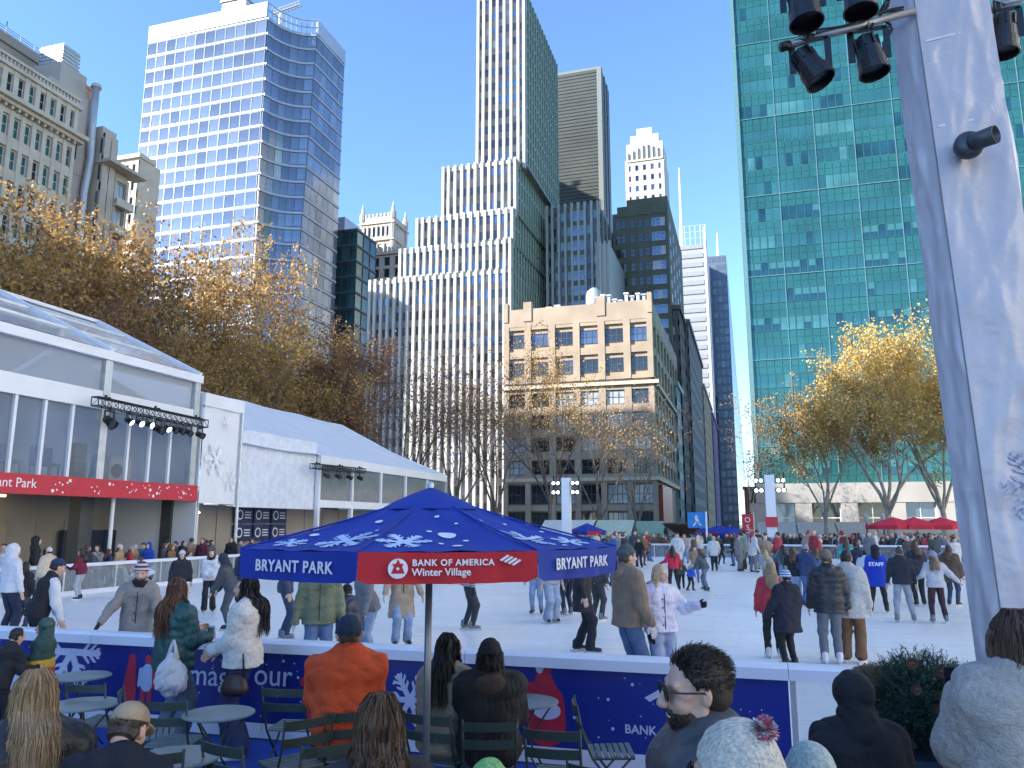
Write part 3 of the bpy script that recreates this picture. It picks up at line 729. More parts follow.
for k in range(9):
    x = bx1 - 11 + k*1.1; q = MB(); hh = random.uniform(1.2, 3.0); q.box(x, x + .5, BY + 5, BY + 6, bz - 1.3, bz + hh); q.box(x - .2, x + .7, BY + 4.8, BY + 6.2, bz + hh, bz + hh + .25); q.build('roof_vent', FRAME_W if k % 2 else M_metal, Be)
q = MB()
for k in range(5): q.box(bx0 + 2 + k*1.7, bx0 + 3.2 + k*1.7, BY + 4, BY + 6, bz - 1.2, bz + 1.0 + .6*random.random())
q.build('roof_units', M_metal, Be)

# street canyon on the left of the side street
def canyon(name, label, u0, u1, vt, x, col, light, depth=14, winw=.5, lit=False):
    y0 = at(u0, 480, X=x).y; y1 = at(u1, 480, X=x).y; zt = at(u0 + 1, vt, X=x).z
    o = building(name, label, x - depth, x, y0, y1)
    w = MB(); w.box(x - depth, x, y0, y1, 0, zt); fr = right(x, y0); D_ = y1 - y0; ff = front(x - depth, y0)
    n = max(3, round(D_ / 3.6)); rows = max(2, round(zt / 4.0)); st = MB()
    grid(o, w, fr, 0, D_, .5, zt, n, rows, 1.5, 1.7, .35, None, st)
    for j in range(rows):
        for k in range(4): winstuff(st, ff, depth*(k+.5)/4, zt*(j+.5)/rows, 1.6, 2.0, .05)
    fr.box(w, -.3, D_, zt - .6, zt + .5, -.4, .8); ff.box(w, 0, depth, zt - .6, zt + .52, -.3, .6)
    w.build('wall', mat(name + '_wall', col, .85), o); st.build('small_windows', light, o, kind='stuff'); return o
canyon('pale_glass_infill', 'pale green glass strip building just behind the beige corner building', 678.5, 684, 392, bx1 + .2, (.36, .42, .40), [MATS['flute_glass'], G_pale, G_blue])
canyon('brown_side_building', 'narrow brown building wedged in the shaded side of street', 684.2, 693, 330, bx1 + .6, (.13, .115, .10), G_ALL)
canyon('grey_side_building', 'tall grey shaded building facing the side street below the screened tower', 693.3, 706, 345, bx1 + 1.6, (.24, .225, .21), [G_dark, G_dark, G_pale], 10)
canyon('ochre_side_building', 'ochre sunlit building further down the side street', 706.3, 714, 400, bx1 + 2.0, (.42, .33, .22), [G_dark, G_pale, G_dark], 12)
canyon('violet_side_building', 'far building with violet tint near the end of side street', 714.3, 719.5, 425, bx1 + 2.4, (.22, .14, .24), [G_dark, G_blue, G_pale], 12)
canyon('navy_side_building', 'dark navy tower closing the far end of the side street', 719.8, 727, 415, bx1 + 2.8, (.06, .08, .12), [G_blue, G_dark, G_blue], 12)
rb = at(744, 488, Y=185)
o = building('red_brick_side_building', 'small red brick building right of the street gap beside green tower', rb.x, 6, 185, 200)
w = MB(); w.box(rb.x, 8, 185, 200, 0, rb.z); f0 = front(rb.x, 185); st = MB(); grid(o, w, f0, 0, 8 - rb.x, .5, rb.z, 3, 3, 1.2, 1.4, .3, None, st); f0.box(w, -.3, 8.3 - rb.x, rb.z - .4, rb.z + .3, -.3, .5)
w.build('wall', mat('red_brick', (.33, .10, .06), .9), o); st.build('small_windows', G_ALL, o, kind='stuff')
rb = at(735, 418, Y=620); w = MB(); o = building('far_glass_block', 'hazy blue block at the far end of the street gap', rb.x - 10, rb.x, 620, 650)
w.box(rb.x - 20, rb.x + 1.5, 620, 650, 0, rb.z); w.build('core', MATS['far_blue_core'], o); st = MB(); f0 = front(rb.x - 20, 620)
for j in range(18):
    for k in range(5): winstuff(st, f0, 4*k + 3, rb.z - 3 - 4.3*j, 2.6, 3, .1)
st.build('small_windows', [TG[0], G_blue, G_pale], o, kind='stuff')

# ================================================================ green glass tower on the right
VY = 110.0; vx0 = at(744, 235, Y=VY).x; vx1 = 62.0; VH = 150.0
V = building('green_glass_tower', 'huge turquoise green glass curtain wall tower on the right', vx0, vx1, VY, VY + 40)
w = MB(); w.box(vx0, vx1, VY, VY + 40, 0, VH); w.build('core', mat('green_core', (.03, .13, .13), .4), V)
f0 = front(vx0, VY)
pod = at(800, 486, Y=VY).z; fh = 3.93; bay = 5.07; npb = 5
VS = mat('green_spandrel_glass', (.022, .110, .116), .12, metal=.3, var=.25, scale=.15)
VG = [mat('green_vision_glass', (.028, .125, .14), .06, metal=.45, var=.35, scale=.12, bump=.05, bscale=1.0), mat('green_vision_dark', (.012, .06, .09), .06, metal=.3, var=.4, scale=.3), mat('green_vision_pale', (.05, .175, .185), .12, metal=.35, var=.3, scale=.3, bump=.04, bscale=1.0)]
VF = mat('green_mullion', (.05, .16, .165), .35, metal=.5)
nfl = int((100 - pod) / fh); nb = 9; pw = bay / npb
PW = 1.95
vm = [win_mesh(pw - .04, PW, VF, g, .05, .07) for g in VG]
half = []
for g in (1, 1, 1):
    me_h = win_mesh(pw - .04, PW, VF, VG[2], .05, .07, 0, 1)
    bq = MB(); bq.v = [tuple(v.co) for v in me_h.vertices]; bq.f = [tuple(p.vertices) for p in me_h.polygons]; bq.m = [p.material_index for p in me_h.polygons]
    wq_ = pw/2 - .08; bq.add([(-wq_, -.02, -PW/2 + .06), (wq_, -.02, -PW/2 + .06), (wq_, -.02, -.02), (-wq_, -.02, -.02)], [(0,1,2,3)], 2); half.append(bq.mesh('window', [VF, VG[2], VG[1]]))
cells_ = []
for j in range(nfl):
    dark_run = 0
    for k in range(nb):
        base = random.choice((0, 0, 0, 2, 0, 1)) if j > 3 else random.choice((1, 0, 0, 2))
        for i in range(npb):
            t = base if random.random() < .78 else random.choice((0, 1, 0, 2))
            cells_.append((k*bay + pw*(i+.5), pod + fh*j + 1.35 + PW/2, t))
cells_.sort(key=lambda c: (c[0] - 20)**2*.35 + (c[1] - 8)**2 + (1e5 if c[0] > 31 else 0))
rest = MB()
for n_, (s, z, t) in enumerate(cells_):
    if n_ < 300: obj('pane', half[0] if (t == 1 and random.random() < .6) else vm[t], V, rel(V, f0.p(s, z, .03))).rotation_euler = (random.gauss(0, .007), 0, random.gauss(0, .007))
    else: winstuff(rest, f0, s, z, pw - .12, PW - .08, .05); rest.m[-1] = t
rest.build('upper_panes', VG, V, kind='stuff')
sp = MB()
for j in range(nfl + 1):
    z0 = pod + fh*j - .62 + .0
    for k in range(nb*npb):
        for zz, hh in ((z0, .93), (z0 + .97, .93)):
            if zz < pod - .1: continue
            sp.add([f0.p(pw*k + .03, zz, .06), f0.p(pw*k + pw - .03, zz, .06), f0.p(pw*k + pw - .03, zz + hh, .06), f0.p(pw*k + .03, zz + hh, .06)], [(0,1,2,3)])
sp.build('spandrel_panels', VS, V, kind='stuff')
for k in range(nb + 1):
    q = MB(); f0.box(q, max(0, bay*k - .05), bay*k + .05, pod, VH, -.05, .16); q.build('mullion', mat('pale_mullion', (.11, .22, .23), .4, metal=.4), V)
for j in range(1, nfl, 3):
    q = MB(); z = pod + fh*j + 1.28; f0.box(q, 0, nb*bay, z, z + .10, -.05, .18); q.build('floor_rail', MATS['pale_mullion'], V)
q = MB(); f0.box(q, -.25, .25, 0, VH, -.4, .35); q.build('corner_trim', MATS['pale_mullion'], V)
# stone podium with big windows
M_pod = mat('podium_stone', (.27, .265, .255), .8, var=.1, scale=.3)
q = MB(); pb = 5.5
f0.box(q, -.3, 45, pod - 2.2, pod + .3, -.2, 1.1); f0.box(q, -.3, 45, 0, 1.2, -.2, 1.0)
for k in range(9): f0.box(q, k*pb - 1.0, k*pb + 1.0, 1.2, pod - 2.2, -.2, 1.0)
q.build('podium', M_pod, V)
pwm = [win_mesh(pb - 2.0, pod - 3.4, FRAME_W, g, .1, .15, 1, 1) for g in (G_dark, G_dark, G_blue)]
for k in range(8): obj('podium_window', random.choice(pwm), V, rel(V, f0.p(pb*(k+.5), (pod - 1.0)/2, .1)), 0)

# unseen north row added on the right: pale fronts bounce warm sun onto the ice
for nm, lb, y0, y1, hz in (('north_row_bounce_block', 'pale marble office block outside the right edge, facing the park', -70, 2, 62), ('north_row_bounce_tower', 'pale stone tower outside the right edge beside the park', 4, 58, 88), ('north_row_bounce_corner', 'pale stone corner block outside the right edge near green tower', 60, 96, 70)):
    o = building(nm, lb, 74, 104, y0, y1); w = MB(); w.box(74, 104, y0, y1, 0, hz); fr = Fr((74, y1, 0), (0, -1, 0), (-1, 0, 0)); st = MB()
    grid(o, w, fr, 0, y1 - y0, 1, hz, 14, int(hz / 4.2), 2.4, 1.9, .4, None, st)
    w.build('wall', mat('pale_bounce_wall', (.80, .74, .64), .7, scale=.3), o); st.build('small_windows', [G_dark, G_pale, G_blue], o, kind='stuff')  # wall colour raised so the added row throws more sunlight back
# ================================================================ tall blocks outside the frame, left and behind: they shade the rink
for nm, lb, x0, x1, y0, y1, hz in (
    ('shading_office_tower', 'tall stone office tower beyond the left edge of frame, nearest the rink', -125, -86, -62, -8, 79),
    ('shading_stone_block', 'broad stone office block behind the viewer south of the park', -125, -86, -125, -64, 84),
    ('shading_side_block', 'stone office block beyond the left edge beside the ornate building', -125, -86, -6, 38, 45)):
    o = building(nm, lb, x0, x1, y0, y1)
    w = MB(); w.box(x0, x1, y0, y1, 0, hz); fr = right(x1, y0); st = MB()
    grid(o, w, fr, 0, y1 - y0, 1, hz, 14, int(hz / 4), 1.6, 1.6, .4, None, st)
    w.build('wall', M_lime2, o); st.build('small_windows', G_ALL, o, kind='stuff')
# ================================================================ plane trees
M_bark = mat('plane_bark', (.20, .175, .14), .9, col2=(.42, .39, .33), scale=2.2, bump=.4, bscale=20)
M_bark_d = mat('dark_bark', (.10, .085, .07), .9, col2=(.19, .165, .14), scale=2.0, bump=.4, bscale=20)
def grow(seed, height, spread, fork=0.22, levels=4, kids=(4, 5, 5, 4), lean=(0, 0), up=0.35, r0=0.32, limbs=4):
    """returns (branch MB, list of twig tips, list of heights)"""
    rnd = random.Random(seed); mb = MB(); tips = []
    def branch(p, d, L, r, lv):
        n = 5 if lv < 2 else 3
        pts = [p]; rad = [r]; q = Vector(p); d = Vector(d).normalized()
        for i in range(n):
            wob = Vector((rnd.gauss(0, 1), rnd.gauss(0, 1), rnd.gauss(0, .6))) * (0.10 + 0.05*lv)
            d = (d + wob + Vector((0, 0, up*0.12))).normalized()
            q = q + d * (L/n); pts.append(q.copy()); rad.append(max(.006, r * (1 - 0.62*(i+1)/n)))
        mb.tube(pts, rad, (7, 6, 5, 3, 3)[min(lv, 4)], 0, lv < 2)
        if lv >= levels:
            tips.extend(pts[1:]); return
        if lv >= levels - 1: tips.extend(pts[2:])
        k = kids[min(lv, len(kids) - 1)]
        for i in range(k):
            t = 0.35 + 0.65*(i + rnd.random()*.8)/k; idx = min(n - 1, int(t*n)); f = t*n - idx
            a = pts[idx].lerp(pts[idx+1], min(1, f)); rr = rad[idx]*(1-f*.5) * rnd.uniform(.5, .68)
            dd = (pts[idx+1] - pts[idx]).normalized(); x, y = _basis(dd); an = rnd.uniform(0, 2*PI); sp = rnd.uniform(.45, .95)
            nd = (dd*math.cos(sp) + (x*math.cos(an) + y*math.sin(an))*math.sin(sp) + Vector((0, 0, up*.35))).normalized()
            branch(a, nd, L * rnd.uniform(.48, .72), rr, lv + 1)
    fz = height*fork; tr = [Vector((0, 0, -0.1))]; rd = [r0*1.35]
    for i in range(4):
        tr.append(Vector((lean[0]*(i+1)/4 + rnd.gauss(0, .06), lean[1]*(i+1)/4 + rnd.gauss(0, .06), fz*(i+1)/4))); rd.append(r0*(1.05 - .07*i))
    mb.tube(tr, rd, 9)
    for i in range(limbs):
        an = 2*PI*i/limbs + rnd.uniform(-.4, .4); tilt = rnd.uniform(.25, .6) * spread
        d = Vector((math.cos(an)*math.sin(tilt), math.sin(an)*math.sin(tilt), math.cos(tilt)))
        branch(tr[-1] - Vector((0, 0, rnd.uniform(0, fz*.15))), d, (height - fz)*rnd.uniform(.62, .8), r0*rnd.uniform(.5, .66), 1)
    branch(tr[-1], Vector((rnd.gauss(0, .1), rnd.gauss(0, .1), 1)), (height - fz)*.75, r0*.6, 1)
    k = height / max(t.z for t in tips)
    mb.v = [(a*k, b*k, c*k) for a, b, c in mb.v]
    return mb, [t*k for t in tips]
def leaves(seed, tips, n, size, jit, zmin=0.0, keep=lambda p, r: True):
    rng = np.random.default_rng(seed); P = np.array([tuple(t) for t in tips])
    idx = rng.integers(0, len(P), n*2)
    c = P[idx] + rng.normal(size=(n*2, 3)) * jit
    dens = rng.random(n*2)
    c = c[[keep(c[i], dens[i]) for i in range(len(c))]][:n]; n = len(c)
    a = rng.normal(size=(n, 3)); a /= np.linalg.norm(a, axis=1)[:, None]
    b = rng.normal(size=(n, 3)); b -= a*(a*b).sum(1)[:, None]; b /= np.linalg.norm(b, axis=1)[:, None]
    s = size * rng.uniform(.6, 1.25, (n, 1))
    V = np.stack([c - a*s, c + b*s*.62, c + a*s, c - b*s*.62], 1).reshape(-1, 3)
    me = bpy.data.meshes.new('leaves'); me.vertices.add(len(V)); me.vertices.foreach_set('co', V.ravel())
    me.loops.add(4*n); me.loops.foreach_set('vertex_index', np.arange(4*n)); me.polygons.add(n)
    me.polygons.foreach_set('loop_start', np.arange(n)*4); me.polygons.foreach_set('loop_total', np.full(n, 4)); me.update(calc_edges=True)
    return me
LM = {
 'gold': leaf_mat('leaf_gold', [(.36, .20, .06), (.58, .34, .09), (.50, .34, .13), (.24, .13, .055)]),
 'yellow': leaf_mat('leaf_yellow', [(.50, .32, .08), (.66, .47, .13), (.60, .46, .17), (.36, .23, .07)]),
 'brown': leaf_mat('leaf_brown', [(.24, .13, .06), (.36, .20, .08), (.19, .10, .055), (.46, .27, .10)]),
 'olive': leaf_mat('leaf_olive', [(.27, .16, .06), (.42, .26, .08), (.54, .34, .09), (.20, .12, .055)]),
 'rust': leaf_mat('leaf_rust', [(.22, .12, .065), (.34, .17, .085), (.17, .095, .06), (.34, .20, .08)])}
KIND = {}
def tree_kind(key, seed, **kw):
    mb, tips = grow(seed, 20, kw.pop('spread', 1.0), **kw)
    KIND[key] = (mb.mesh('trunk', M_bark), mb.mesh('trunk_dark', M_bark_d), tips)
tree_kind('full1', 11, levels=4, kids=(4, 5, 5, 4)); tree_kind('full2', 23, levels=4, kids=(4, 5, 5, 4), spread=1.15); tree_kind('full3', 37, levels=4, kids=(4, 5, 5, 4), spread=.9)
tree_kind('bare1', 41, levels=4, kids=(3, 5, 5, 4), spread=.85, fork=.16, up=.5, r0=.26); tree_kind('bare2', 53, levels=4, kids=(3, 5, 5, 4), spread=1.0, fork=.2, up=.5, r0=.26)
LEAFC = {}
def crown(key, n, size, jit, seed=0):
    k = (key, n, size, jit, seed)
    if k not in LEAFC: LEAFC[k] = leaves(seed + 5, KIND[key][2], n, size, jit)
    return LEAFC[k]
def tree(label, key, x, y, h, lm, n=9000, size=.125, jit=.30, rz=0.0, wide=1.0, dark=False, seed=0, group='plane trees round the park'):
    t = thing('plane_tree', label, 'tree', (x, y, 0), rz, group); s = h/20.0; t.scale = (s*wide, s*wide, s)
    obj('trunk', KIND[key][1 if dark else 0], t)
    if n:
        me = crown(key, n, size, jit, seed)
        if not me.materials: me.materials.append(None)
        o = obj('crown', me, t); o.material_slots[0].link = 'OBJECT'; o.material_slots[0].material = LM[lm]
    return t
def tz(u, v, Y): return at(u, v, Y=Y)
# left side of the park, behind the tents
def tpx(label, key, u, vtop, Y, lm, **kw):
    p = at(u, vtop, Y=Y); tree(label, key, p.x, p.y, p.z*1.0, lm, **kw)
L_ = 'plane trees behind the tents'
tpx('golden brown plane tree at the far left behind the clear tent', 'full1', 20, 178, 46, 'gold', n=24960, size=.125, rz=.4, group=L_)
tpx('brown plane tree overhanging the peak of the clear roofed tent', 'full2', 85, 208, 52, 'brown', n=23400, size=.125, rz=2.0, group=L_)
tpx('gold topped plane tree before the base of the curved glass tower', 'full3', 165, 208, 58, 'gold', n=20280, size=.125, rz=1.1, wide=.95, group=L_)
tpx('shadowed russet plane tree above the end of clear tent', 'full1', 128, 255, 48, 'rust', n=20280, rz=3.3, dark=True, seed=3, group=L_)
tpx('yellow topped plane tree before the scooped tower corner', 'full2', 240, 228, 64, 'gold', n=13000, rz=4.2, wide=.85, seed=2, group=L_)
tpx('olive leaved plane tree above the white fabric tent', 'full3', 285, 300, 60, 'olive', n=13000, rz=.2, seed=4, group=L_)
tpx('dense russet plane tree left of the white striped tower', 'full1', 338, 308, 72, 'rust', n=21840, rz=5.0, wide=.9, dark=True, seed=5, group=L_)
tpx('low olive plane tree between white tent and glass tower', 'full2', 205, 310, 50, 'olive', n=18720, rz=2.6, seed=6, group=L_)
tpx('half hidden brown plane tree behind the clear roof slope', 'full3', 50, 262, 40, 'brown', n=18720, rz=3.9, seed=7, group=L_)
# bare trees in front of the striped tower and beige building
B_ = 'nearly bare plane trees at the far end'
for (lab, key, u, v, Y, lm, n, rz, wd) in (
    ('nearly bare plane tree before the left fins of striped tower', 'bare1', 408, 330, 84, 'rust', 3600, .3, 1.0),
    ('bare wide branching plane tree before the middle of striped tower', 'bare2', 458, 334, 78, 'rust', 3200, 1.9, 1.05),
    ('olive crowned plane tree before the left bays of beige building', 'full2', 548, 324, 86, 'olive', 6000, 2.9, .75),
    ('thin plane tree before the middle bays of beige building', 'bare2', 596, 358, 82, 'olive', 2300, 4.1, .9),
    ('thin reddish plane tree before the right corner of beige building', 'bare1', 634, 384, 88, 'rust', 2200, 5.2, .9),
    ('slim bare plane tree between striped tower and beige building', 'bare1', 496, 346, 90, 'rust', 2600, 3.4, .9)):
    tpx(lab, key, u, v, Y, lm, n=n, size=.115, jit=.35, rz=rz, wide=wd, dark=True, seed=8, group=B_)
# right hand group before the green tower
R_ = 'plane trees before the green tower'
for (lab, key, u, v, Y, lm, n, rz, wd, lean) in (
    ('golden plane tree with pale forked trunk before green tower', 'full2', 872, 318, 68, 'yellow', 20000, .5, .95, 0),
    ('tallest golden plane tree beside the white wrapped mast', 'full1', 922, 288, 70, 'yellow', 20000, 2.2, .9, 0),
    ('ochre plane tree at left of the green tower group', 'full3', 815, 360, 72, 'olive', 13000, 4.4, .95, 0),
    ('golden plane tree partly hidden by the white wrapped mast', 'full3', 985, 318, 66, 'yellow', 18000, 1.2, .9, 0)):
    tpx(lab, key, u, v, Y, lm, n=n, size=.125, jit=.30, rz=rz, wide=wd, seed=9, group=R_)
tpx('small wispy tree in the street gap left of green tower', 'bare1', 744, 405, 100, 'rust', n=1200, size=.14, rz=1.0, wide=.5, dark=True, seed=10, group=R_)
# ================================================================ tents on the left
M_vinyl = mat('white_vinyl', (.74, .75, .78), .45, var=.05, scale=.6, bump=.03, bscale=1.5)
M_white = mat('white_paint', (.76, .77, .80), .45, var=.05, scale=1.0)
M_alu = mat('aluminium', (.55, .56, .58), .4, metal=.6)
M_black = mat('black_metal', (.012, .012, .014), .45, var=.3)
M_dgrey = mat('charcoal_post', (.06, .065, .075), .6)
M_red = mat('red_banner', (.52, .025, .045), .55, var=.06)
V_CLEAR = glass_clear('clear_vinyl', (.62, .66, .72), .34, .08)
V_GLASS = glass_clear('tent_glass', (.40, .44, .50), .22, .04)
V_BARR = glass_clear('barrier_acrylic', (.62, .70, .76), .20, .10)
TX = -22.0                                   # plane of the tent fronts
def ty(u, v=480): return at(u, v, X=TX).y
def tzz(u, v): return at(u, v, X=TX).z
y_end = ty(189); y_post = ty(96); y_st = y_end - (y_end - y_post)*2.6
z_eave = tzz(189, 374); z_rail = tzz(90, 399); z_redt = tzz(100, 480); z_redb = tzz(186, 501)
T1 = thing('clear_roof_tent', 'two storey event tent with clear roof and red banner at the left', 'tent', (TX, y_end, 0))
posts = [y_end - (y_end - y_post)*k for k in (0, 1, 2, 2.6)]
for y in posts:
    q = MB(); q.box(TX - .14, TX + .14, y - .16, y + .16, z_redb, z_eave - .3); q.build('post', M_alu, T1); q = MB(); q.box(TX - 11.2, TX - 11, y - .12, y + .12, 0, z_eave - .3); q.build('post', M_alu, T1)
ZR = z_eave + 2.7
for a, c_ in zip(posts[1:], posts[:-1]):
    # roof slopes of clear vinyl, with rafters
    q = MB(); q.add([(TX + .15, a + .1, z_eave + .06), (TX + .15, c_ - .1, z_eave + .06), (TX - 5.5, c_ - .1, ZR), (TX - 5.5, a + .1, ZR)], [(0,1,2,3)]); q.build('roof_panel', V_CLEAR, T1)
    q = MB(); q.add([(TX - 11.2, a + .1, z_eave + .06), (TX - 11.2, c_ - .1, z_eave + .06), (TX - 5.5, c_ - .1, ZR), (TX - 5.5, a + .1, ZR)], [(3,2,1,0)]); q.build('roof_panel', V_CLEAR, T1)
    q = MB(); q.add([(TX - .02, a + .2, z_rail + .35), (TX - .02, c_ - .2, z_rail + .35), (TX - .02, c_ - .2, z_eave - .3), (TX - .02, a + .2, z_eave - .3)], [(0,1,2,3)]); q.build('clear_wall', V_CLEAR, T1)
    q = MB(); q.box(TX - .1, TX + .12, a + .17, c_ - .17, z_rail - .3, z_rail + .35); q.build('rail_band', M_white, T1)
    n = 4 if c_ - a > 3 else 3
    for i in range(n):
        g0 = a + .2 + (c_ - a - .4)*i/n; g1 = a + .2 + (c_ - a - .4)*(i+1)/n
        q = MB(); q.add([(TX - .03, g0 + .05, z_redt), (TX - .03, g1 - .05, z_redt), (TX - .03, g1 - .05, z_rail - .3), (TX - .03, g0 + .05, z_rail - .3)], [(0,1,2,3)]); q.build('window', V_GLASS, T1)
        if i: q = MB(); q.box(TX - .07, TX + .07, g0 - .05, g0 + .05, z_redt, z_rail - .3); q.build('mullion', M_white, T1)
for y in posts:
    q = MB(); q.bar((TX + .2, y, z_eave + .02), (TX - 5.5, y, ZR + .06), .18, .22); q.bar((TX - 11.3, y, z_eave + .02), (TX - 5.5, y, ZR + .06), .18, .22); q.build('rafter', M_white, T1)
for k in range(1, 3):
    q = MB()
    for t in (.35, .7): q.bar((TX + .2 - 5.7*t, posts[k], z_eave + (ZR - z_eave)*t + .05), (TX + .2 - 5.7*t, posts[k-1], z_eave + (ZR - z_eave)*t + .05), .08, .1)
    q.build('purlin', M_alu, T1)
q = MB(); q.box(TX - .1, TX + .22, posts[-1] - .2, y_end + .2, z_eave - .3, z_eave + .02); q.build('eave_beam', M_white, T1)
q = MB(); q.box(TX - 5.6, TX - 5.4, posts[-1], y_end, ZR, ZR + .14); q.build('ridge_beam', M_white, T1)
q = MB(); q.add([(TX, y_end, z_eave), (TX - 11.2, y_end, z_eave), (TX - 5.5, y_end, ZR)], [(0,1,2)]); q.add([(TX, y_end, z_redt), (TX, y_end, z_eave), (TX - 11.2, y_end, z_eave), (TX - 11.2, y_end, z_redt)], [(3,2,1,0)]); q.build('gable_wall', V_CLEAR, T1)
rb = MB(); rb.box(TX + .06, TX + .26, posts[-1] - 1, y_end + .25, z_redb, z_redt + .02); band = rb.build('red_banner', M_red, T1)
# printed snow dots and the lettering on the banner
dm = mat('print_white', (.80, .80, .82), .5, var=0)
q = MB(); rnd = random.Random(3)
for i in range(46):
    y = rnd.uniform(ty(46), y_end); z = rnd.uniform(z_redb + .1, z_redt - .1); r = rnd.choice((.02, .025, .03, .035, .06))
    q.prism([(r*math.cos(a*PI/4), r*math.sin(a*PI/4)) for a in range(8)], (TX + .262, y, z), (0,1,0), (0,0,1), (1,0,0), .004)
T1['_w'] = tuple(T1.location); q.build('snow_dots', dm, T1, kind='stuff')
me = text_mesh('Bryant Park', .42, dm, .003, 'RIGHT'); place_text(me, 'lettering', T1, (Vector((TX + .265, ty(29.5, 490), (z_redb + z_redt)/2 + .03)) - T1.location), (0, 1, 0), (0, 0, 1))
# upper floor, its back and furnishings, lower wall
q = MB(); q.box(TX - 11, TX + .05, posts[-1], y_end - .05, z_redt - .22, z_redt); q.build('upper_floor', M_dgrey, T1)
q = MB(); q.box(TX - 11.1, TX - 11, posts[-1], y_end, z_redt, z_eave); q.build('back_wall', mat('tent_back', (.30, .31, .33), .7), T1)
M_tan = mat('tan_wall', (.33, .305, .27), .8, var=.08, scale=.4)
q = MB(); q.box(TX - 4.2, TX - 4, posts[-1], y_end + .4, 0, z_redt - .25)
y = posts[-1]
while y < y_end: q.box(TX - 4.02, TX - 3.93, y, y + .08, 0, z_redb - .8); y += 1.3
q.box(TX - 4.02, TX - 3.94, posts[-1], y_end, z_redb - .8, z_redb - .72)
q.build('lower_wall', M_tan, T1)
for y in (at(80, 540, X=TX - 1.1).y, at(170, 540, X=TX - 1.1).y):
    q = MB(); q.box(TX - 1.4, TX - .9, y - .3, y + .3, 0, z_redb + .05); q.build('lower_column', M_dgrey, T1)
    q = MB(); q.tube([(TX - .3, y + .55, 0), (TX - .3, y + .55, z_redb)], .07, 8); q.build('downpipe', M_white, T1)
q = MB(); q.box(TX - 3.9, TX - 3.7, at(60, 550, X=TX - 3.8).y, at(160, 550, X=TX - 3.8).y, .1, 2.1)
for k in range(9): a = at(60, 550, X=TX - 3.8).y + (at(160, 550, X=TX - 3.8).y - at(60, 550, X=TX - 3.8).y)*k/8; q.box(TX - 3.72, TX - 3.66, a - .03, a + .03, .1, 2.12)
q.build('navy_lockers', mat('navy_panel', (.02, .035, .075), .5), T1)
q = MB()
for k in range(3): q.box(TX - 3.2 - .3*k, TX - 3.1 - .3*k, posts[-1], ty(76, 500), z_redb + .02, z_redb + .1)
q.build('ceiling_lights', mat('warm_tube', (1.0, .78, .35), .4, emit=1.6, var=0), T1)
def furn(name, label, cat, y, x, boxes, m):
    t = thing(name, label, cat, (x, y, z_redt)); b = MB()
    for bx in boxes: b.box(*bx)
    o = b.build('body', m, t, local=True); return t
t = furn('grey_cabinet', 'pale cabinet standing by the upper windows of clear tent', 'cabinet', ty(140, 470), TX - 1.2, [(-.3, .3, -.55, .55, 0, .95), (-.33, .33, -.58, .58, .95, 1.0)], mat('pale_cabinet', (.5, .52, .54), .5))
q = MB(); q.lathe([(.22, 0), (.26, .02), (.26, .05), (.2, .06), (0, .03)], 18); q.xform(Matrix.Rotation(PI/2, 4, 'Y')); q.v = [(a + .3, b_ - .22, c_ + .45) for a, b_, c_ in q.v]; q.build('round_emblem', M_dgrey, t, local=True)
furn('stacked_speaker', 'stacked dark loudspeakers behind the upper tent windows', 'loudspeaker', ty(104, 468), TX - 1.3, [(-.25, .25, -.28, .28, 0, .7), (-.22, .22, -.25, .25, .72, 1.35)], M_black)
for k, u in enumerate((2, 16, 31, 60, 70)):
    t = furn('stacking_chair', ('leftmost', 'second', 'third', 'fourth', 'fifth')[k] + ' blue covered chair from the left behind upper tent glass', 'chair', ty(u, 470), TX - .9, [(-.22, .22, -.24, .24, .4, .5), (-.22, -.16, -.24, .24, .5, 1.05), (-.2, -.16, -.22, -.18, 0, .4), (.16, .2, -.22, -.18, 0, .4), (-.2, -.16, .18, .22, 0, .4), (.16, .2, .18, .22, 0, .4)], mat('blue_cover', (.04, .07, .28), .7))
    t['group'] = 'blue chairs upstairs in the tent'

# lighting truss with lamps on tent one
def lamp(parent_label, loc, aim, lit=False, s=1.0, group='stage lamps on the tent truss', mblk=None):
    t = thing('stage_lamp', parent_label, 'lamp', loc, 0, group)
    d = Vector(aim).normalized(); M = d.to_track_quat('Z', 'Y').to_matrix().to_4x4()
    q = MB(); q.lathe([(0, -.17), (.07, -.165), (.095, -.12), (.10, .0), (.125, .1), (.14, .2), (.13, .2), (.12, .17)], 16)
    for k in range(4): q.lathe([(.095, -.12 + k*.03), (.108, -.115 + k*.03), (.108, -.105 + k*.03), (.095, -.10 + k*.03)], 16)
    q.v = [tuple((M @ Vector(p))*s + Vector((0, 0, -.34*s))) for p in q.v]; q.build('housing', mblk or M_black, t, smooth=True, local=True)
    q = MB(); q.lathe([(0, .165), (.12, .165), (.125, .16)], 16); q.v = [tuple((M @ Vector(p))*s + Vector((0, 0, -.34*s))) for p in q.v]
    q.build('lens', mat('lens_lit', (.75, .85, 1.0), .1, emit=2.2, var=0) if lit else mat('lens_dark', (.03, .03, .04), .05), t, local=True)
    q = MB(); side = d.cross(Vector((0, 0, 1))); side = side.normalized() if side.length > .1 else Vector((1, 0, 0)); o = Vector((0, 0, -.34*s))
    for k in (-1, 1): q.bar(o + side*(.155*s*k), side*(.155*s*k) + Vector((0, 0, -.08*s)), .02*s, .05*s)
    q.bar(side*(.165*s) + Vector((0, 0, -.08*s)), side*(-.165*s) + Vector((0, 0, -.08*s)), .02*s, .05*s); q.tube([(0, 0, -.08*s), (0, 0, .02*s)], .03*s, 8)
    q.build('yoke', M_black, t, local=True); return t
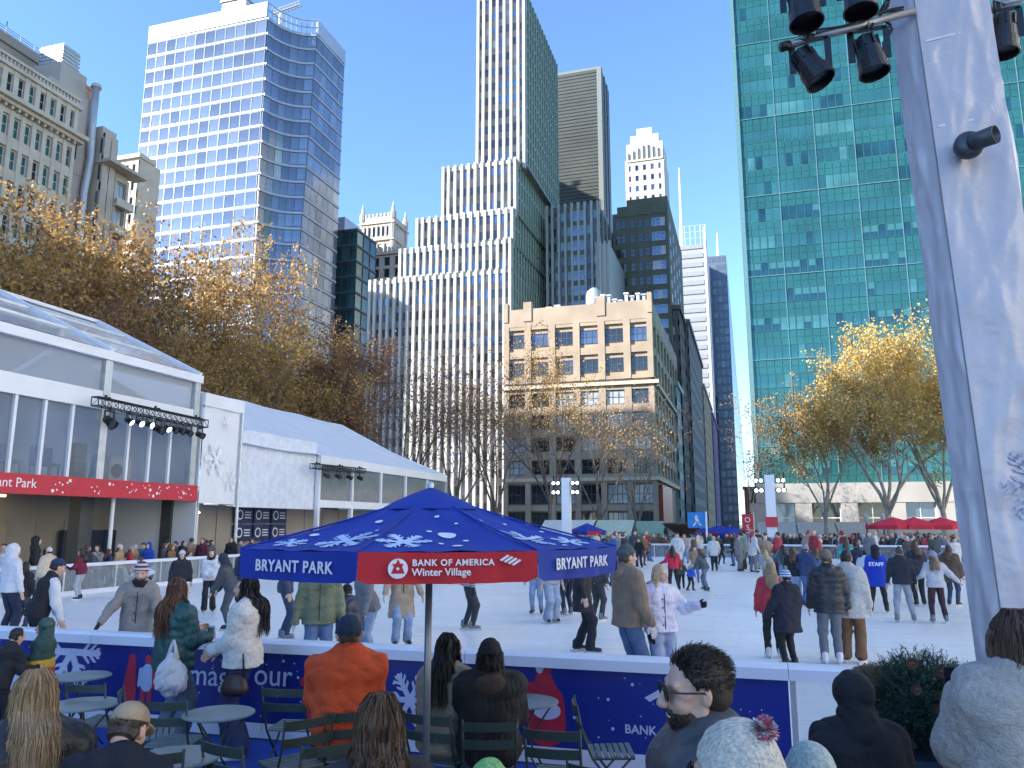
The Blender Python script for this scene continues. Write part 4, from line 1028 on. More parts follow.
def truss(name, label, p, q_, w):
    p = Vector(p); q_ = Vector(q_); t = thing(name, label, 'truss', p); L = (q_ - p).length; d = (q_ - p).normalized(); up = Vector((0, 0, 1)); sd = d.cross(up).normalized()
    cor = [sd*(w/2*a) + up*(w/2*c_) for a, c_ in ((1,1),(1,-1),(-1,-1),(-1,1))]
    for c_ in cor: b = MB(); b.tube([p + c_, q_ + c_], .022, 6); b.build('chord', M_black, t)
    b = MB(); n = int(L / w)
    for k in range(n):
        a = p + d*(L*k/n); e = p + d*(L*(k+1)/n)
        for i in range(4): b.tube([a + cor[i], (e if k % 2 else e) + cor[(i+1) % 4]], .013, 5)
        for i in range(4): b.tube([a + cor[i], a + cor[(i+1) % 4]], .011, 4)
    for a in (p, q_): 
        for i in range(4): b.tube([a + cor[i], a + cor[(i+1) % 4]], .02, 5)
    b.build('web_bars', M_black, t); 
    b = MB()
    for f in (.08, .5, .9):
        a = p + d*(L*f); b.tube([a + up*(w*.5), a + up*(w*.95)], .05, 8); b.bar(a + sd*.2 + up*(w*.6), a - sd*.2 + up*(w*.6), .05, .05)
    b.build('clamp', M_black, t); return t
xt = TX + .75
tp0 = at(95, 401, X=xt); tp1 = at(205, 424, X=xt)
truss('lighting_truss', 'black lighting truss along the clear roof tent above red banner', tp0, tp1, .30)
for k, (f, sc, lit) in enumerate(((.12, 1.35, False), (.28, .9, True), (.37, .9, True), (.455, .9, True), (.54, 1.2, False), (.62, .9, True), (.69, .9, False), (.755, .9, False), (.83, .95, False), (.95, 1.0, False))):
    a = tp0.lerp(tp1, f); lamp(('first', 'second', 'third', 'fourth', 'fifth', 'sixth', 'seventh', 'eighth', 'ninth', 'last')[k] + ' stage lamp from the left under the clear tent truss', a + Vector((0, 0, -.14)), (1, .15*math.sin(k*2.1), -.55 - .2*math.cos(k)), lit, sc)

# ---- white fabric tent
y2 = y_end + .35; y3 = ty(234, 450); y4 = ty(316, 450); y5 = ty(443, 478)
zb = tzz(190, 503); zt2 = tzz(196, 404); ze = tzz(330, 462)
T2 = thing('white_fabric_tent', 'long white fabric tent with low glazed front behind the clear tent', 'tent', (TX, (y2 + y5)/2, 0))
def wavy(mbx, ya, yb_, za, zb_, x, n=24, amp=.05, m=10):
    vs = []; fs = []
    for j in range(m + 1):
        for i in range(n + 1):
            t = i/n; y = ya + (yb_ - ya)*t; z = za + (zb_ - za)*j/m; ed = min(1, 4*t*(1-t)*2)
            vs.append((x + amp*math.sin(t*9.3 + j*.5)*ed*(.5 + .5*math.sin(j*1.3 + t*4)), y, z))
    for j in range(m):
        for i in range(n): a = j*(n+1)+i; fs.append((a, a+1, a+n+2, a+n+1))
    mbx.add(vs, fs)
def snowflake(r, arms=6, w=.09):
    """list of polygons of a snowflake of radius r"""
    out = []
    for k in range(arms):
        a = 2*PI*k/arms; c_, s_ = math.cos(a), math.sin(a)
        def P(x, y): return (r*(x*c_ - y*s_), r*(x*s_ + y*c_))
        out.append([P(0, -w*.6), P(.95, -w*.5), P(1, 0), P(.95, w*.5), P(0, w*.6)])
        for d, l in ((.35, .30), (.58, .30), (.78, .18)):
            for sg in (1, -1): out.append([P(d - .05, 0), P(d + .06, 0), P(d + l*.75 + .06, sg*l*.8), P(d + l*.75 - .05, sg*l*.8)])
    return out
q = MB(); wavy(q, y2, y3, zb, zt2, TX + .25); o = q.build('front_panel', M_vinyl, T2, smooth=True)
q = MB(); wavy(q, y3 + .1, y4, zb - .1, ze + .9, TX + .05, amp=.07); q.build('side_panel', mat('white_vinyl_blue', (.66, .70, .78), .45, bump=.03, bscale=1.5), T2, smooth=True)
for (yy, zz, rr) in ((.35, .45, .75), (.78, .25, .5), (.6, .85, .35)):
    q = MB()
    for k_, pl in enumerate(snowflake(rr)): q.prism(pl, (TX + .305 + .0005*k_, y2 + (y3 - y2)*yy, zb + (zt2 - zb)*zz), (0,1,0), (0,0,1), (1,0,0), .001)
    q.build('snowflake_print', mat('frost_print', (.83, .84, .86), .4), T2)
q = MB(); q.box(TX - 9, TX + .2, y2 - .06, y2 - .01, 0, zt2); q.build('return_wall', M_vinyl, T2)
q = MB(); q.box(TX - .1, TX + .35, y2 - .1, y3 + .1, zt2 - .05, zt2 + .5); q.build('header_beam', M_white, T2)
q = MB(); q.tube([(TX + .35, y3, 0), (TX + .35, y3, zt2)], .07, 8); q.build('post', M_alu, T2)
ridge0 = at(246, 409, X=TX - 3); zr = ridge0.z
def roofpt(t, y): return (TX + .3 - 9*t, y, (ze + .25) + (zr + 1.6 - ze)*t - .25*math.sin(PI*t))
q = MB(); n = 10; m = 12; vs = []; fs = []
for j in range(m + 1):
    for i in range(n + 1):
        y = y3 + (y5 - y3)*j/m; p = roofpt(i/n, y); vs.append((p[0], p[1], p[2] + .06*math.sin(j*PI*1.0)*0 - .08*abs(math.sin(j*PI/3))))
for j in range(m):
    for i in range(n): a = j*(n+1)+i; fs.append((a, a+1, a+n+2, a+n+1))
q.add(vs, fs); q.build('roof', M_vinyl, T2, smooth=True)
q = MB(); q.add([(TX + .3, y5, 0), roofpt(0, y5), roofpt(.5, y5), roofpt(1, y5), (TX - 8.7, y5, 0)], [(0,1,2,3,4)]); q.build('gable_wall', M_vinyl, T2)
q = MB(); q.box(TX + .1, TX + .34, y4, y5, ze - .25, ze + .25); q.build('eave_beam', M_white, T2)
z_lo = tzz(400, 506)
q = MB(); q.box(TX + .1, TX + .3, y4, y5, z_lo - .3, z_lo + .1); q.build('rail_band', M_white, T2)
ng = 5
for i in range(ng):
    a = y4 + (y5 - y4)*i/ng; c_ = y4 + (y5 - y4)*(i+1)/ng
    q = MB(); q.add([(TX + .2, a + .1, z_lo + .1), (TX + .2, c_ - .1, z_lo + .1), (TX + .2, c_ - .1, ze - .25), (TX + .2, a + .1, ze - .25)], [(0,1,2,3)]); q.build('window', mat('tent_glass_dim', (.16, .17, .185), .15, coat=.5), T2)
    q = MB(); q.box(TX + .1, TX + .32, a - .1, a + .1, 0, ze - .25); q.build('post', M_white, T2)
q = MB(); q.box(TX - 1.9, TX - 1.7, y2, y5, 0, zb); y = y2
while y < y5: q.box(TX - 1.72, TX - 1.64, y, y + .1, 0, zb); y += 1.9
q.build('lower_wall', M_tan, T2)
navy = mat('navy_sign', (.012, .03, .12), .45)
for k in range(3):
    for j in range(2):
        a = ty(263, 515) + k*(ty(281, 515) - ty(263, 515)); q = MB(); q.box(TX - 1.6, TX - 1.5, a, a + 1.35, 1.55 + .85*j, 2.33 + .85*j); s_ = q.build('notice_panel', navy, T2)
        q = MB(); n = 14
        for i in range(n):
            a0 = 2*PI*i/n; a1 = 2*PI*(i+1)/n; q.add([(TX - 1.49, a + .35 + .24*math.cos(a0), 1.94 + .85*j + .24*math.sin(a0)), (TX - 1.49, a + .35 + .24*math.cos(a1), 1.94 + .85*j + .24*math.sin(a1)), (TX - 1.49, a + .35 + .18*math.cos(a1), 1.94 + .85*j + .18*math.sin(a1)), (TX - 1.49, a + .35 + .18*math.cos(a0), 1.94 + .85*j + .18*math.sin(a0))], [(0,1,2,3)])
        for i in range(3): q.add([(TX - 1.49, a + .72, 1.78 + .85*j + i*.13), (TX - 1.49, a + 1.2, 1.78 + .85*j + i*.13), (TX - 1.49, a + 1.2, 1.83 + .85*j + i*.13), (TX - 1.49, a + .72, 1.83 + .85*j + i*.13)], [(0,1,2,3)])
        L = Vector(T2.location); q.v = [(x - L.x, y - L.y, z - L.z) for x, y, z in q.v]; obj('notice_mark', q.mesh('notice_mark', dm), s_)
q = MB()
for i in range(7): q.lathe([(0, -.04), (.035, 0), (0, .04)], 6, (TX - 1.4, y2 + .9 + .22*i, zb - .35))
q.build('small_lamps', mat('bulb', (1, .95, .85), .4, emit=5, var=0), T2)
xt = TX + .7; a = at(312, 466, X=xt); c_ = at(364, 471, X=xt)
truss('short_lighting_truss', 'short black truss with lamps at the white tent corner', a, c_, .25)
for k in range(4): lamp(('leftmost', 'second', 'third', 'rightmost')[k] + ' stage lamp on the short truss of white tent', a.lerp(c_, .25 + .22*k) + Vector((0, 0, -.1)), (1, .2*(k - 1.5), -.4), False, .95)

# ================================================================ rink barriers
M_cap = mat('barrier_cap_white', (.66, .69, .78), .35, var=.06, scale=.7)
M_navyb = mat('barrier_blue_print', (.008, .022, .21), .35, var=.15, scale=.5)
PR_W = mat('barrier_print_pale', (.50, .55, .72), .45, var=.05); PR_R = mat('barrier_print_red', (.42, .02, .05), .45, var=.1); PR_G = mat('barrier_print_grey', (.36, .45, .62), .45, var=.1)
BT = 1.04; BYF = FRONT_Y
bx_l, bx_r = -12.5, 2.6
FB = thing('front_rink_barrier', 'near rink barrier with white cap and blue winter print', 'barrier', (-4, BYF, 0))
xs = [-12.5, -10.1, -7.7, -5.3, -2.9, -.5, at(790, 700, Y=BYF - .1).x]
for a, c_ in zip(xs[:-1], xs[1:]):
    q = MB(); q.box(a + .006, c_ - .006, BYF - .055, BYF + .055, .16, BT - .10); q.build('panel', M_navyb, FB)
    q = MB(); q.box(a + .004, c_ - .004, BYF - .075, BYF + .06, .02, .17); q.build('kick_plate', M_cap, FB)
capprof = [(-.12, -.11), (.12, -.11), (.12, -.01), (.08, .02), (-.08, .02), (-.12, -.01)]
for a, c_ in zip([-12.5, -7.7, -2.9, xs[-1]], [-7.7, -2.9, xs[-1], bx_r]):
    q = MB(); q.prism(capprof, (a + .003, BYF, BT), (0, 1, 0), (0, 0, 1), (1, 0, 0), c_ - a - .006); q.build('cap_rail', M_cap, FB)
a = xs[-1]
for k in range(2):
    c_ = a + (bx_r - a)/2
    q = MB(); q.add([(a + .06, BYF, .17), (c_ - .06, BYF, .17), (c_ - .06, BYF, BT - .1), (a + .06, BYF, BT - .1)], [(0,1,2,3)]); q.build('clear_panel', V_BARR, FB)
    q = MB(); q.box(a + .01, a + .06, BYF - .04, BYF + .04, .02, BT - .1); q.build('panel_post', M_alu, FB)
    q = MB(); q.box(a + .06, c_, BYF - .05, BYF + .05, .02, .17); q.build('kick_plate', M_cap, FB); a = c_
# prints on the blue panels
pY = BYF - .058
def pbx(u, v): return at(u, v, Y=pY)
def pp(mb, poly, o, t=.003): mb.prism(poly, (o.x, pY, o.z), (1,0,0), (0,0,1), (0,-1,0), t)
def ell(rx, rz_, n=14, cx=0, cz=0): return [(cx + rx*math.cos(2*PI*i/n), cz + rz_*math.sin(2*PI*i/n)) for i in range(n)]
def mirrored(l): return l
for (u, v, r) in ((10, 690, .42), (72, 652, .44), (410, 700, .30)):
    o = pbx(u, v); q = MB()
    for k_, pl in enumerate(snowflake(r, 6, .16)):
        if all(.18 < o.z + z < BT - .12 for _, z in pl): pp(q, pl, o, .002 + .0004*k_)
    q.build('snowflake_print', PR_W, FB)
q = MB(); rnd = random.Random(5)
for i in range(170):
    x = rnd.uniform(-9.5, xs[-1] - .05); z = rnd.uniform(.2, BT - .14); r = rnd.choice((.004, .005, .006, .007, .01, .016)); q.prism(ell(r, r, 8), (x, pY, z), (1,0,0), (0,0,1), (0,-1,0), .002)
q.build('snow_dots', PR_W, FB, kind='stuff')
def blt(body, u, v, size, bold=0.0):
    o = pbx(u, v); place_text(text_mesh(body, size, PR_W, .002, 'CENTER', bold=bold), 'lettering', FB, Vector((o.x, pY - .003, o.z)) - FB.location, (1, 0, 0), (0, 0, 1))
blt('mag', 209, 676, .34); blt('our', 273, 676, .34); blt('BANK OF AMERICA', 677, 733, .115, .002)
# flag mark: slanted stripes
q = MB(); o = pbx(672, 706)
for k, (x0, w_, z0) in enumerate(((-.26, .085, .06), (-.15, .085, .02), (-.04, .085, -.03), (.07, .085, -.08))):
    q.prism([(x0, z0), (x0 + .05, z0 - .035), (x0 + .05 + .24, z0 + .105), (x0 + .24, z0 + .14)], (o.x, pY, o.z), (1,0,0), (0,0,1), (0,-1,0), .003)
for k in range(3): q.prism([(-.04 + .1*k, .17 - .035*k), (.02 + .1*k, .13 - .035*k), (.10 + .1*k, .17 - .035*k), (.04 + .1*k, .21 - .035*k)], (o.x, pY, o.z), (1,0,0), (0,0,1), (0,-1,0), .0045 + .001*k)
q.build('flag_mark', PR_W, FB)
# printed skaters: flat red and grey silhouettes
def sil(parts, u, v, s, m, name='skater_print', t=.003):
    q = MB(); o = pbx(u, v)
    for k_, pl in enumerate(parts): pp(q, [(x*s, z*s) for x, z in pl], o, t + .0012*k_)
    q.build(name, m, FB)
def capsule(x0, z0, x1, z1, r0, r1, n=7):
    d = math.atan2(z1 - z0, x1 - x0); out = []
    for i in range(n + 1): a = d + PI/2 + PI*i/n; out.append((x0 + r0*math.cos(a), z0 + r0*math.sin(a)))
    for i in range(n + 1): a = d - PI/2 + PI*i/n; out.append((x1 + r1*math.cos(a), z1 + r1*math.sin(a)))
    return out
red1 = [ell(.09, .12, 14, .0, .36), capsule(0, .25, -.02, -.1, .10, .15), capsule(-.05, -.15, -.06, -.42, .07, .05), capsule(.07, -.15, .08, -.42, .07, .05)]
sil(red1, 131, 680, .62, PR_R)
red2 = [ell(.075, .095, 14, .0, .38), capsule(-.07, -.1, -.08, -.42, .06, .045), capsule(.07, -.1, .08, -.42, .06, .045), capsule(.14, .18, .15, -.1, .035, .03)]
sil(red2, 147, 681, .62, PR_R); sil([capsule(0, .2, 0, -.06, .11, .13), capsule(-.14, .2, -.17, -.08, .04, .03)], 147, 681, .62, PR_G, t=.012)
sil([ell(.10, .12, 16, .0, .36), capsule(0, .2, .02, -.05, .13, .24), capsule(-.2, .1, -.28, -.22, .07, .07), capsule(.03, -.1, .03, -.4, .26, .28)], 544, 695, .72, PR_R)
sil([ell(.055, .075, 12, -.045, .36)], 543, 695, .72, PR_W, t=.012); sil([ell(.20, .12, 16, .04, -.2)], 544, 695, .72, PR_W, t=.012); sil([ell(.10, .12, 12, -.2, .02)], 528, 700, .6, PR_G)
sil([ell(.10, .07, 14, 0, 0), capsule(.05, -.3, .15, -.45, .09, .1), capsule(.1, -.1, .05, -.3, .05, .08)], 306, 682, .8, PR_R)

# left and far barriers: clear acrylic panels with white caps
def barrier_run(name, label, p, q_, seg, group=None):
    p = Vector(p); q_ = Vector(q_); t = thing(name, label, 'barrier', (p + q_)/2, 0, group); L = (q_ - p).length; n = round(L / seg); d = (q_ - p)/n; nr = Vector((-d.y, d.x, 0)).normalized()
    cap = MB(); cap.bar(p + Vector((0, 0, 1.12)), q_ + Vector((0, 0, 1.12)), .16, .10); cap.build('cap_rail', M_cap, t)
    cap = MB(); cap.bar(p + Vector((0, 0, .30)), q_ + Vector((0, 0, .30)), .14, .16); cap.build('kick_plate', M_cap, t)
    me = None
    for k in range(n):
        a = p + d*k; c_ = a + d; q = MB(); q.add([a + d*.02 + Vector((0, 0, .38)), c_ - d*.02 + Vector((0, 0, .38)), c_ - d*.02 + Vector((0, 0, 1.07)), a + d*.02 + Vector((0, 0, 1.07))], [(0,1,2,3)]); q.build('clear_panel', V_BARR, t)
        q = MB(); q.bar(a + Vector((0, 0, .22)), a + Vector((0, 0, 1.1)), .06, .06); q.build('panel_post', M_alu, t)
    return t
barrier_run('left_rink_barrier', 'clear rink barrier with white cap along the tents', (LEFT_X, 9, 0), (LEFT_X, FAR_Y - 2, 0), 2.0)
barrier_run('far_rink_barrier', 'clear rink barrier with white cap across the far end', (LEFT_X + 2, FAR_Y, 0), (RIGHT_X - 1, FAR_Y, 0), 2.4)
barrier_run('right_rink_barrier', 'clear rink barrier with white cap along right side', (RIGHT_X, FAR_Y - 1, 0), (RIGHT_X, 12, 0), 2.4)
# ================================================================ big parasol
UC = Vector((-2.09, 5.05, 0)); UR = 1.258; U0 = 4.01919653; UZB, UZT, UZA = 2.042, 2.206, 2.573
M_canvas = mat('blue_canvas', (.006, .032, .30), .75, var=.12, scale=2.5, bump=.25, bscale=300)
M_canvr = mat('red_canvas', (.44, .012, .022), .75, var=.10, scale=2.5, bump=.25, bscale=300)
PRT = mat('canvas_print', (.50, .62, .85), .7, var=.06); PRW = mat('canvas_print_white', (.72, .73, .78), .7, var=.05)
Um = thing('market_parasol', 'big octagonal blue parasol with red front valance and snowflake print', 'parasol', UC)
def ucorn(i, r=1.0): a = U0 + i*PI/4; return Vector((UR*r*math.cos(a), UR*r*math.sin(a), 0))
ZB, ZT, ZA = UZB, UZT, UZA
def upt(i, s, t):
    """canopy point: panel i, s across 0..1, t from eave 0 to apex 1; slight sag"""
    c = ucorn(i).lerp(ucorn(i+1), s); sag = -.045*math.sin(PI*s)*math.sin(PI*min(1, t*1.15))
    return Vector((c.x*(1-t), c.y*(1-t), ZT + (ZA - ZT)*t - .05*math.sin(PI*t)*.6 + sag*(1-t) + .006*math.sin(11*s + 7*t + i*2.1)*math.sin(PI*s)*math.sin(PI*min(1, t + .1)) + .004*math.sin(23*s - 9*t + i)*math.sin(PI*s)*(1 - t)))
for i in range(8):
    q = MB(); n = 18; m = 14; vs = [upt(i, a/n, .93*b_/m) for b_ in range(m+1) for a in range(n+1)]
    q.add(vs, [(b_*(n+1)+a, b_*(n+1)+a+1, (b_+1)*(n+1)+a+1, (b_+1)*(n+1)+a) for b_ in range(m) for a in range(n)]); q.build('canopy_panel', M_canvas, Um, smooth=True, local=True)
    q = MB(); n = 16; vs = []
    for b_ in range(5):
        for a in range(n+1):
            c = ucorn(i).lerp(ucorn(i+1), a/n); o = c.normalized()*(.012*math.sin(a*1.7 + i)*b_/4 + .01*b_/4*math.sin(a*.8))
            zz = ZT - (ZT - ZB)*b_/4 - .006*math.sin(PI*a/n) + (.022 if (a in (0, n) and b_ == 4) else 0)
            vs.append((c.x + o.x, c.y + o.y, zz))
    q.add(vs, [(b_*(n+1)+a, (b_+1)*(n+1)+a, (b_+1)*(n+1)+a+1, b_*(n+1)+a+1) for b_ in range(4) for a in range(n)]); q.build('valance', M_canvr if i == 1 else M_canvas, Um, smooth=True, local=True)
    q = MB(); q.bar(ucorn(i, .98) + Vector((0, 0, ZT - .025)), Vector((0, 0, ZA - .06)), .02, .025); q.build('rib', M_dgrey, Um, local=True)
    q = MB(); q.tube([ucorn(i, 1.0) + Vector((0, 0, ZT + .004)), ucorn(i, .5) + Vector((0, 0, (ZT+ZA)/2 - .022)), Vector((0, 0, ZA - .02))], .006, 5); q.build('seam', M_canvas, Um, local=True)
q = MB(); n = 32
q.lathe([(UR*.27, -.125), (UR*.2, -.075), (UR*.1, -.02), (.02, .02), (0, .022)], 16, (0, 0, ZA)); q.build('vent_cap', M_canvas, Um, smooth=True, local=True)
q = MB(); q.lathe([(.02, 0), (.025, .03), (.012, .05), (0, .055)], 10, (0, 0, ZA + .015)); q.build('finial', M_alu, Um, smooth=True, local=True)
q = MB(); q.tube([(0, 0, .05), (0, 0, ZA - .02)], .024, 14); q.build('pole', mat('grey_pole', (.20, .21, .23), .35, metal=.6), Um, smooth=True, local=True)
q = MB(); q.lathe([(.36, 0), (.36, .05), (.3, .08), (.05, .1), (.05, .3), (0, .3)], 20, (0, 0, .0)); q.build('base', M_dgrey, Um, smooth=True, local=True)
q = MB(); q.lathe([(.03, -.04), (.05, -.04), (.05, .04), (.03, .04)], 12, (0, 0, ZT - .12)); q.build('runner', M_dgrey, Um, local=True)
def canv(i, cs, ct, polys, m, name, lift=.006):
    """flat print on canopy panel i: polygon coordinates in metres around (cs, ct)"""
    o = upt(i, cs, ct); ux = (ucorn(i+1) - ucorn(i)).normalized(); e = .03; uy = (upt(i, cs, ct + e) - upt(i, cs, ct - e)).normalized(); nn = ux.cross(uy).normalized()
    q = MB()
    for pl in polys:
        # drape every corner on the cloth
        W = (ucorn(i+1) - ucorn(i)).length; slope = (upt(i, .5, 1) - upt(i, .5, 0)).length; pts = []
        for (x, y) in pl:
            t = ct + y/slope; w_t = W*(1 - t); s = cs + x/max(.05, w_t); pts.append(upt(i, s, t) + nn*lift)
        q.add(pts, [tuple(range(len(pts)))])
    q.build(name, m, Um, local=True)
rnd = random.Random(2)
for i, cs, ct, r, rot in ((1, .20, .20, .16, .1), (0, .68, .22, .21, .4), (2, .35, .26, .19, .2), (2, .75, .16, .12, .0), (0, .2, .15, .10, .3)):
    fl = [[(x*math.cos(rot) - y*math.sin(rot), x*math.sin(rot) + y*math.cos(rot)) for x, y in pl] for pl in snowflake(r, 6, .2)]; canv(i, cs, ct, fl, PRT, 'snowflake_print')
def dots(i, lst):
    for cs, ct, r in lst: canv(i, cs, ct, [ell(r, r, 14)], PRW, 'snow_dot', .007)
dots(1, ((.55, .36, .055), (.38, .40, .018), (.57, .12, .03), (.47, .18, .017), (.67, .24, .018), (.5, .62, .016), (.72, .5, .012), (.3, .3, .01)))
dots(0, ((.15, .30, .028), (.55, .55, .026), (.45, .18, .014), (.8, .4, .014), (.33, .09, .03), (.8, .12, .016), (.62, .78, .014)))
dots(2, ((.2, .55, .016), (.6, .5, .014), (.52, .1, .018), (.85, .35, .014), (.3, .75, .012)))
def valtext(i, body, size, s, zf, bold=.0, shear=0, sp=1.0):
    a = ucorn(i); b_ = ucorn(i+1); d = (b_ - a).normalized(); o = a.lerp(b_, s); nn = Vector((o.x, o.y, 0)).normalized()
    place_text(text_mesh(body, size, PRW, .001, 'CENTER', shear, sp, bold), 'lettering', Um, o + nn*.02 + Vector((0, 0, ZB + (ZT - ZB)*zf)), d, (0, 0, 1))
valtext(0, 'BRYANT PARK', .088, .5, .45, .0022, 0, 1.12); valtext(2, 'BRYANT PARK', .088, .5, .5, .0022, 0, 1.12)
valtext(1, 'BANK OF AMERICA', .046, .52, .64, .0012, 0, 1.12); valtext(1, 'Winter Village', .054, .455, .34, .0008)
a = ucorn(1); b_ = ucorn(2); d = (b_ - a).normalized(); nn = (a + b_).normalized()
def valprint(polys, s, zf, m, name, lift=.021):
    o = a.lerp(b_, s) + nn*lift + Vector((0, 0, ZB + (ZT - ZB)*zf)); q = MB()
    for pl in polys: q.prism(pl, o, d, (0, 0, 1), nn, .0015)
    q.build(name, m, Um, local=True)
valprint([ell(.052, .052, 24)], .215, .47, PRW, 'emblem_disc')
valprint([[(-.035, -.03), (.035, -.03), (.022, .005), (.03, .02), (.012, .02), (.0, .045), (-.012, .02), (-.03, .02), (-.022, .005)]], .215, .50, M_canvr, 'emblem_figure', .0235)
valprint([[(-.006, -.05), (.006, -.05), (.02, -.03), (-.02, -.03)], ell(.008, .008, 10, 0, .0)], .215, .47, PRW, 'emblem_detail', .026)
st = []
for k in range(4): x0 = -.05 + .022*k; z0 = .012 - .008*k; st.append([(x0, z0), (x0 + .012, z0 - .006), (x0 + .055, z0 + .022), (x0 + .043, z0 + .028)])
valprint(st, .83, .64, PRW, 'flag_mark')

# ================================================================ white wrapped mast on the right with stage lamps
MY = 4.6
ml = at(932, 325, Y=MY); me_ = at(957, 325, Y=MY); mr_ = at(1046, 325, Y=MY + .0)
px0, px1 = at(928, 300, Y=MY).x, at(1058, 300, Y=MY).x
# the mast is a square wrapped truss turned so that a narrow left face and a wide front face show
cL = at(918, 240, Y=MY + .12); cF = at(946, 240, Y=MY); cR_ = at(1026, 240, Y=MY + .06)
w0 = (cF - cL).xy.length; w1 = (cR_ - cF).xy.length
Ma = thing('wrapped_mast', 'tall white vinyl wrapped lighting mast at the right edge', 'mast', (cF.x, cF.y + .3, 0))
cB = Vector((cL.x + .35, cL.y + .45, 0)); cB2 = Vector((cR_.x + .1, cR_.y + .4, 0))
M_wrap = mat('mast_vinyl', (.57, .53, .57), .28, var=.03, scale=.8, bump=.12, bscale=4, spec=.6)
def wrapface(pa, pb, n, m, name, seed, z1=9.0):
    rnd = random.Random(seed); ph = [(rnd.uniform(-3, 3), rnd.uniform(2, 9), rnd.uniform(0, 6.28), rnd.uniform(.003, .012)) for _ in range(12)]
    pa = Vector((pa.x, pa.y, 0)); pb = Vector((pb.x, pb.y, 0)); d = pb - pa; nrm = Vector((d.y, -d.x, 0)).normalized(); vs = []
    for j in range(m + 1):
        z = z1*j/m
        for i in range(n + 1):
            s = i/n; ed = min(1.0, 6*min(s, 1-s)); w = 0
            for (kx, kz, p0, am) in ph: w += am*(1 - abs(math.sin(kx*s*2 + kz*z*.55 + p0)))**3
            pinch = .018*math.exp(-((z % 1.62) - .8)**2/.004)*(1 - s)
            p = pa + d*s + nrm*((w - .008)*ed - pinch*ed); vs.append((p.x, p.y, z))
    q = MB(); q.add(vs, [(j*(n+1)+i, j*(n+1)+i+1, (j+1)*(n+1)+i+1, (j+1)*(n+1)+i) for j in range(m) for i in range(n)]); return q.build(name, M_wrap, Ma, smooth=True)
wrapface(cL, cF, 10, 220, 'wrap_side', 4); wrapface(cF, cR_, 26, 220, 'wrap_front', 9); wrapface(cR_, cB2, 6, 60, 'wrap_side', 12); wrapface(cB, cL, 6, 60, 'wrap_side', 15); wrapface(cB2, cB, 6, 20, 'wrap_back', 17)
q = MB(); q.tube([(cF.x, cF.y - .004, 0), (cF.x, cF.y - .004, 9)], .004, 6); q.build('seam', mat('seam_grey', (.20, .20, .24), .6), Ma)
d = (cR_ - cF); d.z = 0; d.normalize(); nn = Vector((d.y, -d.x, 0))
for k, (z, l0, l1) in enumerate(((5.08, .03, .22), (4.55, .03, .30), (3.45, .05, .26))): q = MB(); q.bar(Vector((cF.x, cF.y, z)) + d*l0 + nn*.006, Vector((cF.x, cF.y, z + .03)) + d*l1 + nn*.006, .004, .012); q.build('crease_tape', M_white, Ma)
fl = MB(); oz = at(1004, 486, Y=MY).z
for pl in snowflake(.20, 6, .16): fl.prism([(x, y) for x, y in pl], Vector((cF.x, cF.y, oz)) + d*.26 + nn*.010, d, (0, 0, 1), nn, .0008)
fl.build('snowflake_print', mat('mast_print', (.50, .50, .62), .4), Ma)
Ma.rotation_euler = (0, -R(1.9), 0); Ma.location.x += math.tan(R(1.9))*4.15
# horn speaker
hp = at(966, 150, Y=MY - .02)
Hn = thing('horn_speaker', 'black cylindrical spotlight fixed on the front of white mast', 'spotlight', (hp.x, hp.y - .02, hp.z)); M_gun = mat('gunmetal', (.075, .08, .09), .4, metal=.3)
q = MB(); q.lathe([(0, 0), (.066, 0), (.075, .02), (.075, .055), (.06, .075), (0, .075)], 20); q.xform(Matrix.Rotation(PI/2, 4, 'X')); q.build('mount', M_gun, Hn, smooth=True, local=True)
dirn = Vector((.75, -.62, -.02)); Mq = dirn.to_track_quat('Z', 'Y').to_matrix().to_4x4()
q = MB(); q.lathe([(0, 0), (.042, 0), (.048, .02), (.05, .13), (.047, .13), (.044, .06), (0, .06)], 20); q.v = [tuple(Mq @ Vector(p) + Vector((0.005, -.06, 0))) for p in q.v]; q.build('barrel', M_gun, Hn, smooth=True, local=True)
q = MB(); q.lathe([(0, .075), (.043, .075)], 20); q.v = [tuple(Mq @ Vector(p) + Vector((.005, -.06, 0))) for p in q.v]; q.build('lens', M_black, Hn, local=True)
# pipe arms and lamps
pa = at(786, 46, Y=4.25); pb = at(903, 14, Y=4.55)
Pi = thing('lamp_pipe', 'grey pipe arm carrying black lamps left of the white mast', 'pipe', pa)
q = MB(); q.tube([pa, pb + (pb - pa)*.1], .022, 12); q.build('pipe', mat('pipe_grey', (.33, .33, .36), .4, metal=.5), Pi, smooth=True)
q = MB(); q.tube([pa - (pb - pa).normalized()*.03, pa + (pb - pa).normalized()*.02], .027, 12); q.build('end_cap', M_black, Pi, smooth=True)
q = MB(); rnd = random.Random(8)
for k in range(2): q.tube([pa.lerp(pb, t) + Vector((0, -.024 + .01*k, .022 + .012*math.sin(9*t + k))) for t in [.25 + .75*i/14 for i in range(15)]], .007, 5)
for k in range(3): q.tube([pb + Vector((-.10 + .03*math.sin(i*1.2 + k), -.04, .10 - .03*i*(1 + .2*k))) for i in range(9)], .007, 5)
q.build('cables', M_black, Pi)
M_par = mat('lamp_black', (.010, .011, .016), .38, var=.35, scale=14)
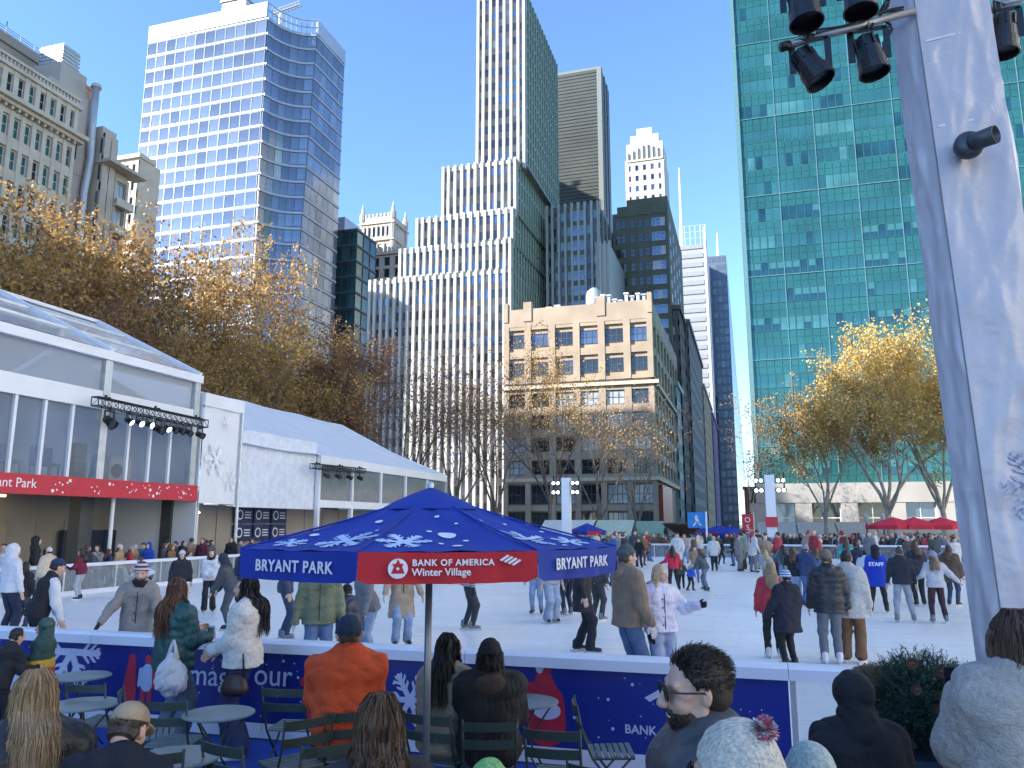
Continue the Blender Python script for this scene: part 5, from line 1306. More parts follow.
def bigcan(label, u, v, Y, tilt, L=.26, r=.085, hang=None):
    p = at(u, v, Y=Y); t = thing('stage_lamp', label, 'lamp', p, 0, 'stage lamps on the white mast')
    M = Vector(tilt).normalized().to_track_quat('Z', 'Y').to_matrix().to_4x4()
    q = MB(); q.lathe([(0, -L*.5), (r*.62, -L*.5), (r*.72, -L*.44), (r*.74, -L*.2), (r*.86, -L*.18), (r*.92, L*.08), (r*1.0, L*.1), (r*1.02, L*.36), (r*1.1, L*.37), (r*1.1, L*.44), (r*1.0, L*.45), (r*.9, L*.3), (0, L*.3)], 20)
    q.xform(M); q.build('housing', M_par, t, smooth=False, local=True)
    for k in range(8):
        f = MB(); an = 2*PI*k/8; f.box(r*.7, r*.9, -.006, .006, -L*.46, -L*.2); f.xform(M @ Matrix.Rotation(an, 4, 'Z')); f.build('cooling_fin', M_par, t, local=True)
    h = Vector(hang) if hang else Vector((0, 0, .2)); s = Vector((1, 0, 0)); q = MB()
    for k in (-1, 1): q.bar(s*(r*1.2*k) + Vector((0, 0, -.02)), s*(r*1.2*k) + h*.85, .035, .008)
    q.bar(s*(-r*1.25) + h*.85, s*(r*1.25) + h*.85, .035, .008); q.tube([h*.85, h*1.08], .018, 8); q.build('yoke', M_par, t, local=True)
    q = MB(); q.tube([M @ Vector((0, r*.5, -L*.5)), M @ Vector((.02, r*.6, -L*.62)) + h*.3, h + Vector((.03, 0, 0))], .008, 6); q.build('cable', M_black, t, smooth=True, local=True); return t
bigcan('lower left black stage lamp hanging from the pipe arm', 811, 68, 4.28, (.45, -.1, -.9), .24, .078)
bigcan('lower right black stage lamp hanging from the pipe arm', 870, 57, 4.45, (.15, -.05, -1), .25, .078)
bigcan('upper left black stage lamp cut by the top edge', 803, 6, 4.2, (.1, -.1, -1), .27, .085)
bigcan('upper right black stage lamp cut by the top edge', 859, -6, 4.35, (.0, -.05, -1), .27, .085)
bigcan('black stage lamp on the right side of the white mast', 1003, 36, 4.9, (-.1, 0, -1), .26, .082)
q = MB(); u0 = at(780, -18, Y=4.15); u1 = at(900, -40, Y=4.5)
P2 = thing('upper_lamp_pipe', 'upper pipe arm above the frame holding two lamps', 'pipe', u0); q.tube([u0, u1 + (u1 - u0)*.1], .022, 10); q.build('pipe', MATS['pipe_grey'], P2, smooth=True)
q = MB(); r0 = at(975, 12, Y=4.95); r1 = at(1040, -6, Y=5.0); P3 = thing('right_lamp_pipe', 'short pipe arm on right side of the white mast', 'pipe', r0); q.tube([r0, r1], .022, 10); q.build('pipe', MATS['pipe_grey'], P3, smooth=True)

# ================================================================ bistro tables and chairs
M_tg = mat('table_green_grey', (.20, .25, .25), .35, var=.2, scale=3, metal=.2); M_ch = mat('chair_green', (.028, .045, .042), .45, var=.25, scale=5); M_ch2 = mat('chair_slat_worn', (.13, .16, .16), .5, var=.25, scale=6)
def make_table():
    t = thing('bistro_table', 'x', 'table'); q = MB(); q.lathe([(0, .705), (.29, .705), (.305, .712), (.305, .722), (.295, .728), (0, .728)], 36); q.build('table_top', M_tg, t, local=True)
    for k in range(4):
        a = PI/4 + k*PI/2; b_ = a + PI*.9; q = MB(); q.tube([(.26*math.cos(a), .26*math.sin(a), .704), (.28*math.cos(b_), .28*math.sin(b_), .012)], .009, 8); q.build('leg', M_ch, t, smooth=True, local=True)
    for k in range(2):
        a = PI/4 + k*PI; b_ = a + PI/2; q = MB(); q.tube([(.2*math.cos(a), .2*math.sin(a), .03), (.2*math.cos(b_), .2*math.sin(b_), .03)], .007, 6); q.build('brace', M_ch, t, local=True)
    return t
def make_chair():
    t = thing('bistro_chair', 'x', 'chair')                 # seat faces +Y, backrest at -Y
    for k in range(7): y = -.16 + .053*k; q = MB(); q.box(-.20, .20, y, y + .04, .442 + .002*k, .456 + .002*k); q.build('seat_slat', M_ch2, t, local=True)
    for k in range(2):
        z = .64 + .135*k; q = MB(); vs = []
        for i in range(9): x = -.215 + .43*i/8; y = -.235 - .03*k - .03*(1 - (x/.215)**2); vs += [(x, y - .006, z), (x, y + .006, z), (x, y + .002, z + .07), (x, y - .010, z + .07)]
        fs = [(i*4 + a, i*4 + (a+1) % 4, i*4 + 4 + (a+1) % 4, i*4 + 4 + a) for i in range(8) for a in range(4)] + [(3, 2, 1, 0), (32, 33, 34, 35)]; q.add(vs, fs); q.build('back_slat', M_ch, t, local=True)
    for sx in (-1, 1):
        q = MB(); q.tube([(.19*sx, .20, .012), (.20*sx, -.15, .44), (.205*sx, -.235, .64), (.21*sx, -.275, .86)], .010, 8); q.build('leg', M_ch, t, smooth=True, local=True)
        q = MB(); q.tube([(.175*sx, -.24, .012), (.185*sx, .16, .435)], .010, 8); q.build('leg', M_ch, t, smooth=True, local=True)
        q = MB(); q.tube([(.2*sx, -.15, .437), (.2*sx, .2, .445)], .009, 6); q.build('seat_rail', M_ch, t, local=True)
    for (y, z) in ((.15, .09), (-.2, .06)): q = MB(); q.tube([(-.185, y, z), (.185, y, z)], .007, 6); q.build('stretcher', M_ch, t, local=True)
    return t
_tab = make_table(); _cha = make_chair(); _used = [False, False]
def put_table(label, u, v, z=.73):
    p = at(u, v, Z=z); p.z = 0
    if not _used[0]: _used[0] = True; _tab.location = p; _tab['label'] = label; _tab['group'] = 'bistro tables on the blue carpet'; return _tab
    return dup(_tab, p, random.uniform(0, 3), label)
def put_chair(label, x, y, rz):
    if not _used[1]:
        _used[1] = True; _cha.location = (x, y, 0); _cha.rotation_euler = (0, 0, rz); _cha['label'] = label; _cha['group'] = 'folding chairs on the blue carpet'; return _cha
    return dup(_cha, (x, y, 0), rz, label)
put_table('round table nearest the child in rainbow jacket by barrier', 81, 675)
put_table('round table with pale reflection behind the tan cap', 84, 703)
put_table('round table with sunlit top before the woman in white fleece jacket', 219, 712)
put_table('round table beside the seated pair in dark coats', 526, 700)
put_table('round table low at left below the tan cap', 176, 756)
def chair_px(label, u, v, rz, z=.86):
    """chair whose backrest top shows at (u, v)"""
    p = at(u, v, Z=z); off = Vector((math.sin(rz)*-.27*-1, math.cos(rz)*-.27, 0)); put_chair(label, p.x - off.x, p.y - off.y, rz)
chair_px('folding chair facing barrier beside the far left table', 86, 683, .1)
chair_px('folding chair turned toward the shopping bag', 122, 690, -.9)
chair_px('folding chair under the white shopping bag facing away', 163, 700, .25)
chair_px('folding chair with slatted seat before the our lettering', 284, 687, .15)
chair_px('empty chair with worn slats left of the orange hoodie', 310, 716, 1.0)
chair_px('chair with worn green back at the bottom left', 222, 742, -.25)
chair_px('empty chair before the red skater print', 552, 728, .05)
chair_px('worn chair tilted at bottom beside brown hair', 332, 742, .8)
chair_px('dark chair at the bottom left edge of tables', 150, 752, .6)
chair_px('folding chair right of the red skater print', 576, 700, -1.3)
chair_px('dark chair seen below the barrier near bank lettering', 598, 765, -.2)

# ================================================================ evergreen planter
pp_ = at(925, 705, Y=5.3)
Pl = thing('evergreen_planter', 'blue planter of clipped fir branches with pine cones', 'planter', (pp_.x, pp_.y, 0))
q = MB(); q.box(-.24, .24, -.24, .24, 0, 1.0); q.box(-.26, .26, -.26, .26, 1.0, 1.07); q.build('box', mat('planter_blue', (.03, .06, .13), .5), Pl, local=True)
rng = np.random.default_rng(3); n = 3400; needle = MB()
for k in range(n):
    a = rng.uniform(0, 2*PI); el = math.asin(rng.uniform(-.6, 1)); rr = rng.uniform(.6, 1.0)*(1 + .10*math.sin(3*a + 1)*math.cos(2*el))
    d = Vector((math.cos(a)*math.cos(el), math.sin(a)*math.cos(el), math.sin(el))); c = Vector((d.x*.31*rr, d.y*.31*rr, 1.31 + d.z*.27*rr))
    g = (d + Vector(rng.normal(size=3))*.45 + Vector((0, 0, -.15))).normalized(); L = rng.uniform(.05, .10); x, y = _basis(g)
    for i in range(11):
        t = i/11; b0 = c + g*(L*t); an = rng.uniform(0, 2*PI); w = (x*math.cos(an) + y*math.sin(an))
        tip = b0 + (w*.85 + g*.7).normalized()*.024*(1.15 - t*.4); sdv = g.cross(w)*.0028
        needle.add([b0 - sdv, b0 + sdv, tip], [(0, 1, 2)])
needle.build('fir_needles', leaf_mat('fir', [(.012, .045, .03), (.025, .085, .055), (.05, .12, .075), (.018, .06, .035)]), Pl, local=True, kind='stuff')
q = MB()
for k in range(60):
    a = rng.uniform(0, 2*PI); el = math.asin(rng.uniform(-.5, 1)); d = Vector((math.cos(a)*math.cos(el), math.sin(a)*math.cos(el), math.sin(el))); q.tube([(0, 0, 1.0), (d.x*.15, d.y*.15, 1.28 + d.z*.12), (d.x*.28, d.y*.28, 1.31 + d.z*.25)], [.012, .008, .004], 5)
q.build('twigs', mat('fir_twig', (.07, .05, .035), .9), Pl, local=True, kind='stuff')
for (u, v) in ((912, 664), (940, 672), (942, 697), (936, 710), (916, 690)):
    d = at(u, v, Y=5.0) - Vector((pp_.x, pp_.y, 0)); q = MB()
    for r_ in range(6):
        for k in range(8):
            a = k*PI/4 + r_*.4; rr = .035*math.sin(.5 + r_*.42); c = Vector((rr*math.cos(a), rr*math.sin(a), .055 - .018*r_)); x = Vector((math.cos(a), math.sin(a), .5)).normalized()*.016; s = Vector((-math.sin(a), math.cos(a), 0))*.010
            q.add([c - s, c + s, c + x + s*.5, c + x - s*.5], [(0,1,2,3)])
    q.lathe([(0, -.05), (.02, -.03), (.024, 0), (.012, .05), (0, .06)], 8); q.xform(Matrix.Translation(d) @ Matrix.Rotation(1.0 + .2*len(q.v) % 2, 4, 'X') @ Matrix.Scale(.65, 4)); q.build('pine_cone', mat('pine_cone', (.14, .075, .04), .8, var=.4, scale=30), Pl, local=True)

# ================================================================ far end of the rink: masts, fountain, stalls, parasols, signs
def far_mast(label, u, vt, vb, Y, wpx=14):
    a = at(u, vt, Y=Y); b_ = at(u + 1, vb, Y=Y); t = thing('wrapped_light_mast', label, 'mast', (b_.x, Y, 0), 0, 'white light masts at the far end'); w = wpx/797*Y/2
    q = MB(); q.box(b_.x - w, b_.x + w, Y - w, Y + w, 0, a.z); q.build('wrap', M_vinyl, t)
    z0 = a.z - .35; q = MB()
    for k in range(2): q.box(b_.x - 1.0, b_.x + 1.0, Y - .12, Y + .12, z0 - .55*k - .04, z0 - .55*k + .04)
    for s in (-1, 0, 1): q.box(b_.x + s*.85 - .04, b_.x + s*.85 + .04, Y - .1, Y + .1, z0 - .7, z0 + .5)
    q.build('head_frame', M_black, t)
    for k in range(2):
        for s in (-.8, -.5, .5, .8):
            q = MB(); q.lathe([(0, -.18), (.12, -.16), (.16, 0), (.16, .06), (0, .06)], 10); q.xform(Matrix.Translation((b_.x + s, Y - .25, z0 - .6*k)) @ Matrix.Rotation(PI/2, 4, 'X')); l = q.build('flood_lamp', M_black, t)
            q = MB(); q.lathe([(0, .065), (.11, .065)], 10); q.xform(Matrix.Translation((b_.x + s, Y - .25, z0 - .6*k)) @ Matrix.Rotation(PI/2, 4, 'X')); L = t.location; q.v = [(x - L.x, y - L.y, z - L.z) for x, y, z in q.v]; obj('lens', q.mesh('lens', mat('flood_lens', (.9, .95, 1), .3, emit=1.3, var=0)), l)
    return t
far_mast('white light mast left of the fountain before beige building', 566, 478, 545, 51.2, 8.5)
m_ = far_mast('white light mast with red band before the green tower podium', 772, 475, 545, 51.2, 9); L = m_.location
q = MB(); zz = at(774, 522, Y=51).z; q.box(L.x - .36, L.x + .36, L.y - .36, L.y + .36, zz - .3, zz + .3); q.build('red_band', M_red, m_)
fc = at(684, 525, Y=60); Fo = thing('fountain_bowl', 'bronze fountain with a wide shallow bowl at the far end', 'fountain', (fc.x, 60, 0)); M_brz = mat('bronze', (.13, .085, .065), .55, metal=.4); rw = 20/797*60
q = MB(); q.lathe([(0, fc.z - .9), (.35, fc.z - .8), (.9, fc.z - .45), (rw, fc.z), (rw + .08, fc.z + .12), (rw - .05, fc.z + .16), (0, fc.z - .2)], 32); q.build('bowl', M_brz, Fo, smooth=True, local=True)
q = MB(); q.lathe([(1.1, 0), (1.0, .3), (.55, .5), (.4, 1.0), (.5, fc.z - .9), (0, fc.z - .85)], 20); q.build('pedestal', M_brz, Fo, smooth=True, local=True)
q = MB(); q.lathe([(3.2, 0), (3.2, .55), (3.0, .6), (2.85, .55), (2.85, .1), (0, .1)], 32); q.build('basin', mat('granite', (.25, .235, .23), .6), Fo, smooth=False, local=True)
def small_parasol(label, u, v, Y, r, cols, group, zt=None, sides=8):
    p = at(u, v, Y=Y); t = thing('parasol', label, 'parasol', (p.x, Y, 0), random.random(), group); z = p.z
    for i in range(sides):
        a0 = 2*PI*i/sides; a1 = 2*PI*(i+1)/sides; q = MB(); A_ = (r*math.cos(a0), r*math.sin(a0), z - .55); B_ = (r*math.cos(a1), r*math.sin(a1), z - .55)
        q.add([A_, B_, (0, 0, z)], [(0,1,2)]); q.build('canopy_panel', cols[0], t, local=True)
        q = MB(); q.add([A_, B_, (B_[0], B_[1], z - .8), (A_[0], A_[1], z - .8)], [(3,2,1,0)]); q.build('valance', cols[1 if i % 2 else 0], t, local=True)
    q = MB(); q.tube([(0, 0, 0), (0, 0, z + .05)], .035, 8); q.build('pole', M_alu, t, local=True); return t
Bp = 'blue parasols at the far end'
for lab, u, v, Y, r in (('blue parasol with red trim beside the left light mast', 587, 523, 54, 1.35), ('blue parasol left of the far red banner', 718, 525, 66, 1.5), ('blue parasol nearest the far red banner', 730, 526, 60, 1.2), ('blue parasol just right of fountain bowl', 706, 527, 72, 1.4)):
    small_parasol(lab, u, v, Y, r, (M_canvas, M_canvr), Bp)
M_rp = mat('red_parasol', (.62, .02, .05), .7)
for lab, u in (('left red parasol before the podium', 893), ('middle red parasol before the podium', 914), ('right red parasol beside the white mast', 941)):
    small_parasol(lab, u, 517, 58, 1.75, (M_rp, M_rp), 'red parasols at the far right')
# stalls
def stall(label, u0, u1, vr, ve, Y, m, dep=3.5, group='market stalls at the far end'):
    a = at(u0, ve, Y=Y); c = at(u1, ve, Y=Y); zr = at(u0, vr, Y=Y).z; t = thing('market_stall', label, 'stall', ((a.x + c.x)/2, Y, 0), 0, group); x0, x1, ze = a.x, c.x, a.z
    q = MB(); q.add([(x0, Y - .6, ze), (x1, Y - .6, ze), (x1, Y + dep/2, zr), (x0, Y + dep/2, zr), (x0, Y + dep, ze), (x1, Y + dep, ze)], [(0,1,2,3), (3,2,5,4)]); q.build('roof', m, t)
    q = MB(); q.add([(x0, Y - .6, ze - .35), (x1, Y - .6, ze - .35), (x1, Y - .602, ze), (x0, Y - .602, ze)], [(0,1,2,3)]); q.build('valance', m, t)
    n = max(2, round((x1 - x0)/2.5)); 
    for k in range(n + 1): x = x0 + (x1 - x0)*k/n; q = MB(); q.box(x - .05, x + .05, Y - .5, Y - .4, 0, ze); q.build('post', M_alu, t)
    q = MB(); q.box(x0 + .1, x1 - .1, Y - .3, Y + .3, 0, 1.0); q.build('counter', M_tan, t)
    q = MB(); q.box(x0, x1, Y + dep - .1, Y + dep, 0, ze); q.build('back_wall', M_dgrey, t)
gt_ = mat('pale_green_awning', (.42, .50, .38), .6); wt_ = mat('cream_awning', (.60, .60, .54), .6)
stall('cream roofed stall behind the left light mast', 540, 592, 520, 532, 66, wt_)
stall('white green roofed stall left of the fountain', 594, 632, 520, 534, 64, gt_)
stall('green glass roofed stall beside the fountain', 634, 664, 521, 533, 67, mat('green_awning', (.20, .30, .22), .5))
M_awn = mat('grey_awning', (.40, .39, .37), .6)
for k in range(5): stall(('leftmost', 'second', 'third', 'fourth', 'rightmost')[k] + ' grey awning stall along the green tower podium', 758 + 40*k, 797 + 40*k, 522, 533, 76, M_awn, 4)
# signs
p = at(697, 519, Y=56); Sg = thing('blue_sign', 'blue sign board with white figure right of the fountain', 'sign', (p.x, 56, 0)); q = MB(); q.box(-.62, .55, -.04, .04, p.z - .6, p.z + .45); q.build('board', mat('sign_blue', (.02, .22, .62), .5), Sg, local=True)
q = MB(); q.box(.56, .68, -.06, .06, 0, p.z + .5); q.build('post', M_white, Sg, local=True); q = MB()
for pl in (ell(.1, .1, 10, -.05, .2), capsule(-.05, .08, .05, -.15, .09, .1), capsule(-.05, -.15, -.25, -.4, .05, .04), capsule(.05, -.15, .25, -.38, .05, .04)): q.prism(pl, (0, -.045, p.z - .05), (1,0,0), (0,0,1), (0,-1,0), .01)
q.build('figure_print', dm, Sg, local=True)
p = at(748, 530, Y=62); Sg = thing('red_banner_sign', 'tall red vertical banner sign before the street gap', 'sign', (p.x, 62, 0)); q = MB(); zt = at(748, 514, Y=62).z; zb_ = at(748, 540, Y=62).z
q.box(-.4, .4, -.04, .04, max(.1, zb_), zt); q.build('banner', M_red, Sg, local=True); q = MB(); q.tube([(.45, 0, 0), (.45, 0, zt + .1)], .04, 8); q.build('post', M_alu, Sg, local=True)
for k in range(3): me = text_mesh('OSO'[k], .55, dm, .004); place_text(me, 'lettering', Sg, (0, -.05, zt - .45 - .55*k), (1, 0, 0), (0, 0, 1))
# lamp posts of the park
for lab, u in (('dark park lamp post right of the trees', 866), ('dark park lamp post before podium windows', 883)):
    p = at(u, 516, Y=70); t = thing('lamp_post', lab, 'lamp post', (p.x, 70, 0), 0, 'park lamp posts'); q = MB(); q.tube([(0, 0, 0), (0, 0, .6), (0, 0, p.z - .5)], [.14, .07, .05], 8); q.build('post', M_black, t, local=True); q = MB(); q.lathe([(.05, p.z - .5), (.2, p.z - .3), (.22, p.z), (.05, p.z + .25), (0, p.z + .3)], 10); q.build('lantern', mat('lantern_glass', (.5, .5, .48), .2), t, local=True)
p = at(790, 545, Y=50.6); hd = thing('low_hedge', 'low green hedge strip behind the far barrier near right mast', 'hedge', (p.x, 50.9, 0)); me = leaves(4, [Vector((random.uniform(-1.2, 1.2), random.uniform(-.3, .3), random.uniform(.2, 1.5))) for _ in range(300)], 5000, .07, .06); me.materials.append(MATS['fir']); obj('foliage', me, hd)
q = MB(); q.box(-1.2, 1.2, -.3, .3, 0, .5); q.build('planter_box', M_dgrey, hd, local=True)
# ================================================================ figure kit: smooth-union fields turned into meshes
NV = np.array
def _eval(pr, X, Y, Z):
    t = pr[0]
    if t == 'c':
        a, b, ra, rb = pr[1:5]; d = b - a; L2 = float(d @ d) + 1e-9
        px, py, pz = X - a[0], Y - a[1], Z - a[2]
        s = np.clip((px*d[0] + py*d[1] + pz*d[2]) / L2, 0, 1)
        r = ra + (rb - ra)*s
        if len(pr) > 5 and pr[5]: r = r + pr[5]*(np.abs(np.sin(np.pi*s*math.sqrt(L2)/pr[6])) - .6)
        return np.sqrt((px - d[0]*s)**2 + (py - d[1]*s)**2 + (pz - d[2]*s)**2) - r
    if t == 'e':
        c, r = pr[1], pr[2]; px, py, pz = X - c[0], Y - c[1], Z - c[2]
        if len(pr) > 3 and pr[3] is not None:
            Q = pr[3]; px, py, pz = (px*Q[0,0] + py*Q[1,0] + pz*Q[2,0], px*Q[0,1] + py*Q[1,1] + pz*Q[2,1], px*Q[0,2] + py*Q[1,2] + pz*Q[2,2])
        k0 = np.sqrt((px/r[0])**2 + (py/r[1])**2 + (pz/r[2])**2); k1 = np.sqrt((px/r[0]**2)**2 + (py/r[1]**2)**2 + (pz/r[2]**2)**2) + 1e-9
        return k0*(k0 - 1)/k1
    if t == 'h': p, n = pr[1], pr[2]; return (X - p[0])*n[0] + (Y - p[1])*n[1] + (Z - p[2])*n[2]
def _bb(pr):
    if pr[0] == 'c': r = max(pr[3], pr[4]); return np.minimum(pr[1], pr[2]) - r, np.maximum(pr[1], pr[2]) + r
    r = max(pr[2]) if len(pr) > 3 and pr[3] is not None else NV(pr[2]); return pr[1] - r, pr[1] + r
def sdf_mesh(add, sub=(), cut=(), vox=.015, k=.03, noise=0.0, nf=9.0, seed=0):
    """returns verts (n,3) and quads (m,4)"""
    bbs = [_bb(p) for p in add]; lo = np.min([b[0] for b in bbs], 0) - 3*vox - .01; hi = np.max([b[1] for b in bbs], 0) + 3*vox + .01
    n = np.maximum(4, np.ceil((hi - lo)/vox).astype(int) + 1)
    ax = [lo[i] + vox*np.arange(n[i]) for i in range(3)]
    F = np.full(tuple(n), .5)
    for p, (a, b) in zip(add, bbs):
        m = k + 2.5*vox; i0 = np.maximum(0, np.floor((a - m - lo)/vox).astype(int)); i1 = np.minimum(n, np.ceil((b + m - lo)/vox).astype(int) + 1)
        sl = tuple(slice(i0[i], i1[i]) for i in range(3))
        d = _eval(p, ax[0][sl[0]][:, None, None], ax[1][sl[1]][None, :, None], ax[2][sl[2]][None, None, :]); G = F[sl]
        h = np.maximum(k - np.abs(G - d), 0)/k; F[sl] = np.minimum(G, d) - h*h*k*.25
    X, Y, Z = ax[0][:, None, None], ax[1][None, :, None], ax[2][None, None, :]
    if noise:
        rg = np.random.default_rng(seed); N = 0
        for f in (1.0, 2.1, 4.0):
            w = rg.normal(size=3)*nf*f; p = rg.uniform(0, 6.28, 3); N = N + (1.3 - 2.1*np.abs(np.sin(.5*(X*w[0] + Y*w[1] + Z*w[2] + p[0] + 1.7*np.sin(Y*nf*f*.8 + X*nf*.5 + p[1]) + 1.3*np.sin(Z*nf*f*1.1 + p[2])))))/f**.8
        F = F + N*noise*.55
    for p in sub: F = np.maximum(F, -_eval(p, X, Y, Z))
    for p in cut: F = np.maximum(F, _eval(p, X, Y, Z))
    s = F < 0
    c8 = [(i, j, l) for i in (0, 1) for j in (0, 1) for l in (0, 1)]
    cnt = sum(s[i:n[0]-1+i, j:n[1]-1+j, l:n[2]-1+l].astype(np.int8) for i, j, l in c8)
    I = np.argwhere((cnt > 0) & (cnt < 8))
    if len(I) == 0: return np.zeros((0, 3)), np.zeros((0, 4), int)
    idx = -np.ones(tuple(n - 1), int); idx[I[:, 0], I[:, 1], I[:, 2]] = np.arange(len(I))
    vals = np.stack([F[I[:, 0]+i, I[:, 1]+j, I[:, 2]+l] for i, j, l in c8], 1); C8 = NV(c8, float)
    acc = np.zeros((len(I), 3)); num = np.zeros(len(I))
    for a in range(8):
        for b in range(a + 1, 8):
            if abs(C8[a] - C8[b]).sum() == 1:
                va, vb = vals[:, a], vals[:, b]; m = (va < 0) != (vb < 0); t = np.where(m, va/np.where(m, va - vb, 1), 0)
                acc += np.where(m[:, None], C8[a] + t[:, None]*(C8[b] - C8[a]), 0); num += m
    V = lo + vox*(I + acc/num[:, None]); Q = []
    for axi in range(3):
        o1, o2 = [(1, 2), (2, 0), (0, 1)][axi]
        A = [slice(None)]*3; B = [slice(None)]*3; A[axi] = slice(0, -1); B[axi] = slice(1, None)
        ch = s[tuple(A)] != s[tuple(B)]; E = np.argwhere(ch)
        E = E[(E[:, o1] > 0) & (E[:, o2] > 0) & (E[:, o1] < n[o1] - 1) & (E[:, o2] < n[o2] - 1)]
        if len(E) == 0: continue
        def cell(a, b): D = E.copy(); D[:, o1] -= a; D[:, o2] -= b; return idx[D[:, 0], D[:, 1], D[:, 2]]
        q = np.stack([cell(1, 1), cell(0, 1), cell(0, 0), cell(1, 0)], 1); fl = ~s[E[:, 0], E[:, 1], E[:, 2]]; q[fl] = q[fl][:, ::-1]; Q.append(q)
    return V, np.concatenate(Q)
def np_mesh(name, pieces, mats):
    """pieces: list of (V, Q, material index)"""
    me = bpy.data.meshes.new(name); off = 0; Vs = []; Qs = []; Ms = []
    for V, Q, mi in pieces:
        if len(V) == 0: continue
        Vs.append(V); Qs.append(Q + off); Ms.append(np.full(len(Q), mi)); off += len(V)
    if not Vs: return me
    V = np.concatenate(Vs); Q = np.concatenate(Qs); M = np.concatenate(Ms); n = len(Q)
    me.vertices.add(len(V)); me.vertices.foreach_set('co', V.astype(np.float32).ravel()); me.loops.add(4*n); me.loops.foreach_set('vertex_index', Q.astype(np.int32).ravel())
    me.polygons.add(n); me.polygons.foreach_set('loop_start', np.arange(n, dtype=np.int32)*4); me.polygons.foreach_set('loop_total', np.full(n, 4, np.int32))
    for m in mats: me.materials.append(m)
    me.polygons.foreach_set('material_index', M.astype(np.int32)); me.polygons.foreach_set('use_smooth', np.ones(n, bool)); me.update(calc_edges=True); me.validate()
    return me

def cloth(col, kind='c'):
    nm = 'cloth_%s_%02x%02x%02x' % (kind, *[int(x*255) for x in col])
    if kind == 'fleece': return mat(nm, col, .95, var=.18, scale=45, bump=.9, bscale=90)
    if kind == 'cable':
        if nm in MATS: return MATS[nm]
        m = mat(nm, col, .95, var=.15, scale=90); N = m.node_tree.nodes; L = m.node_tree.links; b = N['Principled BSDF']; tc = N.new('ShaderNodeTexCoord'); acc = None
        for dr, sc_ in (('X', 26), ('DIAGONAL', 30)):
            w = N.new('ShaderNodeTexWave'); w.bands_direction = dr; w.inputs['Scale'].default_value = sc_; w.inputs['Distortion'].default_value = 5; w.inputs['Detail Scale'].default_value = 2; L.new(tc.outputs['Object'], w.inputs['Vector'])
            bp = N.new('ShaderNodeBump'); bp.inputs['Strength'].default_value = .5; bp.inputs['Distance'].default_value = .006; L.new(w.outputs[0], bp.inputs['Height'])
            if acc: L.new(acc.outputs[0], bp.inputs['Normal'])
            acc = bp
        L.new(acc.outputs[0], b.inputs['Normal']); return m
    if kind == 'knit': return mat(nm, col, .95, var=.28, scale=60, bump=.8, bscale=70)
    if kind == 'tweed': return mat(nm, col, .95, var=.35, scale=160, bump=.3, bscale=120)
    if kind == 'shiny': return mat(nm, col, .45, var=.12, scale=6, bump=.25, bscale=25)
    if kind == 'denim': return mat(nm, col, .9, var=.25, scale=7, bump=.2, bscale=160)
    return mat(nm, col, .85, var=.16, scale=8, bump=.3, bscale=40)
def striped(name, c1, c2, freq):
    if name in MATS: return MATS[name]
    m = bpy.data.materials.new(name); m.use_nodes = True; N = m.node_tree.nodes; L = m.node_tree.links; b = N['Principled BSDF']; b.inputs['Roughness'].default_value = .95
    tc = N.new('ShaderNodeTexCoord'); w = N.new('ShaderNodeTexWave'); w.bands_direction = 'Z'; w.inputs['Scale'].default_value = freq; w.inputs['Distortion'].default_value = .6; cr = N.new('ShaderNodeValToRGB'); cr.color_ramp.interpolation = 'CONSTANT'
    cr.color_ramp.elements[0].color = (*c1, 1); cr.color_ramp.elements[1].color = (*c2, 1); cr.color_ramp.elements[1].position = .5
    L.new(tc.outputs['Object'], w.inputs['Vector']); L.new(w.outputs[0], cr.inputs[0]); L.new(cr.outputs[0], b.inputs['Base Color']); MATS[name] = m; return m
SKIN = [mat('skin_fair', (.58, .36, .27), .55, var=.14, scale=35, bump=.15, bscale=220), mat('skin_tan', (.46, .27, .185), .55, var=.16, scale=35, bump=.2, bscale=220), mat('skin_deep', (.20, .11, .075), .5, var=.1, scale=25, sub=.05)]
def hairm(col):
    nm = 'hair_%02x%02x%02x' % tuple(int(x*255) for x in col)
    if nm in MATS: return MATS[nm]
    m = mat(nm, col, .42, var=.32, scale=55, bump=.7, bscale=110, island=.5); nt = m.node_tree
    for nd in list(nt.nodes):
        if nd.type == 'TEX_NOISE':
            lk = nd.inputs['Vector'].links[0]; mp = nt.nodes.new('ShaderNodeMapping'); mp.inputs['Scale'].default_value = (1.6, 1.6, .13); nt.links.new(lk.from_socket, mp.inputs[0]); nt.links.new(mp.outputs[0], nd.inputs['Vector'])
    return m
HB, HBR, HBL, HGR = (.012, .009, .008), (.07, .035, .018), (.50, .36, .19), (.42, .38, .32)
M_eye = mat('eye_dark', (.02, .015, .012), .2, var=0); M_lip = mat('lip', (.42, .15, .13), .5, var=0)
M_boot_b = mat('skate_boot_black', (.02, .02, .024), .5); M_boot_w = mat('skate_boot_white', (.66, .66, .68), .5); M_boot_g = mat('skate_boot_grey', (.17, .18, .20), .5); M_steel = mat('blade_steel', (.6, .62, .65), .25, metal=.9)

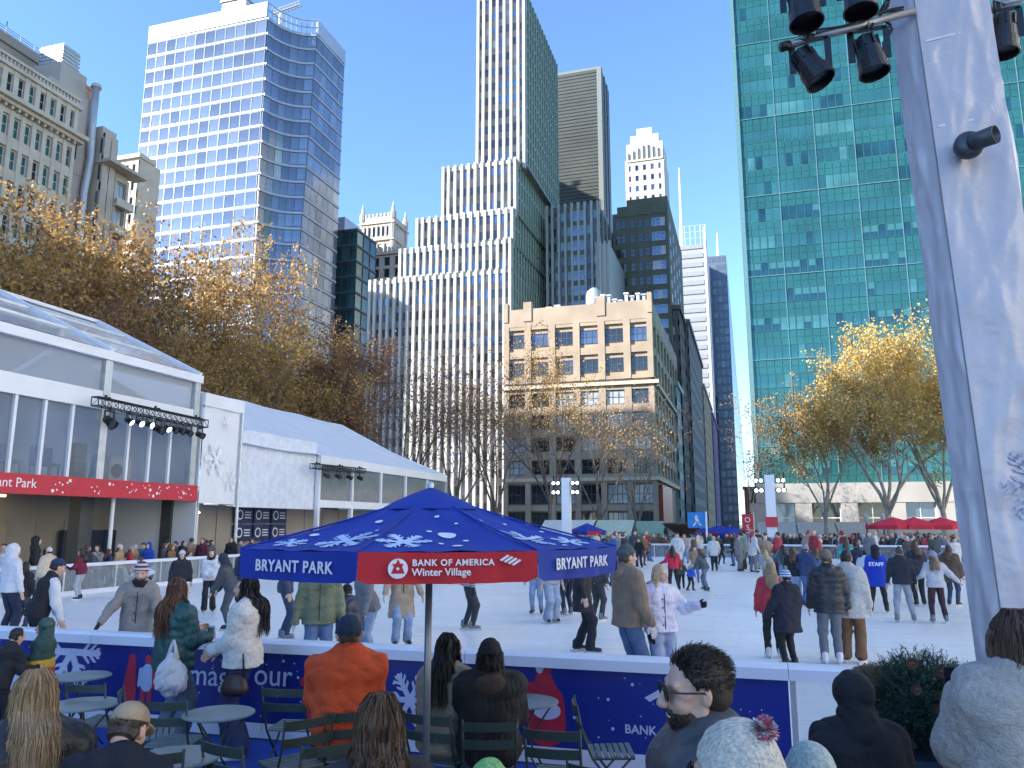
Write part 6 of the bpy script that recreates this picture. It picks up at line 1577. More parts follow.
def rotx(a): c, s = math.cos(a), math.sin(a); return NV([[1, 0, 0], [0, c, -s], [0, s, c]])
def rotz(a): c, s = math.cos(a), math.sin(a); return NV([[c, -s, 0], [s, c, 0], [0, 0, 1]])
def roty(a): c, s = math.cos(a), math.sin(a); return NV([[c, 0, s], [0, 1, 0], [-s, 0, c]])
def ik(a, b, l1, l2, hint):
    """middle joint between a and b; returns (mid, end)"""
    d = b - a; L = np.linalg.norm(d); u = d/max(L, 1e-6); L = min(L, (l1 + l2)*.995); b = a + u*L
    x = (l1*l1 - l2*l2 + L*L)/(2*L); hgt = math.sqrt(max(0, l1*l1 - x*x)); h = NV(hint, float); h = h - u*(h @ u); h /= max(np.linalg.norm(h), 1e-6)
    return a + u*x + h*hgt, b
def norm(v): return v/max(np.linalg.norm(v), 1e-9)

def person(label, loc, face=180, h=1.72, D=None, lean=0.0, side=0.0, sit=False, feet=None, hands=(None, None), head=(0, 0), w=1.0,
           top=((.05, .05, .06), 'c'), hem=.86, thick=.034, puff=0.0, sleeves=None, legs=((.04, .05, .08), 'denim'), flare=0.0, lthick=.018,
           shoes='skate_b', hair=('short', HB), hat=None, hatcol=((.03, .03, .04), 'knit'), beard=None, skin=0, glove=None, collar=True, shades=False, scarf=None, group='people at the rink', name='person', extra=None, seed=None, rzabs=None, vox=None, headvox=None, bulk=0.0):
    loc = Vector(loc); D = D or loc.length; sc = h/1.72
    t = thing(name, label, 'person', loc, 0, group)
    t.rotation_euler = (0, 0, rzabs if rzabs is not None else math.atan2(-loc.x, loc.y) + math.radians(face)); t.scale = (sc, sc, sc)
    sd = seed if seed is not None else (sum(map(ord, label)) % 997)
    vx = vox or max(.011, min(.03, D*.00125)); hv = headvox or max(.0045, min(.022, D*.00075))
    P = lambda *a: NV(a, float)
    hz = .90 if not sit else .55
    pel = P(0, 0, hz + .03)
    RT = rotx(-lean) @ roty(side)
    def T(x, y, z): return pel + RT @ P(x, y, z - .93)         # torso point given in the upright figure
    shw = .175*w; sh = [T(-shw, 0, 1.385), T(shw, 0, 1.385)]; hip = [P(-.09, 0, hz), P(.09, 0, hz)]
    # legs
    if sit: ft = [P(-.12, .42, .07), P(.12, .42, .07)]; kn = [P(-.12, .43, .52), P(.12, .43, .52)]
    else:
        f = feet or ((-.11, -.02), (.11, .03)); ft = [P(f[0][0], f[0][1], .09 + (f[0][2] if len(f[0]) > 2 else 0)), P(f[1][0], f[1][1], .09 + (f[1][2] if len(f[1]) > 2 else 0))]; kn = []
        for i in (0, 1): k_, e_ = ik(hip[i], ft[i], .43, .42, (0, 1, .1)); kn.append(k_); ft[i] = e_
    # arms
    el = []; wr = []
    for i in (0, 1):
        s_ = -1 if i == 0 else 1; hd = hands[i]
        if hd is None: tg = T(s_*(.25*w + .03), .06, .86) if not sit else P(s_*.16, .34, .66)
        else: tg = P(*hd)
        e_, b_ = ik(sh[i], tg, .275, .25, (s_*.32, -.45, -.9)); el.append(e_); wr.append(b_)
    nb = T(0, -.01, 1.46); RH = RT @ rotz(math.radians(head[0])) @ rotx(math.radians(head[1])) if not (lean > .35) else rotz(math.radians(head[0])) @ rotx(-lean*.35 + math.radians(head[1]))
    hc = nb + RH @ P(0, .025, .145)
    def Hd(x, y, z): return hc + RH @ P(x, y, z)
    C = lambda a, b, ra, rb, q=0, qp=.09: ('c', a, b, ra, rb, q, qp)
    # --- skin: one continuous figure
    body = [C(T(-.08, 0, 1.34), T(.08, 0, 1.34), .088, .088), C(T(-.05, 0, 1.1), T(.05, 0, 1.1), .085, .085), C(P(-.06, 0, hz + .02), P(.06, 0, hz + .02), .09, .09), C(T(0, 0, 1.34), P(0, 0, hz + .05), .09, .09), C(T(0, 0, 1.36), nb + P(0, 0, .04), .06, .05)]
    for i in (0, 1): body += [C(sh[i], el[i], .045, .037), C(el[i], wr[i], .036, .026), C(hip[i], kn[i], .075, .05), C(kn[i], ft[i], .048, .034), C(ft[i], ft[i] + P(0, .12, -.05), .033, .026)]
    pieces = [(*sdf_mesh(body, vox=max(.02, vx*1.4), k=.04), 0)]
    headp = [('e', Hd(0, -.012, .03), (.076, .094, .092), RH), ('e', Hd(0, .022, -.035), (.061, .068, .082), RH), C(Hd(-.02, .058, -.095), Hd(.02, .058, -.095), .022, .022), C(Hd(0, .090, .022), Hd(0, .110, -.022), .009, .0145), C(Hd(-.012, .098, -.026), Hd(.012, .098, -.026), .009, .009),
             C(Hd(-.045, .070, .032), Hd(.045, .070, .032), .015, .015), ('e', Hd(-.036, .062, -.025), (.026, .024, .026), RH), ('e', Hd(.036, .062, -.025), (.026, .024, .026), RH), ('e', Hd(0, .083, -.060), (.027, .012, .012), RH),
             ('e', Hd(-.078, -.008, -.012), (.011, .020, .031), RH), ('e', Hd(.078, -.008, -.012), (.011, .020, .031), RH), C(Hd(0, -.025, -.06), nb - P(0, 0, .03), .053, .058)]
    sock = [('e', Hd(-.033, .095, .012), (.017, .017, .010), RH), ('e', Hd(.033, .095, .012), (.017, .017, .010), RH)] if hv < .012 else []
    if D < 3.2:
        headp[3] = C(Hd(0, .088, .026), Hd(0, .115, -.022), .009, .0135); headp[4] = C(Hd(-.014, .104, -.028), Hd(.014, .104, -.028), .0085, .0085)
        headp[9:11] = [('e', Hd(s_*.080, -.012, -.008), (.007, .0145, .027), RH @ rotz(s_*.35) @ rotx(.25)) for s_ in (-1, 1)]
        headp += [C(Hd(s_*.055, .0, -.055), Hd(s_*.022, .060, -.092), .020, .018) for s_ in (-1, 1)] + [('e', Hd(s_*.050, .048, .002), (.020, .022, .014), RH) for s_ in (-1, 1)]
        sock = sock + [('e', Hd(s_*.090, -.006, -.004), (.008, .008, .016), RH) for s_ in (-1, 1)]
    pieces.append((*sdf_mesh(headp, sub=sock, vox=hv, k=.022 if D > 3.2 else .015), 0))
    # hands with five fingers
    hvx = max(.0045, min(.012, D*.0007)); gl = []
    for i in (0, 1):
        s_ = -1 if i == 0 else 1; d = norm(wr[i] - el[i]); up = norm(np.cross(d, P(s_, 0, 0)) if abs(d[0]) < .9 else np.cross(d, P(0, 0, 1))); sd_ = norm(np.cross(up, d))
        if D > 16: hp = [C(wr[i], wr[i] + d*.14, .030, .028)]
        else:
            # palm is thin along sd_, wide along up
            hp = [('e', wr[i] + d*.055, (.020, .043, .055), np.stack([sd_, up, d], 1)), C(wr[i] - d*.02, wr[i] + d*.03, .026, .026)]
            g = 1.25 if glove else 1.0; inw = -sd_*s_*(1 if sd_[0] > 0 else -1)
            for q, (o, l) in enumerate(((-.030, .060), (-.011, .075), (.009, .080), (.028, .070))):
                b0 = wr[i] + d*.095 + up*o; m0 = b0 + d*l*.5 + inw*.008; e0 = m0 + norm(d*.8 + inw*.6)*l*.5; hp += [C(b0, m0, .0095*g, .0088*g), C(m0, e0, .0088*g, .0078*g)]
            th = wr[i] + d*.03 + up*.03; hp += [C(th, th + norm(d*.7 + up*.7)*.04, .013*g, .011*g), C(th + norm(d*.7 + up*.7)*.04, th + norm(d*.7 + up*.7)*.04 + norm(d*.95 + up*.2)*.032, .011*g, .009*g)]
        mesh_ = sdf_mesh(hp, vox=hvx, k=.006)
        if glove: gl.append((*mesh_, 0))
        else: pieces.append((*mesh_, 0))
    bo = obj('body', np_mesh('body', pieces, [SKIN[skin]]), t)
    for g_ in gl: obj('glove', np_mesh('glove', [g_], [cloth(glove, 'knit')]), t)
    if hv < .012 and shades: obj('mouth', np_mesh('mouth', [(*sdf_mesh([('e', Hd(0, .094, -.060), (.024, .006, .008), RH)], vox=.003, k=.01), 0)], [M_lip if not beard else mat('teeth', (.75, .72, .68), .3, var=0)]), t)
    if hv < .012 and not shades:
        for s_ in (-1, 1): obj('eye', np_mesh('eye', [(*sdf_mesh([('e', Hd(s_*.033, .079, .012), (.013, .008, .0075), RH)], vox=.004, k=.01), 0)], [M_eye]), t)
        obj('mouth', np_mesh('mouth', [(*sdf_mesh([('e', Hd(0, .094, -.060), (.021, .006, .007), RH)], vox=.004, k=.01), 0)], [M_lip]), t)
        for s_ in (-1, 1): obj('eyebrow', np_mesh('eyebrow', [(*sdf_mesh([C(Hd(s_*.018, .086, .036), Hd(s_*.048, .072, .037), .005, .004)], vox=.004, k=.01), 0)], [hairm(hair[1] if hair else HB)]), t)
    # --- jacket
    th = thick; q = puff
    tor = [C(T(-.085*w, .0, 1.345), T(.085*w, .0, 1.345), .088 + th, .088 + th), C(T(-.06, .01, 1.1), T(.06, .01, 1.1), .082 + th + bulk, .082 + th + bulk), C(T(-.085*w, 0, 1.32), T(-.075, 0, max(hem + .10, .98)), .080 + th, .088 + th + bulk, q), C(T(.085*w, 0, 1.32), T(.075, 0, max(hem + .10, .98)), .080 + th, .088 + th + bulk, q),
           C(T(-.13*w, -.005, 1.375), T(0, -.005, 1.42), .045 + th*.7, .045 + th*.8), C(T(.13*w, -.005, 1.375), T(0, -.005, 1.42), .045 + th*.7, .045 + th*.8), C(T(0, -.02, 1.40), nb + P(0, 0, .0), .06 + th*.8, .055 + th*.45)]
    if collar: tor += [C(T(-.035, -.03, 1.47), T(.035, -.03, 1.47), .045 + th*.6, .045 + th*.6), C(T(-.05, .03, 1.43), T(.05, .03, 1.43), .03 + th*.5, .03 + th*.5)]
    cut = []
    if hem < .95 and not sit:
        lo_ = [pel + P(-.075, 0, hem - .96), pel + P(.075, 0, hem - .96)] if hem < .75 else [T(-.078, 0, hem), T(.078, 0, hem)]
        for i in (0, 1): tor.append(C(P(-.07 if i == 0 else .07, 0, hz + .10), lo_[i], .092 + th + bulk, .102 + th + bulk + max(0, .8 - hem)*.12, q))
        tor.append(C(P(0, -.01, hz + .08), (lo_[0] + lo_[1])/2, .095 + th, .10 + th)); hb = (lo_[0] + lo_[1])/2; cut.append(('h', hb, -(RT @ P(0, 0, 1)) if hem >= .75 else P(0, 0, -1)))
    if sit: tor += [C(P(-.08, 0, hz + .05), P(.08, 0, hz + .05), .10 + th, .10 + th)]
    arm = []
    for i in (0, 1): arm += [C(sh[i], el[i], .052 + th*.75, .043 + th*.75, q*.8, .07), C(el[i], wr[i] - norm(wr[i] - el[i])*.0, .043 + th*.7, .030 + th*.5, q*.8, .07)]
    nz = .011 if puff else .017
    mt = cloth(*top) if isinstance(top, tuple) else top
    if sleeves: 
        obj('vest', np_mesh('vest', [(*sdf_mesh(tor, cut=cut, vox=vx, k=.05, noise=nz, seed=sd), 0)], [mt]), t); obj('sleeves', np_mesh('sleeves', [(*sdf_mesh(arm, vox=vx, k=.03, noise=.012, nf=14, seed=sd), 0)], [cloth(*sleeves)]), t)
    else: obj('jacket', np_mesh('jacket', [(*sdf_mesh(tor + arm, cut=cut, vox=vx, k=.045, noise=nz, nf=11, seed=sd), 0)], [mt]), t)
    if abs(face) > 150 and 8 < D < 16 and rzabs is None:
        yo = .096 + th + bulk; q_ = MB(); q_.tube([T(0, yo - .004, 1.37), T(0, yo + .004, 1.2), T(0, yo + .004, 1.05), T(0, yo + .010, max(hem, .9) + .02)], .006, 6); q_.build('zip', M_black, t, smooth=True, local=True)
        for z_ in (1.3, 1.19, 1.08, .97):
            q_ = MB(); q_.lathe([(0, .006), (.011, .004), (.012, 0)], 10); q_.xform(Matrix.Translation(Vector(T(.03, yo + .004, z_))) @ Matrix.Rotation(-PI/2, 4, 'X')); q_.build('button', M_dgrey, t, local=True)
    # --- trousers
    lt = lthick; tr = [C(P(-.055, 0, hz + .06), P(.055, 0, hz + .06), .092 + lt, .092 + lt)]
    for i in (0, 1): an = ft[i] + norm(kn[i] - ft[i])*.03; tr += [C(hip[i] + P(0, 0, -.01), kn[i], .078 + lt, .056 + lt), C(kn[i], an, .054 + lt, .040 + lt + flare)]
    cz = min(ft[0][2], ft[1][2]) - .05
    obj('trousers', np_mesh('trousers', [(*sdf_mesh(tr, cut=[('h', P(0, 0, cz), P(0, 0, -1))], vox=vx, k=.03, noise=.010, nf=13, seed=sd + 1), 0)], [cloth(*legs)]), t)
    # --- footwear
    if shoes and D < 60:
        bm = {'skate_b': M_boot_b, 'skate_w': M_boot_w, 'skate_g': M_boot_g, 'shoe_w': M_boot_w, 'shoe_b': M_boot_b}[shoes]; lift = 0.0
        for i in (0, 1):
            a = ft[i]; tw = (-1 if i == 0 else 1)*.18; fw = rotz(-tw) @ P(0, 1, 0); z = a[2] - .065 + (.045 if 'skate' in shoes else 0)
            bp = [C(a + P(0, -.02, .06 if 'skate' in shoes else -.02), P(a[0], a[1] - .02, z + .02), .052, .046), C(P(a[0], a[1], z + .01) - fw*.03, P(a[0], a[1], z - .005) + fw*.15, .044, .036)]
            bt = obj('boot', np_mesh('boot', [(*sdf_mesh(bp, cut=[('h', P(0, 0, z - .028), P(0, 0, -1))], vox=max(.011, vx*.8), k=.03), 0)], [bm]), t)
            if 'skate' in shoes:
                q_ = MB(); s2 = P(a[0], a[1], 0) - fw*.11; e2 = P(a[0], a[1], 0) + fw*.20; q_.bar((s2[0], s2[1], z - .052), (e2[0], e2[1], z - .052), .010, .03); q_.bar((a[0] - fw[0]*.06, a[1] - fw[1]*.06, z - .035), (a[0] + fw[0]*.13, a[1] + fw[1]*.13, z - .035), .03, .03); q_.build('blade', M_steel, bt, local=True)
    # --- hair and headgear
    facecut = [('e', Hd(0, .105, -.045), (.066, .075, .095), RH)]
    if hair and hair[0] == 'crop': facecut = [('e', Hd(0, .115, -.025), (.085, .095, .098), RH), ('e', Hd(-.085, .0, -.012), (.022, .030, .040), RH), ('e', Hd(.085, .0, -.012), (.022, .030, .040), RH)]
    if hair and hair[0] == 'curly': facecut = [('e', Hd(0, .115, -.03), (.082, .088, .102), RH), ('e', Hd(-.085, .0, -.015), (.018, .026, .036), RH), ('e', Hd(.085, .0, -.015), (.018, .026, .036), RH)]
    if hair:
        hs, hcol = hair; hm = hairm(hcol); rg = random.Random(sd); add = [('e', Hd(0, -.022, .038), (.084, .098, .097), RH)]; hcut = []
        if hs == 'crop': hcut = [('h', Hd(0, .005, 0), RH @ norm(P(0, 1, -.6)))]; add[0] = ('e', Hd(0, -.018, .034), (.082, .098, .0945), RH)
        if hs in ('short', 'curly', 'crop'): add += [('e', Hd(0, -.05, -.02), (.074, .06, .075), RH)]; hcut = hcut + [('h', Hd(0, 0, -.075), -(RH @ P(0, .35, 1)))]
        if hs == 'curly':
            add[0] = ('e', Hd(0, -.018, .034), (.0785, .0945, .0905), RH)
            for _ in range(0):
                a1 = rg.uniform(0, 2*PI); e1 = rg.uniform(.35, 1.5); add.append(('e', Hd(.077*math.cos(a1)*math.cos(e1), -.018 + .094*math.sin(a1)*math.cos(e1), .034 + .094*math.sin(e1)), (.013, .013, .011), RH))
        if hs == 'fuzzy': add += [('e', Hd(rg.uniform(-.10, .10), rg.uniform(-.11, .06), rg.uniform(-.09, .13)), (.035, .035, .035), RH) for _ in range(40)]
        if hs in ('long', 'wavy'):
            Lh = .36 if hs == 'long' else .34; add += [('e', Hd(0, -.06, -.05), (.082, .065, .11), RH)]
            for k_ in range(22):
                a_ = -PI*.12 - (PI*.76)*(k_ + .5)/22*1.0; a_ = PI + (k_ + .5)/22*PI + rg.uniform(-.1, .1)
                x0, y0 = .078*math.cos(a_), .075*math.sin(a_) - .01; l_ = Lh*rg.uniform(.75, 1.05); p0 = Hd(x0, y0 + .01, -.01); wv = .018 if hs == 'wavy' else .006
                out = RT @ P(x0*.35, min(-.02, y0*.6) - .02, 0); p1 = Hd(x0*1.12, y0*1.1, -.12) + RT @ P(rg.uniform(-wv, wv), rg.uniform(-wv, wv), 0); p2 = nb + RT @ P(x0*1.25 + rg.uniform(-wv, wv), min(y0*1.2, .02) - .075 - thick*1.1, .16 - l_); r_ = rg.uniform(.017, .026)*(.72 if D < 9.5 else 1); pm_ = nb + RT @ P(x0*1.2, min(y0*1.15, .02) - .05 - thick*.9, .02); add += [C(p0, p1, .022, r_), C(p1, pm_, r_, r_), C(pm_, p2, r_, .013)] if D > 9.5 else []
            if hs == 'long':
                for s_ in (-1, 1): add += [C(Hd(s_*.078, .02, -.02), nb + RT @ P(s_*.085, .085, -.04), .020, .022), C(nb + RT @ P(s_*.085, .085, -.04), nb + RT @ P(s_*.09, .11, -.22), .022, .012)]
        if hs == 'bob':
            for k_ in range(16): a_ = PI + (k_ + .5)/16*PI; x0, y0 = .082*math.cos(a_), .085*math.sin(a_); add += [C(Hd(x0, y0, .02), Hd(x0*1.22, y0*1.15, -.14 - .02*rg.random()), .024, .02)]
            for s_ in (-1, 1): add += [C(Hd(s_*.08, .03, .02), Hd(s_*.095, .03, -.12), .022, .018)]
        if hs == 'bun': add += [('e', Hd(0, -.11, .07), (.045, .045, .045), RH)]; hcut = [('h', Hd(0, 0, -.07), -(RH @ P(0, .3, 1)))]
        if hat and hat != 'hood': hcut = hcut + [('h', Hd(0, .0, .045), RH @ P(0, -.25, 1))]
        obj('hair', np_mesh('hair', [(*sdf_mesh(add, sub=facecut, cut=hcut, vox=max(hv, .006), k=.018, noise=.009 if hs != 'crop' else .002, nf=32, seed=sd + 3), 0)], [hm]), t)
    if hair and D < 9.5: strands(t, hair, D, Hd, nb, RT, thick, hat, sd, hv)
    if beard and D < 5:
        rg = random.Random(sd); pq = MB()
        for _ in range(3400):
            a1 = rg.uniform(-PI*.98, PI*.98)*.5; e1 = rg.uniform(-1.3, 1.15); v_ = NV([.0655*math.sin(a1)*math.cos(e1), .022 + .076*math.cos(a1)*math.cos(e1), -.072 + .058*math.sin(e1)])
            if v_[2] > -.045 and abs(v_[0]) < .05 and not (v_[2] < -.035 and v_[1] > .085): continue
            if v_[2] > -.045 and (v_[1] > .055 - (v_[2] + .045)*.9 or v_[1] < .0): continue
            if v_[2] > -.045: v_[0] *= 1.05
            o_ = Vector(Hd(*v_)); d_ = (Vector(RH @ norm(v_ - NV([0, .022, -.072]))) + Vector((rg.gauss(0, .4), rg.gauss(0, .4), -.5))).normalized(); x_, y_ = _basis(d_); l_ = rg.uniform(.004, .009); pq.add([o_ - x_*.0009, o_ + x_*.0009, o_ + d_*l_], [(0, 1, 2)])
        pq.build('beard_hair', hairm(beard), t, local=True, kind='stuff')
    if beard: obj('beard', np_mesh('beard', [(*sdf_mesh([('e', Hd(0, .022, -.072), (.0655, .076, .058), RH), C(Hd(-.022, .092, -.047), Hd(.022, .092, -.047), .009, .009), C(Hd(-.050, .010, -.050), Hd(-.052, .035, -.078), .008, .016), C(Hd(.050, .010, -.050), Hd(.052, .035, -.078), .008, .016)], sub=[('e', Hd(0, .10, .0), (.05, .06, .045), RH), ('e', Hd(0, .098, -.062), (.020, .016, .0065), RH)], cut=[('h', Hd(0, 0, -.025), RH @ P(0, -.9, 1))], vox=max(hv, .005), k=.01, noise=.004, nf=60, seed=sd), 0)], [hairm(beard)]), t)
    if hat:
        hmat = hatcol if not isinstance(hatcol, tuple) else cloth(*hatcol)
        if hat in ('beanie', 'pom', 'pom2'):
            add = [('e', Hd(0, -.018, .050), (.090, .106, .103), RH), ('e', Hd(0, -.016, .038), (.097, .112, .075), RH)]
            ht = obj('hat', np_mesh('hat', [(*sdf_mesh(add, cut=[('h', Hd(0, .02, .030), -(RH @ P(0, -.38, 1)))], vox=max(.006, hv), k=.012, noise=.004, nf=40, seed=sd), 0)], [hmat]), t)
            if hat != 'beanie': 
                rg = random.Random(3); pq = MB(); cc = Vector(Hd(0, -.03, .165) if hat == 'pom' else Hd(0, -.085, .135)); pr_ = .042 if hat == 'pom' else .034
                for _ in range(420 if D < 6 else 160):
                    d_ = Vector((rg.gauss(0, 1), rg.gauss(0, 1), rg.gauss(0, 1))).normalized(); x_, y_ = _basis(d_); r_ = pr_*rg.uniform(.8, 1.1); w_ = .004 if D < 6 else .008
                    pq.add([cc - x_*w_*.4, cc + d_*r_ + x_*w_, cc + d_*r_*1.08, cc + d_*r_ - x_*w_], [(0, 1, 2, 3)], rg.randrange(2))
                pq.build('pompom', [cloth((.62, .62, .65), 'c'), cloth((.62, .62, .65), 'c') if hat == 'pom' else cloth((.45, .13, .20), 'c')], ht, local=True)
        elif hat == 'cap':
            obj('cap', np_mesh('cap', [(*sdf_mesh([('e', Hd(0, -.014, .045), (.088, .103, .085), RH)], cut=[('h', Hd(0, 0, .035), -(RH @ P(0, -.15, 1)))], vox=max(.006, hv), k=.01), 0), (*sdf_mesh([('e', Hd(0, .105, .038), (.075, .085, .011), RH @ rotx(-.22))], vox=max(.006, hv), k=.01), 0)], [hmat]), t)
        elif hat == 'hood':
            obj('hood', np_mesh('hood', [(*sdf_mesh([('e', Hd(0, -.03, .03), (.112, .125, .128), RH), ('e', Hd(0, -.045, -.08), (.105, .095, .10), RH), C(Hd(0, -.04, -.08), nb + RT @ P(0, -.03, -.03), .10, .11)], sub=[('e', Hd(0, .13, -.02), (.078, .12, .115), RH)], vox=max(.008, hv), k=.03, noise=.010, nf=14, seed=sd), 0)], [hmat if hatcol != 'top' else mt]), t)
    if scarf: obj('scarf', np_mesh('scarf', [(*sdf_mesh([('e', nb + P(0, .01, .02), (.105, .105, .05), RT), ('e', nb + RT @ P(0, .05, -.02), (.09, .085, .045), RT)], vox=vx, k=.03, noise=.014, nf=24), 0)], [cloth(scarf, 'knit')]), t)
    if hat != 'hood' and extra and 'hoodback' in extra: obj('hood', np_mesh('hood', [(*sdf_mesh([('e', nb + RT @ P(0, -.085 - thick*.5, -.04), (.13, .035 + thick*.2, .075), RT), ('e', nb + RT @ P(0, -.05, .01), (.12, .075, .05), RT)], sub=[('e', nb + RT @ P(0, -.02, .10), (.07, .085, .08), RT)], vox=vx, k=.03, noise=.012, nf=12, seed=sd), 0)], [mt if extra['hoodback'] is True else cloth(*extra['hoodback'])]), t)
    if shades:
        for s_ in (-1, 1):
            q_ = MB(); q_.lathe([(0, .003), (.021, .002), (.0235, -.002), (.0, -.003)], 18); Mx = Matrix.Translation(Vector(Hd(s_*.034, .101, .012))) @ Matrix([list(r) for r in RH]).to_4x4() @ Matrix.Rotation(-PI/2, 4, 'X') @ Matrix.Rotation(.0, 4, 'Z'); q_.xform(Mx); lz = q_.build('sunglass_lens', mat('shade_lens', (.008, .008, .01), .05, var=0), t, smooth=True, local=True)
            q_ = MB(); q_.tube([Vector(Hd(s_*.034 + .0245*math.cos(a_*PI/9), .102, .012 + .0245*math.sin(a_*PI/9))) for a_ in range(19)], .0022, 6); q_.build('rim', mat('shade_frame', (.05, .04, .03), .3, metal=.4), lz, local=True)
            q_ = MB(); q_.tube([Vector(Hd(s_*.058, .098, .018)), Vector(Hd(s_*.081, .06, .016)), Vector(Hd(s_*.083, -.005, .010)), Vector(Hd(s_*.08, -.02, -.005))], .0028, 6); q_.build('sunglass_arm', MATS['shade_frame'], t, local=True)
        q_ = MB(); q_.tube([Vector(Hd(-.011, .104, .014)), Vector(Hd(0, .108, .018)), Vector(Hd(.011, .104, .014))], .002, 6); q_.build('sunglass_bridge', MATS['shade_frame'], t, local=True)
    t['_pts'] = 0; del t['_pts']
    return t, dict(hc=hc, RH=RH, T=T, wr=wr, el=el, nb=nb, RT=RT)
def strands(t, hair, D, Hd, nb, RT, thick, hat, sd, hv):
    hs, hc_ = hair; rg = random.Random(sd + 9); q = MB(); V3 = lambda a: Vector((float(a[0]), float(a[1]), float(a[2]))); P = lambda *a: NV(a, float)
    w = max(.0016, D*.00055)
    def ribbon(pts, amp, ph):
        n = 11; out = []
        for i in range(n + 1):
            x = (len(pts) - 1)*i/n; k = min(len(pts) - 2, int(x)); f = x - k; a, b, c, d = pts[max(0, k-1)], pts[k], pts[k+1], pts[min(len(pts)-1, k+2)]
            p = (b*2 + (c - a)*f + (a*2 - b*5 + c*4 - d)*f*f + (b*3 - a - c*3 + d)*f**3)*.5
            g = i/n; p = p + Vector((math.sin(ph + g*15), math.cos(ph*1.7 + g*13), 0))*amp*g; out.append(p)
        sdv = Vector((rg.gauss(0, 1), rg.gauss(0, 1), rg.gauss(0, .2))).normalized(); vs = []
        for i, p in enumerate(out): ww = w*(1 - .75*(i/n)**2); vs += [p - sdv*ww, p + sdv*ww]
        q.add(vs, [(2*i, 2*i+1, 2*i+3, 2*i+2) for i in range(n)])
    if hs in ('long', 'wavy', 'bob'):
        for k in range(int(min(2600, 9500/D))):
            a = rg.uniform(-2.05, 2.05); s, c = math.sin(a), math.cos(a); cc = max(c, .12); j = rg.gauss; fr_ = abs(a) > 1.5
            top = Hd(.05*s*rg.random(), -.03 - .05*c*rg.random(), .137 + j(0, .002)) if not hat else Hd(.092*s, -.02 - .105*c, .045)
            p1 = Hd(.094*s, -.02 - .108*c, (.055 if not hat else .03) + j(0, .008)); p2 = Hd(.100*s + j(0, .003), -.025 - .108*c + j(0, .003), -.05)
            if hs == 'bob': pts = [top, p1, p2, Hd(.108*s + j(0, .005), -.02 - .108*c + j(0, .005), -.11), Hd(.10*s + j(0, .008), -.02 - .10*c, -.155 - .02*rg.random())]
            else:
                L_ = rg.uniform(.06, .27); yb = -(.095 + thick*1.4)*cc - (.0 if not fr_ else -.10)
                pts = [top, p1, p2, nb + RT @ P(.105*s + j(0, .006), yb - .01 + j(0, .004), .03), nb + RT @ P(.118*s + j(0, .012), yb - .03*cc + j(0, .006), -.06), nb + RT @ P(.118*s + j(0, .016), yb - .035*cc + j(0, .008), -.06 - L_)]
            ribbon([V3(p) for p in pts], .011 if hs == 'wavy' else .004, rg.uniform(0, 6.28))
    elif hs == 'crop' and D < 8:
        for k in range(3600):
            a = rg.uniform(0, 2*PI); e = math.asin(rg.uniform(-.75, 1)); v = P(math.cos(a)*math.cos(e), math.sin(a)*math.cos(e), math.sin(e)); y = -.018 + .0955*v[1]; z = .034 + .0915*v[2]; hl = .074 + .012*math.sin(a*9) - max(0, abs(v[0]) - .5)*.03
            if y - .6*z > .012 + .006*math.sin(a*13): continue
            if z < -.035 and y > -.035: continue
            if abs(v[0]) > .7 and y > -.04 and y < .022 and z < .022: continue
            if z < -.075: continue
            o = P(.083*v[0], y*1.03, z); lng = .010 + .026*max(0, min(1, (z - .03)/.07)); tg = P(-v[0]*.2 + .35*j_(rg)*.4, -.8 if z > .06 else -.5, .35 if y > .02 else (-.7 if z < .05 else -.1)); tg = norm(tg - v*(tg @ v)*.8 + v*.28 + P(j_(rg), j_(rg), j_(rg))*.16)
            pts = [Hd(*(o - v*.003)), Hd(*(o + tg*lng*.4 + v*.004)), Hd(*(o + tg*lng*.8 + v*.003)), Hd(*(o + tg*lng + v*.0))]; ribbon([V3(p) for p in pts], .001, rg.uniform(0, 6.28))
    elif hs in ('curly', 'short', 'fuzzy') and D < 8:
        for k in range(int(min(2200, 6500/D))):
            a = rg.uniform(0, 2*PI); e = math.asin(rg.uniform(-.45, 1)); v = P(math.cos(a)*math.cos(e), math.sin(a)*math.cos(e), math.sin(e)); rad = (.080, .097, .094)
            y = -.018 + rad[1]*v[1]; z = .034 + rad[2]*v[2]
            if y > .030 and z < .088: continue
            if hat and z > .03: continue
            if z < .03 and (y > .012 or z < -.07): continue
            l = {'curly': .022, 'short': .016, 'fuzzy': .08}[hs]*(.5 if z < .03 and hs != 'fuzzy' else 1.0); o = P(rad[0]*v[0], y, z); g = norm(v + P(j_(rg), j_(rg), j_(rg))*.6); b = norm(np.cross(g, P(j_(rg), j_(rg), j_(rg))))
            pts = [Hd(*(o - v*.004)), Hd(*(o + g*l*.5)), Hd(*(o + g*l*.75 + b*l*.5)), Hd(*(o + g*l*.5 + b*l*.9))]; ribbon([V3(p) for p in pts], .003 if hs == 'curly' else .0 if hs == 'short' else .014, rg.uniform(0, 6.28))
    if q.v: q.build('hair_strands', hairm(hc_), t, local=True, kind='stuff')
def j_(r): return r.gauss(0, 1)
def ice_p(label, u, vt, vf, face=180, **kw):
    p = at(u, vf, Z=ICE_Z); h = at(u, vt, Y=p.y).z - ICE_Z; kw.setdefault('h', h)
    return person(label, (p.x, p.y, ICE_Z), face, **kw)
def std(label, u, vt, D, base, face=180, sitting=False, **kw):
    """stand or sit at depth D under the pixel (u, vt) of the head top"""
    y = D*(math.cos(YAW) + math.sin(YAW)*(u - 512)/797.4); p = at(u, vt, Y=y); ref = 1.35 if sitting else 1.72
    return person(label, (p.x, p.y, base), face, h=(p.z - base)/ref*1.72, sit=sitting, **kw)
